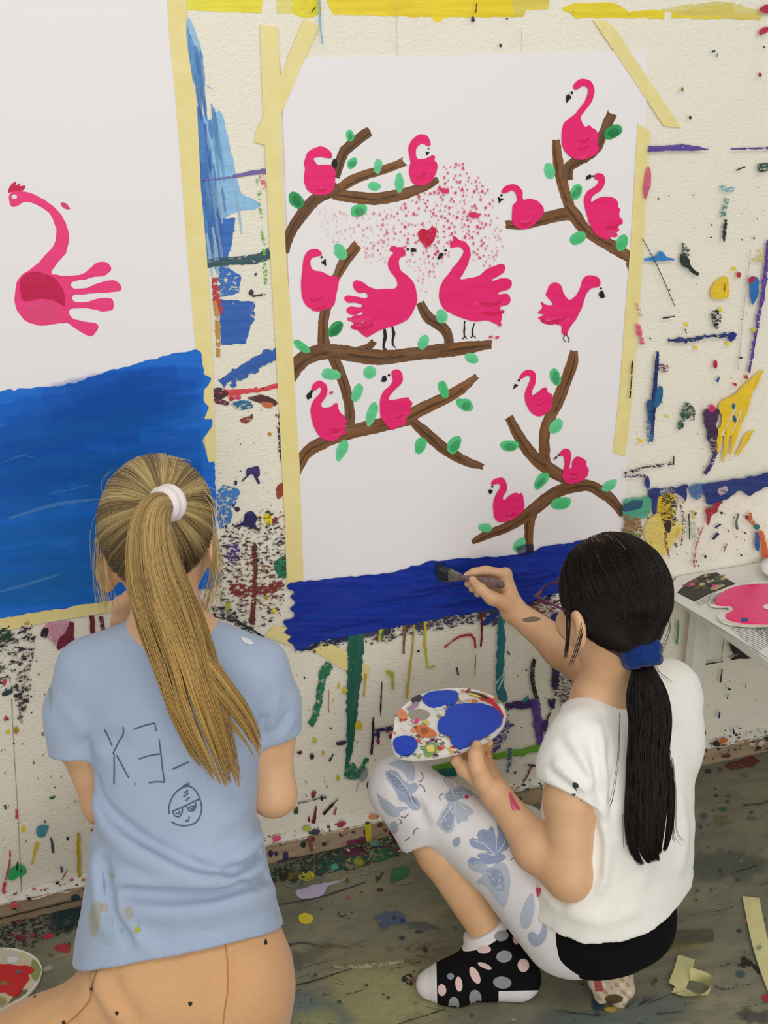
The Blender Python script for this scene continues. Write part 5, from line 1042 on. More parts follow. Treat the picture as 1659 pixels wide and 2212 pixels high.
m.col(m.mix(m.math('GREATER_THAN', m.math('MAXIMUM', m.math('MAXIMUM', sp.outputs[0], sp.outputs[1]), sp.outputs[2]), 0.0), L4((14, 14, 16)), L4((226, 222, 220)))); m.bump(m.noise(600, 2), 0.3, 0.001); MAT['sock1'] = m.m
MAT['print'] = paint_mat('fabric_print', False, 0.85, 0.08); MAT['ink'] = simple('marker_ink', (74, 84, 104), 0.8); MAT['inkdark'] = simple('print_line', (92, 96, 108), 0.8); MAT['pale'] = simple('pale_print_line', (206, 214, 226), 0.8)
MAT['seam'] = simple('seam_thread', (176, 118, 66), 0.9); MAT['spot'] = simple('black_spot', (28, 24, 24), 0.8)
MAT['eyewhite'] = simple('eye_white', (235, 232, 228), 0.2); MAT['irisblue'] = simple('iris_blue', (80, 110, 140), 0.2); MAT['irisbrown'] = simple('iris_brown', (70, 42, 24), 0.2); MAT['pupil'] = simple('pupil', (8, 8, 8), 0.1); MAT['lips'] = simple('lips', (204, 120, 108), 0.4); MAT['brow'] = simple('eyebrow_hair', (90, 66, 40), 0.7)
MAT['purple'] = simple('purple_plastic', (92, 26, 66), 0.25)
MAT['nail'] = simple('finger_nail', (236, 190, 170), 0.3)

def fingers(v, joints, R, k=0.004):
    for J, r in zip(joints, R): v.chain(J, [r, r*0.94, r*0.86, r*0.78][:len(J)], k)
def nail(parent, tip, prev, nrm, r):
    tip, prev, nrm = (np.asarray(q, float) for q in (tip, prev, nrm)); d = tip-prev; d /= np.linalg.norm(d); nrm = nrm-d*(nrm @ d); nrm /= np.linalg.norm(nrm); s = np.cross(d, nrm)
    V = Vol(tip-0.02, tip+0.02, 0.0009); V.ell(tip+nrm*r*0.62, (r*0.72, r*0.66, r*0.34), [d, s, nrm], 0.001); V.obj('nail', MAT['nail'], parent, 1)

# ================================================================ the blonde girl kneeling at the left sheet
B = empty('person', Fp(400, 2330), 'person with long blonde ponytail, grey-blue T-shirt and tan leggings kneeling before the left painting', 'person')
br = np.array([0.955, -0.296, 0.0]); bf = np.array([0.296, 0.955, 0.0])
dB = 1.46
hc = Dp(345, 1146, 1.47); hr, hf, hu = frame((0.36, 0.92, -0.10))
body = Vol((-0.62, -0.95, 0.0), (0.34, -0.1, 1.06), 0.0034)
HL = head_sdf(body, hc, hr, hf, hu, 1.03, ((0.066, -0.036, -0.047, 0.012), (0.072, -0.008, -0.026, 0.007)))
neck = Dp(372, 1370, 1.455)
body.rc(hc-hu*0.055-hf*0.015, neck, 0.046, 0.044, 0.03)
shl, shr = Dp(198, 1450, 1.47), Dp(554, 1450, 1.49)
body.rc(shl, neck, 0.036, 0.042, 0.03); body.rc(shr, neck, 0.036, 0.042, 0.03)
Bsec = [(Dp(400, 2190, 1.50), 0.118, 0.10), (Dp(395, 2060, 1.485), 0.135, 0.105), (Dp(388, 1930, 1.475), 0.122, 0.090), (Dp(384, 1790, 1.47), 0.109, 0.080), (Dp(382, 1620, 1.475), 0.116, 0.082), (Dp(375, 1480, 1.475), 0.130, 0.072), (Dp(371, 1390, 1.465), 0.073, 0.055)]
body.loft([(c, a-0.016, b-0.016) for c, a, b in Bsec], br, 0.02)
# right arm: elbow drawn down at her side, forearm forward to the sheet
rel = Dp(592, 1716, 1.52); rwr = Dp(500, 1560, 1.75); rpa = rwr+np.array([-0.02, 0.05, 0.03])
body.chain([shr, Dp(580, 1590, 1.51), rel], [0.036, 0.034, 0.030], 0.02)
body.chain([rel, rel+(rwr-rel)*0.45, rwr], [0.030, 0.029, 0.021], 0.015)
# left arm: elbow tucked in, hand raised to her chin
lel = Dp(226, 1735, 1.52); lwr = Dp(284, 1424, 1.60)
body.chain([shl, Dp(174, 1590, 1.49), lel], [0.036, 0.033, 0.029], 0.02)
body.chain([lel, lel+(lwr-lel)*0.45, lwr], [0.029, 0.028, 0.020], 0.015)
def simple_hand(v, w, d, n, s, curl=0.5, sc=1.0, th=1):
    """a softly curled hand: w wrist, d towards the fingers, n back of hand, s towards the thumb side"""
    d, n, s = (np.asarray(q, float)/np.linalg.norm(q) for q in (d, n, s))
    tips = []
    for off in (-0.020, -0.007, 0.007, 0.020): v.rc(w, w+d*0.062*sc+s*off*sc, 0.017*sc, 0.0105*sc, 0.012)
    for i, (off, L) in enumerate(((0.021, 0.9), (0.0075, 1.0), (-0.0065, 0.94), (-0.020, 0.76))):
        J = [w+d*0.064*sc+s*off*sc]; a = 0.35*curl
        for q in (0.028, 0.020, 0.016):
            J.append(J[-1]+(d*math.cos(a)-n*math.sin(a))*q*L*sc); a += 0.75*curl
        v.chain(J, [0.0085*sc, 0.0080*sc, 0.0074*sc, 0.0064*sc], 0.004); tips.append((J[-1], J[-2], n*math.cos(a)+d*math.sin(a), 0.0064*sc))
    b = w+d*0.016*sc+s*0.018*sc; J = [b, b+(d*0.6+s*0.75-n*0.25)*0.030*sc, b+(d*0.6+s*0.75-n*0.25)*0.030*sc+(d*0.85+s*0.15-n*0.5)*0.026*sc]
    J.append(J[-1]+(d*0.85-n*0.6)*0.018*sc); v.chain(J, [0.013*sc, 0.0105*sc, 0.0088*sc, 0.007*sc], 0.008); tips.append((J[-1], J[-2], s, 0.007*sc))
    return tips
t1 = simple_hand(body, lwr, (0.05, 0.1, 1), (-0.3, -0.9, 0.1), (1, -0.2, 0), 0.9, 0.95)
t2 = simple_hand(body, rwr, (-0.35, 0.8, 0.45), (0.2, -0.4, 1), (-0.9, -0.4, 0), 0.8, 0.95)
# legs: sitting back low, right leg folded under, left thigh swung out to the side
hipL, hipR = Dp(300, 2200, 1.49), Dp(480, 2190, 1.50)
knL = Dp(-190, 2385, 1.44); ankL = np.array([knL[0]-0.04, knL[1]+0.02, 0.05])
knR = np.array([0.10, -0.33, 0.065]); ankR = np.array([0.10, -0.64, 0.05])
body.chain([hipL, knL], [0.072, 0.048], 0.03); body.chain([knL, ankL], [0.045, 0.028], 0.02)
body.chain([hipR, knR], [0.075, 0.050], 0.03); body.chain([knR, ankR], [0.046, 0.030], 0.02)
body.chain([ankL, ankL+[0.02, 0.10, -0.022]], [0.028, 0.022], 0.02); body.chain([ankR, ankR+[0.0, -0.10, -0.022]], [0.028, 0.022], 0.02)
bo = body.obj('body', MAT['skin'], B)
for t in t1+t2: nail(B, *t)
eyes(HL, 1.03, B, (hr, hf, hu), MAT['irisblue'])
# tan leggings
pv = Vol((-0.62, -0.95, 0.02), (0.34, -0.2, 0.52), 0.0036)
pv.loft([(Dp(405, 2330, 1.52), 0.085, 0.085), (Dp(398, 2240, 1.51), 0.126, 0.112), (Dp(402, 2140, 1.497), 0.1395, 0.114), (Dp(400, 2050, 1.487), 0.136, 0.107), (Dp(392, 1960, 1.48), 0.118, 0.088)], br, 0.02, 2.2)
pv.ell(Dp(510, 2130, 1.46), (0.068, 0.075, 0.085), None, 0.05); pv.ell(Dp(330, 2150, 1.455), (0.075, 0.075, 0.085), None, 0.05)
pv.chain([hipL, Dp(90, 2292, 1.455), knL], [0.082, 0.075, 0.060], 0.04); pv.chain([knL, ankL+[0, 0, 0.05]], [0.053, 0.038], 0.03)
pv.chain([hipR, knR], [0.088, 0.060], 0.03); pv.chain([knR, ankR], [0.056, 0.040], 0.03)
pv.folds([([(205, 2100), (222, 2150), (262, 2205)], 0.009, 0.012), ([(185, 2100), (198, 2160), (232, 2212)], -0.008, 0.010), ([(240, 2110), (262, 2160), (300, 2210)], -0.006, 0.011), ([(140, 2130), (170, 2180), (190, 2210)], 0.004, 0.012), ([(484, 2030), (492, 2100), (482, 2205)], -0.005, 0.009)])
pv.wob(0.0012, 28, 3)
leg = pv.obj('leggings', MAT['tan'], B); bv = pv.bvh()
for P in ([(483, 2028, 2.5), (491, 2070, 2.5), (492, 2140, 2.5), (486, 2180, 2.5), (480, 2230, 2.5)], [(210, 2098, 2.5), (205, 2112, 2.5), (198, 2138, 2.5), (195, 2160, 2.5), (170, 2190, 2.5), (140, 2216, 2.5)]): decal_strokes('seam', [P], bv, MAT['seam'], leg)
for P in ([(570, 2040), (573, 2028), (577, 2040)], [(406, 2166), (411, 2163), (416, 2167), (411, 2174)], [(248, 2186), (253, 2184), (257, 2188), (252, 2193)], [(194, 2136), (198, 2132), (202, 2137), (198, 2141)], [(72, 2156), (76, 2150), (78, 2153)], [(134, 2208), (140, 2205), (142, 2212), (136, 2214)]): decal_polys('black_spot', [(P, (28, 24, 24))], bv, MAT['print'], leg, 0.001, 3)
# T-shirt
sv = Vol((-0.22, -0.92, 0.22), (0.40, -0.2, 0.86), 0.0032)
sv.loft([(c, a, b) for c, a, b in Bsec], br, 0.02)
sv.loft([(Dp(390, 2140, 1.50), 0.150, 0.125), (Dp(392, 2040, 1.485), 0.1435, 0.118), (Dp(388, 1930, 1.475), 0.124, 0.094), (Dp(384, 1800, 1.47), 0.110, 0.081)], br, 0.02)
sv.rc(shl, neck+(shl-neck)*0.35, 0.046, 0.044, 0.03); sv.rc(shr, neck+(shr-neck)*0.35, 0.046, 0.044, 0.03)
sle = Dp(148, 1600, 1.485); sre = Dp(603, 1560, 1.50)
sl2 = Vol(shl-0.2, shl+0.2, 0.0032)
def sleeve(sh, a, b, r0, r1, endn, endp):
    v = Vol(np.minimum(sh, b)-0.09, np.maximum(sh, b)+0.09, 0.0032); v.chain([sh, a, b], [r0, (r0+r1)/2, r1], 0.02); v.cut(endp, endn)
    P = v.lo+np.indices(v.n).reshape(3, -1).T*v.h
    # merge into the shirt grid
    S, (x, y, z) = sv.sl(v.lo, v.lo+(v.n-1)*v.h)
    G = np.stack(np.broadcast_arrays(x, y, z), -1).reshape(-1, 3); d = v.sample(G).reshape([q.stop-q.start for q in S]).astype(np.float32); sv._b(S, d, 0.012)
endL = Dp(184, 1632, 1.485); endR = Dp(596, 1590, 1.50)
sleeve(shl, Dp(176, 1540, 1.485), Dp(188, 1665, 1.49), 0.046, 0.051, endL-Dp(182, 1540, 1.485), endL)
sleeve(shr, Dp(578, 1520, 1.50), Dp(598, 1640, 1.51), 0.045, 0.043, endR-Dp(563, 1490, 1.49)+np.array([0, 0, -0.03]), endR)
# bottom hem and neck opening
hp = [Dp(180, 2093, 1.42), Dp(604, 2002, 1.47), Dp(420, 2062, 1.36)]
hn = np.cross(hp[1]-hp[0], hp[2]-hp[0]); hn = hn if hn[2] < 0 else -hn
sv.cut(hp[0], hn, sv.lo, np.array([0.5, 0, 0.55]))
sv.ell(neck+np.array([0, 0.01, 0.035]), (0.055, 0.052, 0.027), None, 0.006, sub=True)
BF = [([(205, 1672), (215, 1715), (250, 1768), (330, 1828), (440, 1880), (530, 1900)], -0.010, 0.009), ([(212, 1720), (240, 1790), (330, 1858), (440, 1902), (540, 1912)], 0.011, 0.016),
  ([(270, 1926), (360, 1932), (470, 1924), (560, 1900), (604, 1868)], -0.014, 0.011), ([(250, 1900), (340, 1908), (450, 1905), (540, 1880), (592, 1840)], 0.008, 0.012), ([(260, 1962), (380, 1968), (500, 1952), (600, 1920)], 0.006, 0.018),
  ([(480, 1892), (540, 1862), (584, 1812)], -0.009, 0.009), ([(510, 1860), (555, 1820), (578, 1780)], 0.007, 0.011), ([(520, 1900), (570, 1880), (606, 1848)], 0.007, 0.009),
  ([(225, 1860), (232, 1930), (250, 1985), (290, 2040)], -0.009, 0.011), ([(206, 1850), (214, 1940), (226, 2010)], 0.007, 0.013), ([(255, 1950), (275, 2000), (320, 2050)], 0.005, 0.012),
  ([(180, 1604), (225, 1594), (270, 1602)], -0.006, 0.011), ([(160, 1575), (200, 1605), (232, 1640)], 0.004, 0.014), ([(572, 1540), (570, 1580), (566, 1604)], -0.005, 0.011), ([(600, 1500), (586, 1545), (576, 1580)], 0.005, 0.009), ([(628, 1530), (606, 1570), (588, 1590)], -0.006, 0.007), ([(636, 1550), (615, 1586), (592, 1600)], 0.004, 0.007),
  ([(120, 1500), (170, 1560), (210, 1590)], 0.004, 0.016), ([(300, 1740), (400, 1770), (500, 1740)], 0.003, 0.02), ([(240, 1600), (330, 1640), (420, 1640)], -0.003, 0.015), ([(430, 1850), (470, 1790), (540, 1740)], 0.004, 0.014)]
sv.folds([(P, A*(2.7 if i < 8 else 1.7 if i < 11 else 1.1), w*0.85) for i, (P, A, w) in enumerate(BF)])
# hem stitching line
sv.disp([hp[0]-hn/np.linalg.norm(hn)*0.022]+[hp[2]-hn/np.linalg.norm(hn)*0.022]+[hp[1]-hn/np.linalg.norm(hn)*0.022], -0.003, 0.006, falloff=False)
sv.wob(0.0016, 26, 5)
shirt = sv.obj('t_shirt', MAT['bshirt'], B); bvs = sv.bvh()
E2 = lambda P: [(80+x/2.765, 1400+y/2.765, 2.6) for x, y in P]
decal_strokes('marker_letters', [E2(P) for P in ([(405, 485), (428, 530), (450, 585)], [(515, 470), (518, 510), (490, 560), (455, 632)], [(462, 632), (464, 720), (462, 812)], [(478, 640), (510, 700), (550, 775)], [(585, 806), (590, 815)],
   [(580, 485), (640, 463), (704, 447)], [(704, 447), (712, 495)], [(730, 545), (742, 640), (750, 720), (762, 802)], [(610, 663), (670, 642), (742, 630)], [(668, 803), (715, 798), (762, 800)], [(808, 725), (850, 706), (905, 680)])], bvs, MAT['ink'], shirt)
decal_strokes('marker_face', [E2(P) for P in (
   [(790, 990), (790, 940), (815, 880), (860, 837), (910, 825), (950, 855), (975, 910), (983, 960), (970, 1010), (940, 1045), (880, 1060), (830, 1050), (805, 1035)],
   [(808, 975), (880, 945), (930, 920), (978, 898)], [(812, 975), (822, 1000), (850, 1006), (868, 978), (868, 955)], [(828, 985), (845, 990), (855, 972)], [(895, 942), (905, 968), (935, 970), (952, 940), (946, 922)], [(905, 950), (930, 962), (940, 938)], [(915, 945), (935, 945)], [(885, 1032), (903, 1030), (910, 1005)],
   [(862, 835), (888, 815)], [(888, 822), (895, 805), (900, 822)], [(905, 820), (908, 800)], [(880, 865), (902, 848)], [(875, 888), (905, 865)], [(888, 912), (912, 890)])], bvs, MAT['ink'], shirt)
stn = [([(198, 1955), (215, 1945), (220, 1965), (212, 2010), (200, 2025), (192, 1990)], (206, 182, 108), 0.55), ([(215, 1958), (230, 1950), (234, 1966), (220, 1970)], (214, 170, 110), 0.5), ([(268, 1965), (282, 1958), (290, 1975), (276, 1985)], (205, 178, 110), 0.5), ([(292, 2005), (300, 2000), (305, 2010), (298, 2016), (290, 2012)], (180, 186, 60), 0.85), ([(258, 2008), (266, 2004), (270, 2012), (262, 2016)], (120, 205, 190), 0.7), ([(300, 1990), (303, 1995), (299, 1998)], (170, 170, 80), 0.7), ([(236, 1886), (250, 1890), (248, 1898), (238, 1894)], (200, 200, 130), 0.6), ([(520, 1378), (540, 1382), (546, 1392), (530, 1390)], (238, 240, 242), 0.9), ([(244, 2002), (248, 2000), (249, 2006)], (235, 235, 230), 0.9), ([(108, 1470), (114, 1500), (110, 1540), (106, 1500)], (150, 180, 170), 0.5), ([(222, 1880), (228, 1910), (226, 1935), (221, 1905)], (120, 140, 200), 0.5), ([(290, 2024), (310, 2022), (308, 2030), (294, 2030)], (225, 232, 238), 0.6), ([(215, 1985), (240, 1980), (250, 2030), (225, 2040)], (190, 206, 206), 0.4)]
for q in stn: decal_polys('paint_stain', [(q[0], q[1], q[2]*(0.6 if q[2] < 0.8 else 1))], bvs, MAT['print'], shirt, 0.0009, 5)
# ---- blonde hair
A3 = [hr, hf, hu]; HS = np.array((0.0772, 0.097, 0.093)); hcc = hc-hf*0.006+hu*0.012
def on_skull(D, s=1.0, R=HS):
    D = D/np.linalg.norm(D, axis=-1, keepdims=True); k = 1/np.sqrt((D[..., 0]/R[0])**2+(D[..., 1]/R[1])**2+(D[..., 2]/R[2])**2)
    return (D*k[..., None]*s)
def toW(L): return hcc+L[..., 0:1]*hr+L[..., 1:2]*hf+L[..., 2:3]*hu
# tie: where the camera ray meets the skull
d = rays((352, 1090))[0]; d /= np.linalg.norm(d); o = CAM-hcc; Ml = np.array([hr, hf, hu]); ol = (Ml @ o)/(HS*1.03); dl = (Ml @ d)/(HS*1.03)
bq = ol @ dl; t = (-bq-math.sqrt(bq*bq-(dl @ dl)*(ol @ ol-1)))/(dl @ dl); tieW = CAM+d*t; tie = Ml @ (tieW-hcc)
hv = Vol(hcc-0.15, hcc+0.15, 0.0028)
hv.ell(hcc, HS, A3, 0.01); hv.cut(hcc+hf*0.006, hf*0.72-hu*0.62); hv.ell(toW(np.array([[-0.072, -0.038, -0.052]]))[0], (0.020, 0.030, 0.036), A3, 0.006, sub=True)
cs = lambda V: np.repeat(lin((122, 98, 58))[None, :], len(V), 0)
hair = hv.obj('hair', MAT['blond'], B, 2, cs)
N, KP = 4300, 22
D0 = rng.normal(size=(N*3, 3)); D0 /= np.linalg.norm(D0, axis=1)[:, None]
L0 = on_skull(D0); keep = (L0 @ np.array([0, 0.72, -0.62])) < 0.0045
D0 = D0[keep][:N]; N = len(D0); tu = tie/np.linalg.norm(tie)
ang = np.arccos(np.clip(D0 @ tu, -1, 1))
tt = np.linspace(0, 1, KP)[None, :, None]
w0 = np.sin((1-tt)*ang[:, None, None]); w1 = np.sin(tt*ang[:, None, None]); Dd = (D0[:, None]*w0+tu*w1)/np.sin(ang)[:, None, None]
sc_ = 1.008+0.02*rng.random((N, 1))+0.012*np.sin(np.linspace(0, 3.1, KP))[None, :]*rng.random((N, 1))
Pl = on_skull(Dd)*sc_[..., None]; Pl[:, -2:] *= 1.035
earc = np.array([-0.073, -0.036, -0.052]); ok = (np.linalg.norm((Pl-earc)/np.array([1, 0.8, 1.1]), axis=2).min(1) > 0.026); D0, L0, Pl, ang = D0[ok], L0[keep][:N][ok], Pl[ok], ang[ok]; N = len(D0)
Pw = toW(Pl)+rng.normal(size=(N, 1, 3))*0.0006
az = np.arctan2(D0 @ np.cross(tu, [0.3, 0.5, 0.8]), D0 @ np.cross(tu, np.cross(tu, [0.3, 0.5, 0.8])))
band = 0.5+0.5*np.sin(az*9+np.sin(az*23)*1.2)+rng.normal(size=N)*0.22
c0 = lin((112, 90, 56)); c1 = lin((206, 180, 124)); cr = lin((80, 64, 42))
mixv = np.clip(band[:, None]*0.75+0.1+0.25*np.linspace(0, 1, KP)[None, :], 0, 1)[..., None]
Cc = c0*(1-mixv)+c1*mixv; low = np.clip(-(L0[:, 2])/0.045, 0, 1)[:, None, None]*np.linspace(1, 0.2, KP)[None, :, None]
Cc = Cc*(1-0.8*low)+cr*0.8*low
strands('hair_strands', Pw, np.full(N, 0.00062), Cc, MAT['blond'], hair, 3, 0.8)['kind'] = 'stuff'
# ponytail
def tail(name, path, n, kp, mat, parent, cfun, vols, rad=0.0009, clump=14, margin=0.004, lock=0.5, lmin=0.72):
    path = np.array(path, float)   # px, py, depth, half width px, thickness m
    C3 = np.array([Dp(x, y, q) for x, y, q, w, t in path]); S = spline3(np.concatenate([C3, path[:, 3:5]], 1), kp)
    c = S[:, :3]; wd = S[:, 3]*path[:, 2].mean()/FPX; th = S[:, 4]
    tn = np.gradient(c, axis=0); tn /= np.linalg.norm(tn, axis=1)[:, None]; vd = CAM-c; vd /= np.linalg.norm(vd, axis=1)[:, None]
    sd = np.cross(tn, vd); sd /= np.linalg.norm(sd, axis=1)[:, None]; vd = np.cross(sd, tn)
    a = rng.uniform(0, 2*math.pi, n); r = np.sqrt(rng.random(n)); u = r*np.cos(a); v = r*np.sin(a)
    cu = rng.uniform(-1, 1, clump); ci = np.argmin(np.abs(u[:, None]-cu[None, :])+0.15*rng.random((n, clump)), 1)
    g = np.linspace(0, 1, kp)[None, :]**1.5*lock
    uu = u[:, None]*(1-g)+(cu[ci]+0.12*rng.normal(size=n)*0.6)[:, None]*g
    ph = rng.uniform(0, 6.28, clump)[ci][:, None]; uu = uu+0.10*np.sin(np.linspace(0, 7, kp)[None, :]+ph)*np.linspace(0, 1, kp)[None, :]+0.03*np.sin(np.linspace(0, 15, kp)[None, :]+rng.uniform(0, 6, (n, 1)))
    P = c[None]+sd[None]*(uu*wd[None])[..., None]+vd[None]*((v[:, None]+1)*th[None])[..., None]
    ln = lmin+(1-lmin)*rng.random(n)**0.7*1.0; ln = np.minimum(1, ln*(0.88+0.12*rng.random(clump)[ci]))
    out = np.empty_like(P); base = np.linspace(0, 1, kp)
    for i in range(n):
        q = base*ln[i]
        for k in range(3): out[i, :, k] = np.interp(q, base, P[i, :, k])
    out = push_out(out, vols, margin)
    # smooth after pushing
    for _ in range(2): out[:, 1:-1] = (out[:, :-2]+2*out[:, 1:-1]+out[:, 2:])/4
    return strands(name, out, np.full(n, rad)*rng.uniform(0.7, 1.2, n), cfun(n, kp, u, v, ci), mat, parent, 3, 0.25)
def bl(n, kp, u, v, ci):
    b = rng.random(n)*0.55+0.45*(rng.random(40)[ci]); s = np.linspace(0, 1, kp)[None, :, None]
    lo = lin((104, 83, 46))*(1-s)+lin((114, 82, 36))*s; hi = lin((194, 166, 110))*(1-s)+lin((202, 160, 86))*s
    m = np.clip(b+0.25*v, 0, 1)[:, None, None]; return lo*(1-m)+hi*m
dep0 = float(depth_of(tieW))
PT = [(356, 1090, dep0-.005, 14, .008), (336, 1098, dep0-.030, 30, .012), (325, 1130, dep0-.040, 42, .016), (326, 1200, dep0-.040, 56, .020), (345, 1280, dep0-.03, 68, .022), (372, 1360, dep0-.02, 70, .02), (395, 1430, dep0-.02, 66, .018), (415, 1500, dep0-.025, 62, .015), (440, 1570, dep0-.03, 54, .012), (472, 1650, dep0-.03, 42, .009), (500, 1722, dep0-.035, 28, .006)]
tl = tail('ponytail', PT, 2500, 40, MAT['blond'], B, bl, [sv, body], 0.00068, 13, 0.004, 0.5)
PT2 = PT[:5]+[(385, 1360, dep0-.02, 52, .016), (425, 1430, dep0-.02, 40, .013), (470, 1490, dep0-.02, 34, .011), (515, 1545, dep0-.02, 28, .009), (548, 1600, dep0-.02, 20, .006), (562, 1640, dep0-.02, 12, .004)]
tail('ponytail_lock', PT2, 800, 40, MAT['blond'], tl, bl, [sv, body], 0.00062, 7, 0.004, 0.55, 0.8)
# loose wisps beside the face
def wisps(name, lines, n, spread, mat, parent, ca, cb, rad=0.0006, kp=18, vols=()):
    P = []; 
    for L in lines:
        c = spline3(np.array([Dp(*q) for q in L]), kp)
        for _ in range(n): P.append(c+np.linspace(0.2, 1, kp)[:, None]*rng.normal(size=3)*spread+rng.normal(size=3)*spread*0.4)
    P = np.array(P); m = rng.random((len(P), 1, 1)); C = np.broadcast_to(lin(ca)*(1-m)+lin(cb)*m, P.shape)
    if vols: P = push_out(P, vols, 0.003)
    return strands(name, P, np.full(len(P), rad), C, mat, parent, 3, 0.3)
dH = dep0+0.06
wisps('loose_strands', [[(262, 1080, dH), (226, 1130, dH), (215, 1200, dH), (222, 1270, dH), (238, 1330, dH)], [(250, 1100, dH), (222, 1160, dH), (226, 1240, dH), (236, 1320, dH)], [(456, 1150, dH+.02), (466, 1200, dH+.02), (462, 1260, dH+.02), (440, 1330, dH+.02)], [(450, 1190, dH+.02), (455, 1240, dH+.02), (440, 1300, dH+.02), (430, 1340, dH+.02)], [(458, 1130, dH+.02), (474, 1190, dH+.02), (472, 1250, dH+.02), (466, 1300, dH+.02)]], 14, 0.006, MAT['blond'], hair, (170, 140, 84), (210, 186, 130), 0.00038)
wisps('flyaway_strands', [[(300, 1010, dH), (345, 1000, dH), (400, 1010, dH)], [(230, 1080, dH), (235, 1040, dH), (270, 1012, dH)], [(440, 1060, dH), (466, 1090, dH), (478, 1150, dH)], [(222, 1100, dH), (205, 1150, dH), (208, 1230, dH)]], 7, 0.008, MAT['blond'], hair, (190, 165, 110), (226, 206, 160), 0.0003)
# white elastic
ev = Vol(tieW-0.06, tieW+0.06, 0.0016); ex = Dp(340, 1094, dep0-.026)-Dp(374, 1084, dep0+.005); ex /= np.linalg.norm(ex)
e1 = np.cross(ex, [0, 0.2, 1]); e1 /= np.linalg.norm(e1); e2 = np.cross(ex, e1)
for q, R in ((0.006, 0.0165), (-0.006, 0.0175)):
    c = Dp(360, 1088, dep0-.010)+ex*q; pts = [c+(e1*math.cos(a)+e2*math.sin(a))*R for a in np.linspace(0, 2*math.pi, 25)]; ev.chain(pts, [0.0068]*25, 0.003)
ev.obj('hair_elastic', MAT['elastic'], B, 2)
# ================================================================ the dark-haired girl crouching at the flamingo sheet
G = empty('person', Fp(1250, 2100), 'person with dark ponytail and white T-shirt crouching with a palette before the flamingo painting', 'person')
gr = np.array([0.93, 0.37, 0.0]); gf = np.array([-0.37, 0.93, 0.0])
gc = Dp(1322, 1290, 1.68); qr, qf, qu = frame((-0.22, 0.95, -0.20))
gb = Vol((0.36, -0.78, 0.0), (1.16, -0.01, 0.86), 0.0032)
GL_ = head_sdf(gb, gc, qr, qf, qu, 1.08)
gneck = Dp(1300, 1512, 1.735)
gb.rc(gc-qu*0.055-qf*0.02, gneck, 0.046, 0.042, 0.03)
sL, sR = Dp(1250, 1594, 1.665), Dp(1440, 1496, 1.84)
gb.rc(sL, gneck, 0.034, 0.040, 0.03); gb.rc(sR, gneck, 0.036, 0.040, 0.03)
Gsec = [(Dp(1310, 2010, 1.775), 0.150, 0.122), (Dp(1318, 1930, 1.765), 0.146, 0.118), (Dp(1330, 1790, 1.75), 0.138, 0.108), (Dp(1338, 1660, 1.745), 0.132, 0.098), (Dp(1334, 1568, 1.75), 0.118, 0.080), (Dp(1310, 1520, 1.745), 0.078, 0.060)]
gb.loft([(c, a-(0.06 if i < 2 else 0.03), b-(0.05 if i < 2 else 0.026)) for i, (c, a, b) in enumerate(Gsec)], gr, 0.02)
# right arm reaching to the sheet
rE = Dp(1292, 1462, 1.99); rW = Dp(1108, 1318, 2.035)
gb.chain([sR, Dp(1370, 1500, 1.93), rE], [0.036, 0.036, 0.036], 0.02)
gb.chain([rE, Dp(1215, 1400, 2.015), rW], [0.038, 0.036, 0.0225], 0.02)
pk = dict(w=rW)
bt = Yp(946, 1238, -0.008)
MC = [Dp(1092, 1240, 2.03), Dp(1088, 1252, 2.045), Dp(1082, 1266, 2.06), Dp(1078, 1282, 2.07)]
for q in MC: gb.rc(rW, q, 0.019, 0.0115, 0.012)
gb.rc(MC[0], MC[3], 0.0115, 0.011, 0.008)
idx = [MC[0], Dp(1050, 1232, 2.030), Dp(1024, 1236, 2.035), Dp(1008, 1244, 2.04)]
mid = [MC[1], Dp(1046, 1244, 2.055), Dp(1022, 1252, 2.058), Dp(1010, 1261, 2.055)]
rng_ = [MC[2], Dp(1042, 1258, 2.072), Dp(1026, 1268, 2.07), Dp(1019, 1273, 2.062)]
pnk = [MC[3], Dp(1046, 1276, 2.08), Dp(1034, 1282, 2.076), Dp(1030, 1284, 2.068)]
thb = [Dp(1094, 1304, 2.018), Dp(1062, 1292, 2.000), Dp(1038, 1272, 2.004), Dp(1021, 1253, 2.016)]
fingers(gb, [idx, mid, rng_, pnk], [0.0098, 0.0096, 0.0090, 0.0080]); gb.chain(thb, [0.016, 0.0125, 0.0105, 0.0085], 0.008)
# left arm bent, hand under the palette
lE = Dp(1230, 1892, 1.655); lW = Dp(1074, 1718, 1.755)
gb.chain([sL, Dp(1234, 1730, 1.655), lE], [0.042, 0.0395, 0.036], 0.02)
gb.chain([lE, Dp(1160, 1832, 1.69), lW], [0.034, 0.0355, 0.0225], 0.02)
pn = np.array([0.02, -0.20, 1.0]); pn -= CX*0.0; pn /= np.linalg.norm(pn)
PO = Dp(970, 1563, 1.815); PALM = plane_map(PO, pn); SLABN[PALM] = pn
MC2 = [Dp(1002, 1660, 1.765), Dp(1022, 1652, 1.788), Dp(1040, 1650, 1.808), Dp(1056, 1654, 1.825)]
for q in MC2: gb.rc(lW, q, 0.0195, 0.0120, 0.012)
gb.rc(MC2[0], MC2[3], 0.012, 0.011, 0.008)
under = lambda x, y, o=-0.014: PALM((x, y), o)[0]
fingers(gb, [[MC2[0], Dp(986, 1644, 1.770), under(985, 1622), under(992, 1604)], [MC2[1], Dp(1008, 1634, 1.80), under(1004, 1606), under(1008, 1586)], [MC2[2], Dp(1036, 1632, 1.815), under(1036, 1600), under(1036, 1580)], [MC2[3], Dp(1052, 1630, 1.84), under(1056, 1604), under(1056, 1588)]], [0.0102, 0.0098, 0.0092, 0.0082])
tp = PALM((1030, 1609), 0.009)[0]
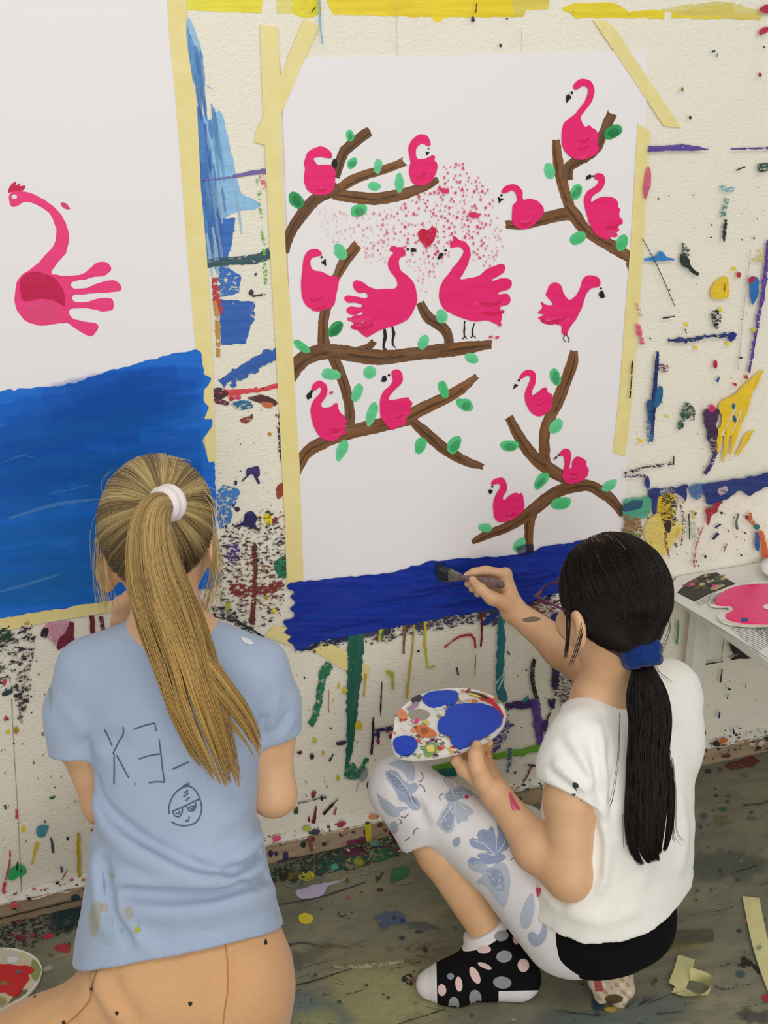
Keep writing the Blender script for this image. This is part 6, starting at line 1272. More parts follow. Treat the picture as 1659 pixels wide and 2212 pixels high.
gth = [Dp(1046, 1690, 1.745), Dp(1030, 1656, 1.735), Dp(1027, 1632, 1.742), tp]
gb.chain(gth, [0.017, 0.0135, 0.0112, 0.0086], 0.008)
# legs
hL, hR = Dp(1235, 1995, 1.775), Dp(1335, 1985, 1.80)
kL, aL = Dp(868, 1704, 1.84), Dp(1072, 2046, 1.85)
kR = Yp(1125, 1800, -0.20); aR = np.array([0.865, -0.47, 0.07])
gb.chain([hL, Dp(1062, 1826, 1.80), kL], [0.062, 0.050, 0.046], 0.03); gb.chain([kL, kL+(aL-kL)*0.38+np.array([0.006, -0.010, 0]), aL], [0.044, 0.0435, 0.0275], 0.012)
gb.chain([hR, kR], [0.052, 0.044], 0.03); gb.chain([kR, aR], [0.045, 0.028], 0.02)
gbo = gb.obj('body', MAT['skin'], G)
for J, nn in ((idx, CZ), (thb, CZ), (gth, pn)): nail(G, J[-1], J[-2], nn, 0.0078)
eyes(GL_, 1.08, G, (qr, qf, qu), MAT['irisbrown'])
gbv = gb.bvh()
decal_polys('paint_smear', [([(1128, 1338), (1150, 1332), (1168, 1336), (1160, 1342), (1138, 1344)], (120, 110, 96), 0.65)], gbv, MAT['print'], gbo, 0.0005, 3)
decal_polys('paint_smear', [([(1100, 1710), (1112, 1728), (1124, 1748), (1116, 1750), (1106, 1736), (1112, 1752), (1104, 1744)], (238, 70, 130), 0.75)], gbv, MAT['print'], gbo, 0.0005, 3)
# leggings
lv = Vol((0.38, -0.75, 0.0), (1.05, -0.05, 0.48), 0.0032)
lv.chain([Dp(1232, 1990, 1.765), Dp(1060, 1826, 1.80), kL], [0.090, 0.062, 0.0535], 0.03)
hemP = kL+(aL-kL)*0.23
lo2 = Vol(np.minimum(kL, aL)-0.09, np.maximum(kL, aL)+0.09, 0.0032); lo2.chain([kL+[0, 0, 0.002], kL+(aL-kL)*0.40], [0.0545, 0.0565], 0.03); hn2 = (aL-kL)/np.linalg.norm(aL-kL)+np.array([0.30, 0.10, 0.10]); lo2.cut(hemP, hn2)
S_, (x_, y_, z_) = lv.sl(lo2.lo, lo2.lo+(lo2.n-1)*lo2.h); Gp = np.stack(np.broadcast_arrays(x_, y_, z_), -1).reshape(-1, 3); lv._b(S_, lo2.sample(Gp).reshape([q.stop-q.start for q in S_]).astype(np.float32), 0.02)
lv.chain([hR, kR], [0.068, 0.054], 0.03); lv.chain([kR, kR+(aR-kR)*0.5], [0.054, 0.042], 0.02)
lv.disp([Dp(935, 1790, 1.78), Dp(900, 1735, 1.78), Dp(850, 1745, 1.78)], -0.008, 0.014)
lv.disp([Dp(940, 1775, 1.77), Dp(905, 1715, 1.77), Dp(870, 1690, 1.79)], 0.005, 0.014)
lv.wob(0.001, 30, 8)
lgo = lv.obj('leggings', MAT['legg'], G); lbv = lv.bvh()
K7 = lambda P: [(780+x/3.19, 1460+y/3.19) for x, y in P]
K6 = lambda P: [(830+x/2.0012, 1480+y/2.0014) for x, y in P]
SB, SB2, SB3 = (166, 177, 197), (184, 193, 206), (148, 162, 192)
flies = [
 [([(170, 660), (200, 650), (250, 665), (290, 720), (330, 745), (380, 740), (395, 765), (370, 800), (345, 815), (390, 850), (410, 890), (395, 925), (350, 920), (300, 870), (270, 860), (240, 800), (210, 750), (180, 710)], SB), ([(190, 610), (260, 585), (340, 590), (370, 640), (365, 720), (330, 720), (290, 660), (230, 625)], SB2), ([(185, 668), (240, 680), (280, 740), (310, 790), (270, 790), (220, 740)], SB3, .6), ([(310, 800), (360, 830), (395, 890), (350, 880)], SB3, .55)],
 [([(565, 700), (600, 720), (650, 770), (680, 760), (760, 800), (770, 820), (700, 850), (665, 860), (740, 900), (780, 945), (740, 965), (730, 1000), (690, 1000), (670, 1030), (645, 960), (640, 1050), (600, 1085), (560, 1060), (525, 1015), (560, 930), (600, 880), (580, 850), (570, 820), (610, 790), (580, 740)], SB2), ([(610, 790), (680, 780), (700, 830), (640, 870), (590, 850)], SB, .6), ([(560, 960), (610, 900), (640, 960), (610, 1060), (560, 1040)], SB, .5)],
 [([(110, 810), (150, 840), (200, 870), (240, 900), (300, 900), (330, 910), (270, 940), (265, 965), (240, 975), (180, 950), (140, 900)], SB2, .9), ([(240, 1000), (260, 1060), (225, 1090), (200, 1020)], SB2, .8)],
 [([(745, 1130), (770, 1115), (810, 1130), (800, 1090), (830, 1060), (880, 1065), (890, 1035), (915, 1050), (930, 1100), (920, 1140), (945, 1100), (935, 1030), (960, 1012), (1010, 1040), (1050, 1100), (1060, 1150), (1020, 1170), (1000, 1200), (960, 1220), (1000, 1240), (980, 1270), (930, 1290), (800, 1300), (740, 1290), (760, 1250), (830, 1265), (800, 1240), (830, 1220), (890, 1215), (800, 1190), (760, 1170)], SB3), ([(770, 1130), (820, 1140), (880, 1180), (900, 1210), (820, 1190)], SB2, .5), ([(830, 1080), (880, 1090), (905, 1150), (860, 1140)], SB, .6)],
 [([(630, 1140), (660, 1110), (685, 1115), (680, 1160), (655, 1180), (635, 1165)], SB, .9)],
]
f6 = [[([(365, 775), (420, 760), (455, 790), (490, 770), (530, 780), (545, 860), (520, 960), (480, 920), (440, 870), (400, 850), (430, 820), (380, 800)], SB2), ([(440, 800), (500, 800), (520, 880), (480, 880)], SB, .6)],
      [([(590, 1000), (610, 940), (640, 900), (650, 960), (630, 1040), (600, 1050)], SB2)], [([(620, 1085), (640, 1065), (670, 1080), (690, 1030), (705, 1060), (690, 1110), (650, 1130), (630, 1110)], SB)]]
for f in flies: decal_polys('butterfly_print', [(K7(p[0]), *p[1:]) for p in f], lbv, MAT['print'], lgo, 0.0008, 5)
for f in f6: decal_polys('butterfly_print', [(K6(p[0]), *p[1:]) for p in f], lbv, MAT['print'], lgo, 0.0008, 5)
w2 = lambda P, w=2: [(*q, w) for q in P]
decal_strokes('print_lines', [w2(K7(P), 1.6) for P in ([(395, 735), (420, 720), (425, 690), (412, 668)], [(400, 750), (430, 770), (440, 800)], [(545, 860), (540, 830), (560, 815)], [(330, 950), (300, 975), (275, 965)], [(265, 985), (285, 1005), (265, 1020)], [(395, 1048), (370, 1060), (365, 1090)], [(340, 1110), (320, 1125), (305, 1135)], [(1030, 1270), (1060, 1250), (1068, 1235)])], lbv, MAT['inkdark'], lgo, 0.0014)
decal_strokes('wing_veins', [w2(K7(P), 2) for P in ([(320, 780), (250, 700), (200, 670)], [(330, 790), (350, 860), (390, 910)], [(640, 870), (580, 960), (550, 1020)], [(650, 870), (655, 1000)], [(660, 860), (720, 930)], [(640, 830), (610, 770), (580, 715)], [(920, 1230), (850, 1160), (770, 1130)], [(930, 1220), (930, 1120), (915, 1060)], [(925, 1235), (840, 1220)], [(940, 1220), (985, 1150), (1000, 1080)], [(560, 930), (600, 905), (635, 960)], [(320, 740), (345, 650), (340, 600)])], lbv, MAT['pale'], lgo, 0.0016)
decal_polys('pink_spot', [([(1003, 1722), (1008, 1718), (1012, 1723), (1007, 1727)], (225, 35, 90))], lbv, MAT['print'], lgo, 0.0016, 2)
# black seat
sk = Vol((0.6, -0.80, 0.02), (1.12, -0.3, 0.45), 0.0034)
sk.loft([(Dp(1298, 2050, 1.785), 0.08, 0.07), (Dp(1298, 2010, 1.785), 0.122, 0.102), (Dp(1300, 1960, 1.78), 0.131, 0.108), (Dp(1308, 1890, 1.77), 0.116, 0.094)], gr, 0.02, 2.2)
sk.ell(Dp(1268, 2015, 1.745), (0.068, 0.068, 0.060), None, 0.04); sk.ell(Dp(1352, 1990, 1.755), (0.066, 0.068, 0.062), None, 0.04)
nb = np.cross(Dp(1185, 1990, 1.70)-CAM, Dp(1205, 2095, 1.72)-CAM); nb = nb if nb @ (Dp(1000, 2000, 1.7)-Dp(1300, 2000, 1.7)) > 0 else -nb
sk.cut(Dp(1185, 1990, 1.70), nb)
sk.obj('shorts', MAT['black'], G)
# white T-shirt
tv = Vol((0.5, -0.82, 0.1), (1.2, -0.2, 0.66), 0.0031)
tv.loft([(Dp(1310, 2060, 1.785), 0.158, 0.130)]+Gsec, gr, 0.02, 2.3)
tv.rc(sL, gneck+(sL-gneck)*0.3, 0.044, 0.040, 0.03); tv.rc(sR, gneck+(sR-gneck)*0.3, 0.050, 0.042, 0.04)
tv.rc(sR, Dp(1452, 1600, 1.80), 0.046, 0.05, 0.05)
v = Vol(sL-0.18, sL+0.18, 0.0031); sa = Dp(1228, 1705, 1.672); v.chain([sL, Dp(1240, 1650, 1.658), Dp(1232, 1790, 1.653)], [0.046, 0.053, 0.057], 0.02)
ce = [Dp(1174, 1688, 1.66), Dp(1279, 1742, 1.65), Dp(1230, 1715, 1.60)]; cn = np.cross(ce[1]-ce[0], ce[2]-ce[0]); cn = cn if cn[2] < 0 else -cn; v.cut(ce[0], cn)
S_, (x_, y_, z_) = tv.sl(v.lo, v.lo+(v.n-1)*v.h); Gp = np.stack(np.broadcast_arrays(x_, y_, z_), -1).reshape(-1, 3); tv._b(S_, v.sample(Gp).reshape([q.stop-q.start for q in S_]).astype(np.float32), 0.014)
v2 = Vol(sR-0.18, sR+0.18, 0.0031); v2.chain([sR, Dp(1385, 1500, 1.92)], [0.050, 0.052], 0.02); v2.cut(Dp(1392, 1500, 1.915), Dp(1385, 1500, 1.92)-sR)
S_, (x_, y_, z_) = tv.sl(v2.lo, v2.lo+(v2.n-1)*v2.h); Gp = np.stack(np.broadcast_arrays(x_, y_, z_), -1).reshape(-1, 3); tv._b(S_, v2.sample(Gp).reshape([q.stop-q.start for q in S_]).astype(np.float32), 0.014)
gh = [Dp(1148, 1972, 1.72), Dp(1290, 2020, 1.655), Dp(1506, 1884, 1.765)]
gn = np.cross(gh[1]-gh[0], gh[2]-gh[0]); gn = gn if gn[2] < 0 else -gn; gn /= np.linalg.norm(gn)
tv.cut(gh[0], gn, tv.lo, np.array([1.3, 0, 0.36]))
tv.ell(gneck+np.array([-0.005, 0.012, 0.030]), (0.058, 0.056, 0.032), None, 0.006, sub=True)
GF = [([(1290, 1560), (1300, 1640), (1308, 1720), (1305, 1800)], 0.006, 0.010), ([(1278, 1590), (1290, 1660), (1298, 1740)], -0.005, 0.009), ([(1318, 1600), (1318, 1700), (1312, 1800), (1318, 1900)], -0.004, 0.012),
          ([(1285, 1745), (1305, 1790), (1310, 1860), (1300, 1930)], 0.006, 0.012), ([(1285, 1760), (1290, 1830), (1290, 1900)], -0.006, 0.010),
          ([(1205, 1600), (1240, 1650), (1275, 1690)], -0.004, 0.009), ([(1195, 1640), (1235, 1680), (1275, 1715)], 0.004, 0.009), ([(1225, 1580), (1258, 1640), (1280, 1700)], 0.004, 0.009), ([(1182, 1660), (1215, 1690), (1262, 1722)], -0.004, 0.007),
          ([(1380, 1700), (1400, 1800), (1380, 1920)], 0.005, 0.02), ([(1440, 1560), (1452, 1680), (1445, 1820)], -0.005, 0.02), ([(1460, 1700), (1475, 1800), (1470, 1880)], 0.005, 0.018), ([(1340, 1840), (1335, 1900), (1300, 1980)], -0.004, 0.016), ([(1165, 1830), (1180, 1900), (1220, 1960)], -0.005, 0.014), ([(1170, 1930), (1230, 1968), (1300, 1985), (1380, 1965)], 0.004, 0.014)]
tv.folds([(P, A*1.7, w*0.9) for P, A, w in GF])
tv.disp([gh[0]-gn*0.018]+[gh[1]-gn*0.018]+[gh[2]-gn*0.018], -0.002, 0.006, falloff=False)
tv.wob(0.0016, 26, 9)
gs = tv.obj('t_shirt', MAT['wshirt'], G); tbv = tv.bvh()
for P in ([(1148, 1921), (1160, 1918), (1170, 1920), (1164, 1936), (1152, 1940)],): decal_polys('pink_stain', [(P, (242, 70, 130), 0.9)], tbv, MAT['print'], gs, 0.0009, 3)
for P in ([(1238, 1690), (1248, 1692), (1250, 1700), (1245, 1702), (1249, 1716), (1243, 1704), (1238, 1700)], [(1234, 1716), (1244, 1714), (1242, 1719)], [(1254, 1728), (1257, 1726), (1256, 1738)]): decal_polys('black_stain', [(P, (60, 58, 56), 0.95)], tbv, MAT['print'], gs, 0.0009, 3)
# neckband
# ---- socks
C_ = lambda *c: lin(c)
kv = Vol((0.45, -0.58, -0.001), (0.76, -0.36, 0.22), 0.0020)
heel = Fp(1118, 2148) + [0, 0, 0.030]; ball = Fp(972, 2150)+[0, 0, 0.028]; toe = Fp(928, 2148)+[0, 0, 0.022]
kv.chain([aL+(kL-aL)*0.14, aL, heel+[0.004, 0, 0.012]], [0.0395, 0.0365, 0.034], 0.02); kv.rc(heel, ball, 0.031, 0.032, 0.02); kv.rc(aL+[0, 0, -0.005], ball+[0, 0, 0.006], 0.036, 0.026, 0.03); kv.rc(ball, toe, 0.031, 0.024, 0.02); kv.rc(ball+[0.012, -0.016, -0.006], toe+[0.012, -0.004, -0.004], 0.024, 0.018, 0.01)
kv.cut((0, 0, 0.0008), (0, 0, -1)); cuff = aL+(kL-aL)*0.135; cd = (kL-aL)/np.linalg.norm(kL-aL); kv.cut(cuff, cd)
kv.wob(0.0006, 60, 2)
def sockcol(V):
    p = pix(V); q = V-aL; s = q @ cd; top = (cuff-aL) @ cd; rad = np.linalg.norm(q-s[:, None]*cd, axis=1)
    return np.stack([(943+(p[:, 1]-2100)*0.02-p[:, 0])*0.01, np.minimum(p[:, 1]-2141+(p[:, 0]-1075)*0.02, p[:, 0]-1077)*0.01, np.minimum((s-top+0.016)*10, (0.052-rad)*10)], 1)
so = kv.obj('sock', MAT['sock1'], G, 1, sockcol); kbv = kv.bvh()
K8 = lambda cx, cy, a, b, an: [(860+(cx+a*math.cos(t)*math.cos(an)-b*math.sin(t)*math.sin(an))/2.592, 1900+(cy+a*math.cos(t)*math.sin(an)+b*math.sin(t)*math.cos(an))/2.592) for t in np.linspace(0, 2*math.pi, 14, endpoint=False)]
GY, PK_ = (150, 150, 152), (232, 198, 192)
for cx, cy, a, b, an, c in ((578, 315, 40, 30, -.2, GY), (655, 338, 14, 28, -.3, PK_), (483, 392, 38, 22, -.1, PK_), (593, 430, 44, 33, -.1, GY), (700, 480, 32, 38, -.2, PK_), (485, 482, 42, 14, .4, PK_), (430, 535, 24, 52, -.45, PK_), (340, 585, 20, 42, -.1, PK_), (294, 542, 20, 18, 0, (140, 138, 150)), (246, 618, 24, 33, -.1, PK_), (583, 575, 52, 34, .1, GY), (432, 662, 35, 46, -.1, GY), (312, 700, 30, 46, 0, GY), (540, 712, 30, 14, 0, PK_)):
    decal_polys('sock_dot', [(K8(cx, cy, a, b, an), c, 1)], kbv, MAT['print'], so, 0.0008, 3)
k2 = Vol((0.72, -0.62, -0.001), (0.95, -0.38, 0.18), 0.0020)
f0 = Fp(1322, 2150)+[0, 0, 0.030]; k2.ell(f0, (0.034, 0.030, 0.030), None, 0.01); k2.rc(f0+[0, 0.0, 0.01], f0+[0.015, 0.05, 0.045], 0.028, 0.030, 0.02); k2.rc(f0+[0.015, 0.05, 0.045], aR+[0, 0, 0.02], 0.030, 0.034, 0.02)
for i, (px, py, r) in enumerate(((1284, 2120, .012), (1300, 2150, .0135), (1338, 2160, .0125), (1358, 2140, .011))): k2.ell(Dp(px, py, float(depth_of(f0))-0.018), (r, r, r*1.2), None, 0.012)
k2.rc(Dp(1348, 2098, float(depth_of(f0))-0.01), Dp(1360, 2118, float(depth_of(f0))-0.012), 0.0065, 0.006, 0.004)
k2.cut((0, 0, 0.0008), (0, 0, -1)); k2.wob(0.0012, 45, 4)
def sock2(V):
    p = pix(V); d = depth_of(V)-float(depth_of(f0)); c = np.repeat(C_(206, 188, 162)[None], len(V), 0)
    n = np.sin(V[:, 0]*230)*np.sin(V[:, 2]*260+1)+0.6*np.sin(V[:, 0]*420+V[:, 2]*300); c[n > 0.55] = C_(176, 150, 122); c[n < -0.8] = C_(222, 210, 190)
    c[(np.abs(p[:, 0]-1290-(p[:, 1]-2110)*0.15) < 9) & (p[:, 1] < 2142)] = C_(168, 84, 84); c[((p[:, 0]-1326)/20)**2+((p[:, 1]-2158)/10)**2 < 1] = C_(88, 74, 48); c[d > 0.012] = C_(16, 16, 18); return c
k2.obj('sock', MAT['sock'], G, 1, sock2)
# ---- dark hair
A3 = [qr, qf, qu]; HS2 = np.array((0.080, 0.093, 0.091)); gcc = gc-qf*0.008+qu*0.012
def toW2(L): return gcc+L[..., 0:1]*qr+L[..., 1:2]*qf+L[..., 2:3]*qu
Ml2 = np.array(A3); tieG = Dp(1385, 1412, 1.628); tg = Ml2 @ (tieG-gcc)
hv2 = Vol(gcc-0.2, gcc+0.17, 0.003)
hv2.ell(gcc, HS2*0.965, A3, 0.01); hv2.cut(gcc+qf*0.036-qu*0.01, qf*0.80-qu*0.42)
hv2.chain([gcc-qf*0.03-qu*0.02, gcc+(tieG-gcc)*0.55, tieG], [0.054, 0.038, 0.013], 0.04)
hv2.ell(GL_(-0.090, -0.010, -0.052), (0.028, 0.020, 0.034), A3, 0.01, sub=True)
cs2 = lambda V: np.repeat(lin((20, 15, 12))[None, :], len(V), 0)
hair2 = hv2.obj('hair', MAT['dark'], G, 2, cs2)
N = 4000; D0 = rng.normal(size=(N*3, 3)); D0 /= np.linalg.norm(D0, axis=1)[:, None]
L0 = on_skull(D0, 1.0, HS2); keep = ((L0-np.array([0, 0.036, -0.01])) @ np.array([0, 0.80, -0.42])) < 0; D0 = D0[keep][:N]; N = len(D0)
# comb each strand from the parting over the side and back to the tie
tu2 = tg/np.linalg.norm(tg); top = np.array([0.0, 0.25, 1.0]); top /= np.linalg.norm(top)
KP = 24; ts = np.linspace(0, 1, KP)
Pw = np.empty((N, KP, 3))
for i in range(N):
    d0 = D0[i]; a = math.acos(np.clip(d0 @ tu2, -1, 1)); q = (np.sin((1-ts)*a)[:, None]*d0+np.sin(ts*a)[:, None]*tu2)/max(math.sin(a), 1e-4)
    q[:, 2] -= 0.22*np.sin(ts*math.pi)*(1-abs(d0[2]))*0.6; L = on_skull(q, 1.0, HS2)*(1.006+0.03*rng.random()); Pw[i] = toW2(L)
endm = np.clip((ts-0.72)/0.28, 0, 1)[None, :, None]**1.5
Pw = Pw*(1-endm)+(tieG+rng.normal(size=(N, 1, 3))*0.0065)*endm
for _ in range(3): Pw[:, 1:-1] = (Pw[:, :-2]+2*Pw[:, 1:-1]+Pw[:, 2:])/4
Pw = push_out(Pw, [hv2], 0.0005)
b = rng.random((N, 1, 1)); Cc = lin((13, 10, 8))*(1-b)+lin((36, 26, 20))*b; Cc = np.broadcast_to(Cc, Pw.shape)
strands('hair_strands', Pw, np.full(N, 0.00062), Cc, MAT['dark'], hair2, 3, 0.9)['kind'] = 'stuff'
def dk(n, kp, u, v, ci):
    b = (rng.random(n)*0.5+0.5*rng.random(60)[ci])[:, None, None]; s = np.linspace(0, 1, kp)[None, :, None]; hi = lin((34, 24, 18))*(1-s)+lin((46, 33, 24))*s
    return lin((14, 10, 8))*(1-b)+hi*b
DT = float(depth_of(tieG))
GT = [(1386, 1416, DT+.007, 13, .006), (1389, 1446, DT+.006, 24, .009), (1397, 1500, DT, 44, .017), (1404, 1560, DT, 46, .018), (1398, 1630, DT, 46, .018), (1402, 1700, DT-.005, 50, .017), (1400, 1770, DT-.01, 48, .015), (1400, 1830, DT-.015, 40, .012), (1412, 1862, DT-.018, 26, .007)]
tl2 = tail('ponytail', GT, 2600, 40, MAT['dark'], G, dk, [tv, gb], 0.0008, 9, 0.004, 0.3, 0.86)
dE = float(depth_of(GL_(-0.085, -0.01, -0.02)))
wisps('loose_strands', [[(1222, 1270, dE+.01), (1226, 1320, dE), (1227, 1380, dE), (1222, 1424, dE+.01)], [(1224, 1270, dE+.01), (1230, 1320, dE), (1228, 1370, dE), (1222, 1420, dE+.01)], [(1262, 1330, dE-.01), (1257, 1360, dE-.016), (1246, 1400, dE-.012), (1232, 1438, dE)]], 6, 0.0022, MAT['dark'], hair2, (26, 18, 14), (52, 38, 28), 0.0006)
wisps('flyaway_strands', [[(1436, 1300, DT+.03), (1448, 1350, DT), (1440, 1385, DT), (1425, 1420, DT)], [(1410, 1420, DT), (1425, 1450, DT), (1455, 1472, DT+.03)], [(1340, 1540, DT), (1336, 1640, DT), (1324, 1720, DT-.02), (1316, 1740, DT-.02)], [(1350, 1760, DT-.02), (1354, 1830, DT-.03)], [(1452, 1640, DT), (1458, 1720, DT-.01), (1458, 1800, DT-.02), (1475, 1826, DT-.02)], [(1448, 1620, DT), (1456, 1700, DT-.01), (1455, 1800, DT-.02), (1458, 1815, DT-.02)], [(1290, 1165, 1.66), (1310, 1156, 1.66), (1340, 1158, 1.66)], [(1330, 1162, 1.66), (1360, 1158, 1.67), (1390, 1172, 1.67)]], 3, 0.003, MAT['dark'], hair2, (20, 15, 12), (52, 38, 28), 0.0004, vols=(tv,))
# blue scrunchie
ev = Vol(tieG-0.08, tieG+0.08, 0.0018); ax = Dp(1390, 1455, DT)-Dp(1372, 1370, DT+0.012); ax /= np.linalg.norm(ax); e1 = np.cross(ax, [0, 1, 0.2]); e1 /= np.linalg.norm(e1); e2 = np.cross(ax, e1)
for q, R, r in ((0.009, 0.0205, 0.0100), (-0.006, 0.0215, 0.0105)): ev.chain([tieG+ax*q+(e1*math.cos(a)+e2*math.sin(a))*(R+0.0016*math.sin(7*a))+ax*0.002*math.sin(5*a) for a in np.linspace(0, 2*math.pi, 49)], [r+0.0012*math.sin(9*a+q*300) for a in np.linspace(0, 2*math.pi, 49)], 0.003)
ev.ell(Dp(1405, 1396, DT-.004), (0.013, 0.013, 0.008), [CX*0.9+CY*0.4, CZ, CY*0.9-CX*0.4], 0.006)
for i in range(9):
    a = rng.uniform(0, 6.28); p = [tieG+(e1*math.cos(a+q*0.22)+e2*math.sin(a+q*0.22))*0.0310+ax*(-0.016+0.032*q) for q in np.linspace(0, 1, 6)]; ev.disp(p, -0.0026, 0.0028)
ev.obj('scrunchie', MAT['scrunch'], G, 2)
# glasses
gv = Vol(gc-0.16, gc+0.16, 0.0014)
for q in (-1, 1):
    ctr = GL_(0.031*q, 0.098, -0.004); ring = [ctr+(qr*math.cos(a)*0.024+qu*math.sin(a)*0.018*(1+0.12*math.cos(2*a)))*1.08 for a in np.linspace(0, 2*math.pi, 25)]
    gv.chain(ring, [0.0017]*25, 0.001); gv.chain([GL_(0.055*q, 0.097, 0.004), GL_(0.074*q, 0.085, 0.004), GL_(0.079*q, 0.03, 0.0), GL_(0.078*q, -0.012, -0.008)], [0.0026, 0.0024, 0.002, 0.0018], 0.002)
gv.chain([GL_(-0.009, 0.098, 0.0), GL_(0, 0.100, 0.003), GL_(0.009, 0.098, 0.0)], [0.0015]*3, 0.001)
glo = gv.obj('glasses', MAT['purple'], G, 1)

# ================================================================ blue palette held in her left hand
MAT['palette'] = simple('palette_plastic', (232, 228, 216), 0.4, 60, 0.06)
def palette(nm, pmap, nrm, outline, label, hole=None, th=0.004, marks=(), loc=None):
    SLABN[pmap] = np.asarray(nrm, float)
    P = catmull(np.array(outline, float), True, 5)
    a = 0.5*np.sum(P[:, 0]*np.roll(P[:, 1], -1)-np.roll(P[:, 0], -1)*P[:, 1])
    if a > 0: P = P[::-1]
    c = P.mean(0); e = empty(nm, pmap(c)[0] if loc is None else loc, label, 'palette')
    n = len(P); rim = c+(P-c)*0.955; V = np.concatenate([pmap(P, 0.0), pmap(P, 0.002), pmap(rim, 0.0012), pmap(rim, 0.0)-SLABN[pmap]*0.0])
    V[:n] = V[n:2*n]-SLABN[pmap]*th
    F = [[i, (i+1) % n, (i+1) % n+n, i+n] for i in range(n)]+[[i+n, (i+1) % n+n, (i+1) % n+2*n, i+2*n] for i in range(n)]
    if hole is not None:
        H = np.array([(hole[0]+hole[2]*math.cos(t), hole[1]+hole[3]*math.sin(t)) for t in np.linspace(0, 2*math.pi, 28, endpoint=False)])
        pts = [Vector(q) for q in rim]+[Vector(q) for q in H]; m = len(H)
        res = geometry.delaunay_2d_cdt(pts, [(n+i, n+(i+1) % m) for i in range(m)], [list(range(n))], 1, 1e-4)
        v2_ = np.array([tuple(q) for q in res[0]]); ins = [f for f in res[2] if ((np.mean([v2_[i] for i in f], 0)[0]-hole[0])/hole[2])**2+((np.mean([v2_[i] for i in f], 0)[1]-hole[1])/hole[3])**2 > 0.97]
        V = np.concatenate([V, pmap(v2_, 0.0012), pmap(v2_, 0.0012)-SLABN[pmap]*(th-0.0008)]); b0 = 4*n; b1 = b0+len(v2_)
        F += [[i+b0 for i in f] for f in ins]+[[i+b1 for i in reversed(f)] for f in ins]
        V = np.concatenate([V, pmap(H, 0.0014), pmap(H, 0.0014)-SLABN[pmap]*(th-0.0006)]); h0 = b1+len(v2_)
        F += [[h0+i, h0+m+i, h0+m+(i+1) % m, h0+(i+1) % m] for i in range(m)]
    else:
        F += [[i+2*n for i in range(n)], [n-1-i for i in range(n)]]
    me = bpy.data.meshes.new('board'); me.from_pydata(V.tolist(), [], F); me.update(); link('board', me, e, [MAT['palette']])
    for nme, ps, off in marks:
        k = Marks(pmap, off, 5e-6)
        for P_, c_, *r_ in ps: k.poly(P_, c_, r_[0] if r_ else 1, 1 if r_ else 0, 0.5, True, 3)
        o = k.build(nme, [MAT['gloss']], e)
        if nme in ('wet_blue_paint', 'wet_red_paint', 'wet_pink_paint'):
            md = o.modifiers.new('thick', 'SOLIDIFY'); md.thickness = off-0.0011; md.offset = -1
    return e
BL = (0, 66, 190)
crust = []
cc = [(235, 232, 220), (220, 120, 80), (200, 60, 60), (90, 140, 90), (230, 200, 90), (60, 50, 60), (240, 150, 110), (160, 120, 150), (150, 160, 110), (245, 240, 230), (225, 220, 205), (120, 90, 60)]
OUT = [(846, 1606), (850, 1575), (856, 1545), (880, 1518), (920, 1496), (965, 1487), (1010, 1487), (1050, 1496), (1080, 1515), (1093, 1545), (1086, 1572), (1062, 1595), (1025, 1613), (985, 1627), (935, 1637), (890, 1640), (858, 1632)]
Oa = np.array(OUT, float); oc = Oa.mean(0)
for i in range(430):
    t = rng.uniform(0, 2*math.pi); q = Oa[int(rng.integers(len(Oa)))]; f = rng.uniform(0.35, 0.95); p = oc+(q-oc)*f+rng.normal(size=2)*5; 
    if ((p[0]-905)/30)**2+((p[1]-1543)/19)**2 < 1: continue
    r = rng.uniform(1.5, 8); crust.append(([(p[0]-r, p[1]), (p[0]+rng.normal(), p[1]-r*0.6), (p[0]+r, p[1]+rng.normal()), (p[0], p[1]+r*0.6)], cc[int(rng.integers(len(cc)))], 0.9))
crust += [([(1040, 1500), (1066, 1512), (1084, 1535), (1087, 1550), (1076, 1540), (1060, 1520), (1035, 1508)], (200, 40, 40), 1), ([(860, 1535), (872, 1533), (880, 1546), (872, 1554), (860, 1548)], (228, 140, 90), 1), ([(900, 1570), (918, 1566), (936, 1578), (944, 1588), (925, 1594), (905, 1588)], (214, 116, 62), 1), ([(908, 1575), (920, 1572), (925, 1582), (912, 1586)], (170, 90, 50), .9), ([(990, 1500), (1010, 1498), (1014, 1510), (995, 1514)], (232, 222, 204), 1), ([(1005, 1492), (1040, 1498), (1055, 1510), (1030, 1503)], (60, 45, 40), .9), ([(1010, 1496), (1030, 1500), (1040, 1506), (1020, 1502)], (230, 205, 80), 1), ([(916, 1612), (935, 1604), (945, 1615), (936, 1630), (918, 1632)], (120, 170, 90), .9), ([(922, 1612), (936, 1610), (938, 1622), (926, 1624)], (238, 210, 110), 1), ([(895, 1555), (902, 1552), (905, 1558), (898, 1561)], (230, 60, 130), 1), ([(888, 1510), (905, 1500), (912, 1508), (898, 1520)], (50, 40, 60), .9), ([(880, 1530), (898, 1516), (905, 1522), (890, 1535)], (170, 140, 165), .9)]
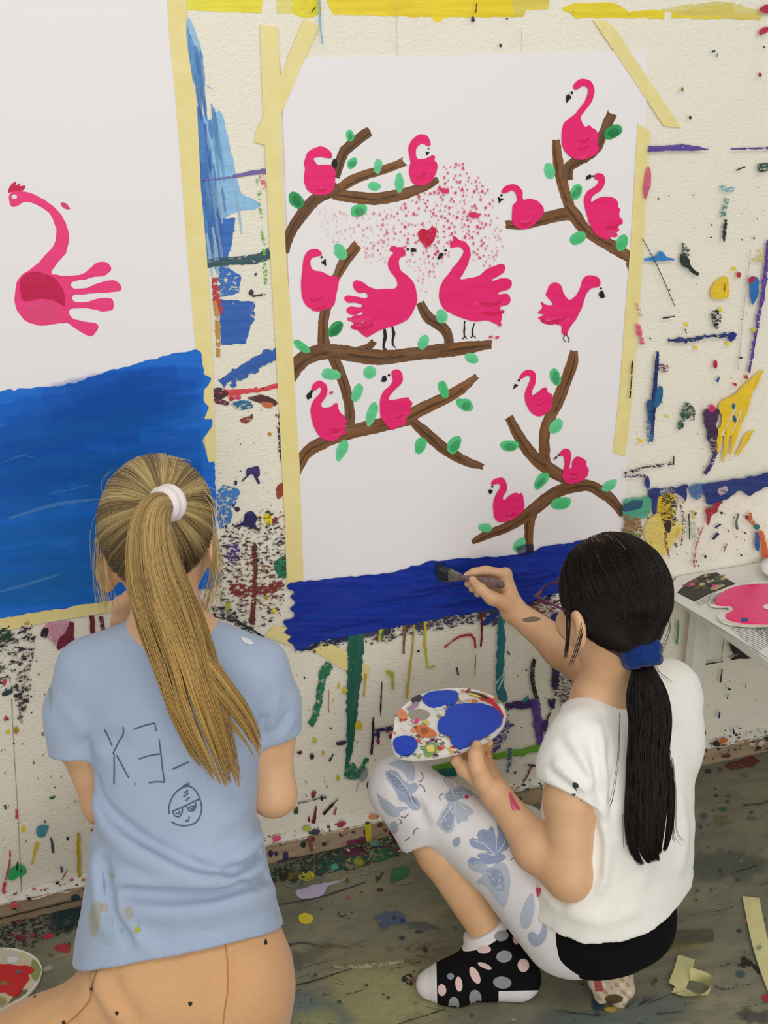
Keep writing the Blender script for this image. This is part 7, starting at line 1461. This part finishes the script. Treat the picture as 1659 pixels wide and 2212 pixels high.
palette('palette', PALM, pn, OUT, 'oval palette smeared with thick blue paint held by the crouching person', (905, 1543, 24, 14.5), 0.004,
        [('dried_paint', crust, 0.0022),
         ('wet_blue_paint', [([(945, 1566), (950, 1552), (962, 1545), (966, 1530), (985, 1521), (1010, 1519), (1045, 1520), (1070, 1530), (1086, 1548), (1078, 1568), (1052, 1588), (1030, 1600), (1005, 1612), (990, 1616), (976, 1606), (972, 1590), (958, 1584), (948, 1576)], BL)], 0.0055),
         ('wet_blue_paint', [([(912, 1508), (925, 1496), (955, 1491), (985, 1493), (990, 1506), (982, 1518), (962, 1523), (935, 1526), (920, 1518)], BL)], 0.005),
         ('wet_blue_paint', [([(849, 1608), (854, 1594), (872, 1589), (892, 1592), (902, 1606), (896, 1622), (880, 1630), (860, 1626)], BL)], 0.005)], loc=PO)
# ================================================================ brush in her right hand
MAT['brushwood'] = simple('paint_crusted_handle', (116, 92, 92), 0.5, 70, 0.5); MAT['ferrule'] = simple('paint_smeared_ferrule', (122, 116, 100), 0.4, 90, 0.4); MAT['bristle'] = simple('bristles_loaded_with_paint', (66, 70, 66), 0.8, 120, 0.5)
be = empty('paintbrush', bt, 'flat paintbrush with paint-crusted handle held against the blue strip on the big painting', 'paintbrush')
hb = Dp(1008, 1249, 2.033); hm_ = Dp(1040, 1254, 2.010); he = Dp(1083, 1263, 1.992); fe0 = bt+(hb-bt)*0.42; fe1 = bt+(hb-bt)*0.78
vv = Vol(np.minimum(bt, he)-0.04, np.maximum(bt, he)+0.04, 0.0013)
vv.chain([fe1, hb, hm_, Dp(1064, 1258, 2.000), he], [0.0058, 0.0048, 0.0062, 0.0095, 0.0066], 0.004); vv.obj('handle', MAT['brushwood'], be, 1)
def flatbar(a, b, w0, w1, t0, t1, name, mat):
    d = (b-a)/np.linalg.norm(b-a); s = np.cross(d, np.array([0.25, -1, 0.2])); s /= np.linalg.norm(s); n = np.cross(s, d); V = []; K_ = 16
    for c, w, t in ((a, w0, t0), (a+(b-a)*0.5, (w0+w1)/2*1.02, (t0+t1)/2*1.1), (b, w1, t1)):
        for i in range(K_):
            q = 2*math.pi*i/K_; V.append(c+s*w*np.sign(math.cos(q))*abs(math.cos(q))**0.6+n*t*np.sign(math.sin(q))*abs(math.sin(q))**0.6)
    F = [[j*K_+i, j*K_+(i+1) % K_, (j+1)*K_+(i+1) % K_, (j+1)*K_+i] for j in range(2) for i in range(K_)]+[list(range(K_))[::-1], list(range(2*K_, 3*K_))]
    me = bpy.data.meshes.new(name); me.from_pydata([tuple(q) for q in V], [], F); me.update(); return link(name, me, be, [mat], False)
flatbar(fe0, fe1, 0.0135, 0.0068, 0.0048, 0.0055, 'ferrule', MAT['ferrule'])
d_ = (fe0-bt)/np.linalg.norm(fe0-bt); s_ = np.cross(d_, np.array([0.25, -1, 0.2])); s_ /= np.linalg.norm(s_); n_ = np.cross(s_, d_)
Pb = []
for i in range(260):
    u, w_ = rng.uniform(-1, 1), rng.uniform(-1, 1); a = fe0+d_*0.004+s_*u*0.0130+n_*w_*0.004; e_ = bt+s_*u*0.0155+n_*w_*0.0022; Pb.append([a+(e_-a)*q for q in np.linspace(0, 1, 5)])
Pb = np.array(Pb); MAT['bris2'] = hairmat('brush_bristles', 0.6, 0.3); b = rng.random((260, 1, 1)); Cb = np.broadcast_to(lin((36, 48, 66))*(1-b)+lin((110, 104, 88))*b, Pb.shape)
strands('bristles', Pb, np.full(260, 0.0007), Cb, MAT['bris2'], be, 3, 0.6)

# ================================================================ low table with newspaper at the right
TZ = 0.50
TAB = plane_map((0, 0, TZ), (0, 0, 1)); SLABN[TAB] = np.array([0, 0, 1.0])
MAT['tabw'] = simple('white_table_paint', (226, 224, 214), 0.5, 20, 0.05)
tc = TAB((1449, 1292))[0]; tx0 = TAB((1555, 1360))[0][0]+0.012
te = empty('table', (tx0+0.3, -0.25, 0), 'low white table standing against the wall under the spread newspaper', 'table')
bm = bmesh.new(); box(bm, (tx0, -0.52, TZ-0.022), (tx0+0.62, -0.018, TZ-0.0015)); bm_obj('tabletop', bm, [MAT['tabw']], te, bevel=0.002)
lx = Yp(1491, 1450, -0.035)[0]
for x, y in ((lx, -0.05), (tx0+0.58, -0.05), (tx0+0.58, -0.49), (tx0+0.06, -0.49)):
    bm = bmesh.new(); box(bm, (x-0.017, y-0.015, 0), (x+0.017, y+0.015, TZ-0.022)); bm_obj('leg', bm, [MAT['tabw']], te, bevel=0.002)
MAT['news'] = simple('newsprint', (226, 224, 216), 0.85, 30, 0.04)
def curl_sheet():
    ol = [(1482, 1231), (1462, 1246), (1447, 1274), (1450, 1292), (1500, 1322), (1560, 1358), (1610, 1390), (1659, 1421), (1720, 1462), (1900, 1440), (1860, 1205), (1740, 1196), (1620, 1209), (1540, 1222)]
    P = np.array(ol, float)
    W3 = TAB(P, 0.0008); W3[:, 1] = np.minimum(W3[:, 1], -0.004); return W3
W3 = curl_sheet(); n = len(W3); bmn = W3-np.array([0, 0, 0.0006])
pass
me = bpy.data.meshes.new('sheet'); me.from_pydata(np.concatenate([W3, bmn]).tolist(), [], [list(range(n))[::-1], [n+i for i in range(n)]]+[[i, (i+1) % n, (i+1) % n+n, i+n] for i in range(n)]); me.update()
ne = empty('newspaper', W3.mean(0), 'open newspaper page with a dark photo spread over the low table at the right', 'newspaper')
link('sheet', me, ne, [MAT['news']])
k = Marks(TAB, 0.0011, 3e-6)
k.poly([(1462, 1280), (1484, 1258), (1520, 1240), (1548, 1236), (1590, 1262), (1560, 1272), (1530, 1284), (1500, 1300)], (52, 54, 44), 1, 0, 0.3, False)
for i in range(46):
    x, y = rng.uniform(1478, 1570), rng.uniform(1240, 1272)
    if y < 1258-(x-1484)*0.4 or y > 1296-(x-1500)*0.35: continue
    c = [(120, 100, 70), (200, 150, 90), (180, 90, 110), (90, 100, 70), (210, 190, 140), (40, 44, 36)][rng.integers(6)]; k.ell(x, y, rng.uniform(3, 9), rng.uniform(1.5, 4), -15, c, 0.8, 1, 1, 10)
k.ell(1495, 1262, 5, 3, 0, (230, 90, 140)); k.ell(1543, 1266, 6, 3, 0, (235, 80, 140))
k.build('news_photo', [MAT['paint']], ne)
k = Marks(TAB, 0.0011, 2e-6)
for i in range(22):   # columns of small print
    for (x0, y0, dx, dy, L) in ((1502, 1302, 2.0, -1.1, 26), (1605, 1360, 2.6, 3.0, 34), (1640, 1350, 2.6, 3.0, 40)):
        x, y = x0+i*dx, y0+i*dy
        if x0 == 1502: k.stroke([(x, y, 0.8), (x+10, y+8, 0.8)], (120, 118, 112), 0.7, wash=1, j=0.1, step=5)
        elif i < 16: k.stroke([(x-26+i, y-1+i*0.2, 0.9), (x+L*0.5, y-12, 0.9), (x+L, y-22, 0.9)], (84, 82, 78), 0.8, wash=1, j=0.15, step=5)
k.build('news_print', [MAT['paint']], ne)
PKC = (246, 48, 122)
PKM = plane_map((0, 0, TZ+0.0060), (0, 0, 1))
palette('palette', PKM, (0, 0, 1), [(1532, 1304), (1540, 1286), (1562, 1272), (1590, 1262), (1630, 1257), (1680, 1256), (1740, 1266), (1775, 1296), (1760, 1326), (1715, 1344), (1650, 1351), (1600, 1350), (1566, 1344), (1551, 1334), (1556, 1324), (1576, 1318), (1572, 1310), (1548, 1309)], 'palette covered in bright pink paint lying on the newspaper at the right', None, 0.004,
        [('dried_paint', [([(1534, 1302), (1544, 1286), (1560, 1280), (1558, 1296), (1545, 1304)], (170, 150, 150), 1), ([(1540, 1298), (1550, 1290), (1555, 1298)], (90, 60, 70), .9), ([(1560, 1340), (1600, 1348), (1659, 1349), (1659, 1354), (1590, 1350)], (225, 215, 190), 1)], 0.0022),
         ('wet_pink_paint', [([(1545, 1298), (1558, 1282), (1585, 1268), (1630, 1261), (1680, 1261), (1735, 1270), (1765, 1296), (1750, 1322), (1710, 1340), (1650, 1346), (1600, 1342), (1572, 1334), (1570, 1326), (1584, 1318), (1580, 1306), (1560, 1306)], PKC)], 0.005),
         ('blue_paint', [([(1600, 1336), (1612, 1334), (1618, 1340), (1605, 1342)], (20, 50, 140), 1), ([(1650, 1308), (1662, 1306), (1662, 1316), (1652, 1314)], (245, 225, 225), 1)], 0.0058)])
# white plate beyond the pink palette
MAT['plate'] = simple('white_paper_plate', (238, 238, 236), 0.5, 90, 0.05)
pc = TAB((1690, 1222))[0]; pe = bmesh.new(); Rr = [(0.0, 0.002), (0.062, 0.002), (0.075, 0.012), (0.088, 0.016), (0.088, 0.014), (0.075, 0.010), (0.062, 0.0), (0.0, 0.0)]; nseg = 56; vs = []
pc = np.array([pc[0], -0.10, TZ+0.0020])
for r, z in Rr: vs.append([pe.verts.new((pc[0]+r*math.cos(2*math.pi*i/nseg)*(1+0.012*math.sin(i*14*2*math.pi/nseg)*(r > .07)), pc[1]+r*math.sin(2*math.pi*i/nseg), pc[2]+z)) for i in range(nseg)] if r > 0 else [pe.verts.new((pc[0], pc[1], pc[2]+z))])
for a, b in zip(vs[:-1], vs[1:]):
    for i in range(nseg):
        j = (i+1) % nseg
        if len(a) == 1: pe.faces.new((a[0], b[i], b[j]))
        elif len(b) == 1: pe.faces.new((a[i], b[0], a[j]))
        else: pe.faces.new((a[i], b[i], b[j], a[j]))
bmesh.ops.recalc_face_normals(pe, faces=pe.faces[:])
tag(bm_obj('plate', pe, [MAT['plate']], None, True), 'white plate half out of view on the newspaper behind the pink palette', 'plate')
# ================================================================ red palette and torn tape on the floor
RPM = plane_map((0, 0, 0.006), (0, 0, 1))
palette('palette', RPM, (0, 0, 1), [(-120, 2085), (-70, 2055), (0, 2047), (40, 2050), (72, 2064), (88, 2082), (90, 2100), (78, 2128), (50, 2155), (10, 2178), (-60, 2196), (-125, 2160)], 'palette with red paint lying on the floor beside the tan leggings', None, 0.005,
        [('dried_paint', [([(-30, 2056), (20, 2053), (60, 2062), (84, 2085), (82, 2110), (60, 2140), (20, 2168), (-20, 2170)], (214, 204, 168), 1), ([(70, 2072), (88, 2092), (80, 2118), (68, 2110)], (150, 160, 90), .9), ([(5, 2062), (30, 2058), (45, 2070), (30, 2082), (8, 2078)], (200, 200, 196), 1), ([(30, 2150), (50, 2138), (60, 2142), (20, 2168)], (120, 110, 80), .8), ([(15, 2070), (35, 2066), (38, 2076), (20, 2080)], (230, 228, 222), 1)], 0.0022),
         ('wet_red_paint', [([(-80, 2090), (0, 2082), (40, 2086), (60, 2086), (72, 2094), (60, 2104), (64, 2112), (52, 2128), (38, 2148), (20, 2148), (0, 2142), (-60, 2150)], (205, 18, 28))], 0.0048)])
def tapestrip(P3, w, label):
    P3 = np.array(P3, float); S = spline3(P3[:, :3], 40); t = np.gradient(S, axis=0); t /= np.linalg.norm(t, axis=1)[:, None]; ang = np.interp(np.linspace(0, 1, 40), np.linspace(0, 1, len(P3)), P3[:, 3])
    up = np.array([0, 0, 1.0]); sd = np.cross(t, up); sd /= np.linalg.norm(sd, axis=1)[:, None]+1e-9; nn = np.cross(sd, t)
    d = sd*np.cos(ang)[:, None]+nn*np.sin(ang)[:, None]
    A, B_ = S-d*w/2, S+d*w/2; lowz = np.minimum(A[:, 2], B_[:, 2]); lift = np.maximum(0, 0.0022-lowz)[:, None]*up; A = A+lift; B_ = B_+lift
    th = np.array([0, 0, 0.0005]); V = np.concatenate([A, B_, A+th, B_+th]); n = 40
    F = []
    for i in range(n-1): F += [[i, i+1, n+i+1, n+i], [2*n+i, 3*n+i, 3*n+i+1, 2*n+i+1], [i, 2*n+i, 2*n+i+1, i+1], [n+i, n+i+1, 3*n+i+1, 3*n+i]]
    F += [[0, n, 3*n, 2*n], [n-1, 3*n-1, 4*n-1, 2*n-1]]
    me = bpy.data.meshes.new('masking_tape'); me.from_pydata(V.tolist(), [], F); me.update(); o = link('masking_tape', me, None, [MAT['tapeflat']])
    return tag(o, label, 'tape', 'torn tape on the floor')
fp = lambda x, y, z, a: (*Fp(x, y, z), a)
tapestrip([fp(1483, 2068, 0.002, 0), fp(1474, 2100, 0.004, 0.1), fp(1466, 2122, 0.004, 0.2), fp(1462, 2134, 0.006, 0.3)], 0.030, 'torn piece of masking tape lying on the floor with a ragged swallowtail end')
tapestrip([fp(1456, 2134, 0.005, 0.0), fp(1480, 2144, 0.006, 0.2), fp(1510, 2150, 0.010, 0.8), fp(1532, 2140, 0.014, 1.4), fp(1536, 2122, 0.014, 1.5), fp(1516, 2110, 0.014, 1.5), fp(1490, 2106, 0.012, 1.3)], 0.024, 'curled loop of masking tape lying on the floor behind the crouching person')
tapestrip([fp(1622, 1938, 0.003, 0), fp(1636, 2010, 0.004, 0.1), fp(1655, 2080, 0.004, 0.1), fp(1690, 2170, 0.003, 0)], 0.032, 'long paint-stained masking tape strip lying on the floor at the right edge')
# ---------------------------------------------------------------- light
wd = bpy.data.worlds.new('room'); SC.world = wd; wd.use_nodes = True
wd.node_tree.nodes['Background'].inputs[0].default_value = (*lin((236, 238, 242)), 1); wd.node_tree.nodes['Background'].inputs[1].default_value = 0.46
def area(name, loc, tgt, size, power, col=(255, 252, 248)):
    l = bpy.data.lights.new(name, 'AREA'); l.shape = 'RECTANGLE'; l.size = size[0]; l.size_y = size[1]; l.energy = power; l.color = [float(x) for x in lin(col)]
    o = bpy.data.objects.new(name, l); COL.objects.link(o); o.location = loc
    o.rotation_euler = (Vector(tgt)-Vector(loc)).to_track_quat('-Z', 'Y').to_euler(); return o
area('ceiling_lamp', (-0.3, -1.7, 2.6), (0.3, -0.2, 0.6), (1.4, 0.7), 14)
area('ceiling_lamp', (1.6, -1.9, 2.6), (0.9, -0.2, 0.5), (1.4, 0.7), 10)
area('fill_light', (0.1, -4.2, 1.35), (0.6, 0, 0.4), (2.8, 1.8), 62, (255, 253, 250))  # unseen frontal fill behind the camera, added to brighten the lower wall
SC.view_settings.view_transform = 'Standard'; SC.view_settings.look = 'None'; SC.view_settings.gamma = 1; SC.view_settings.use_curve_mapping = False
SC.view_settings.exposure = -0.10
SC.cycles.transparent_max_bounces = 24
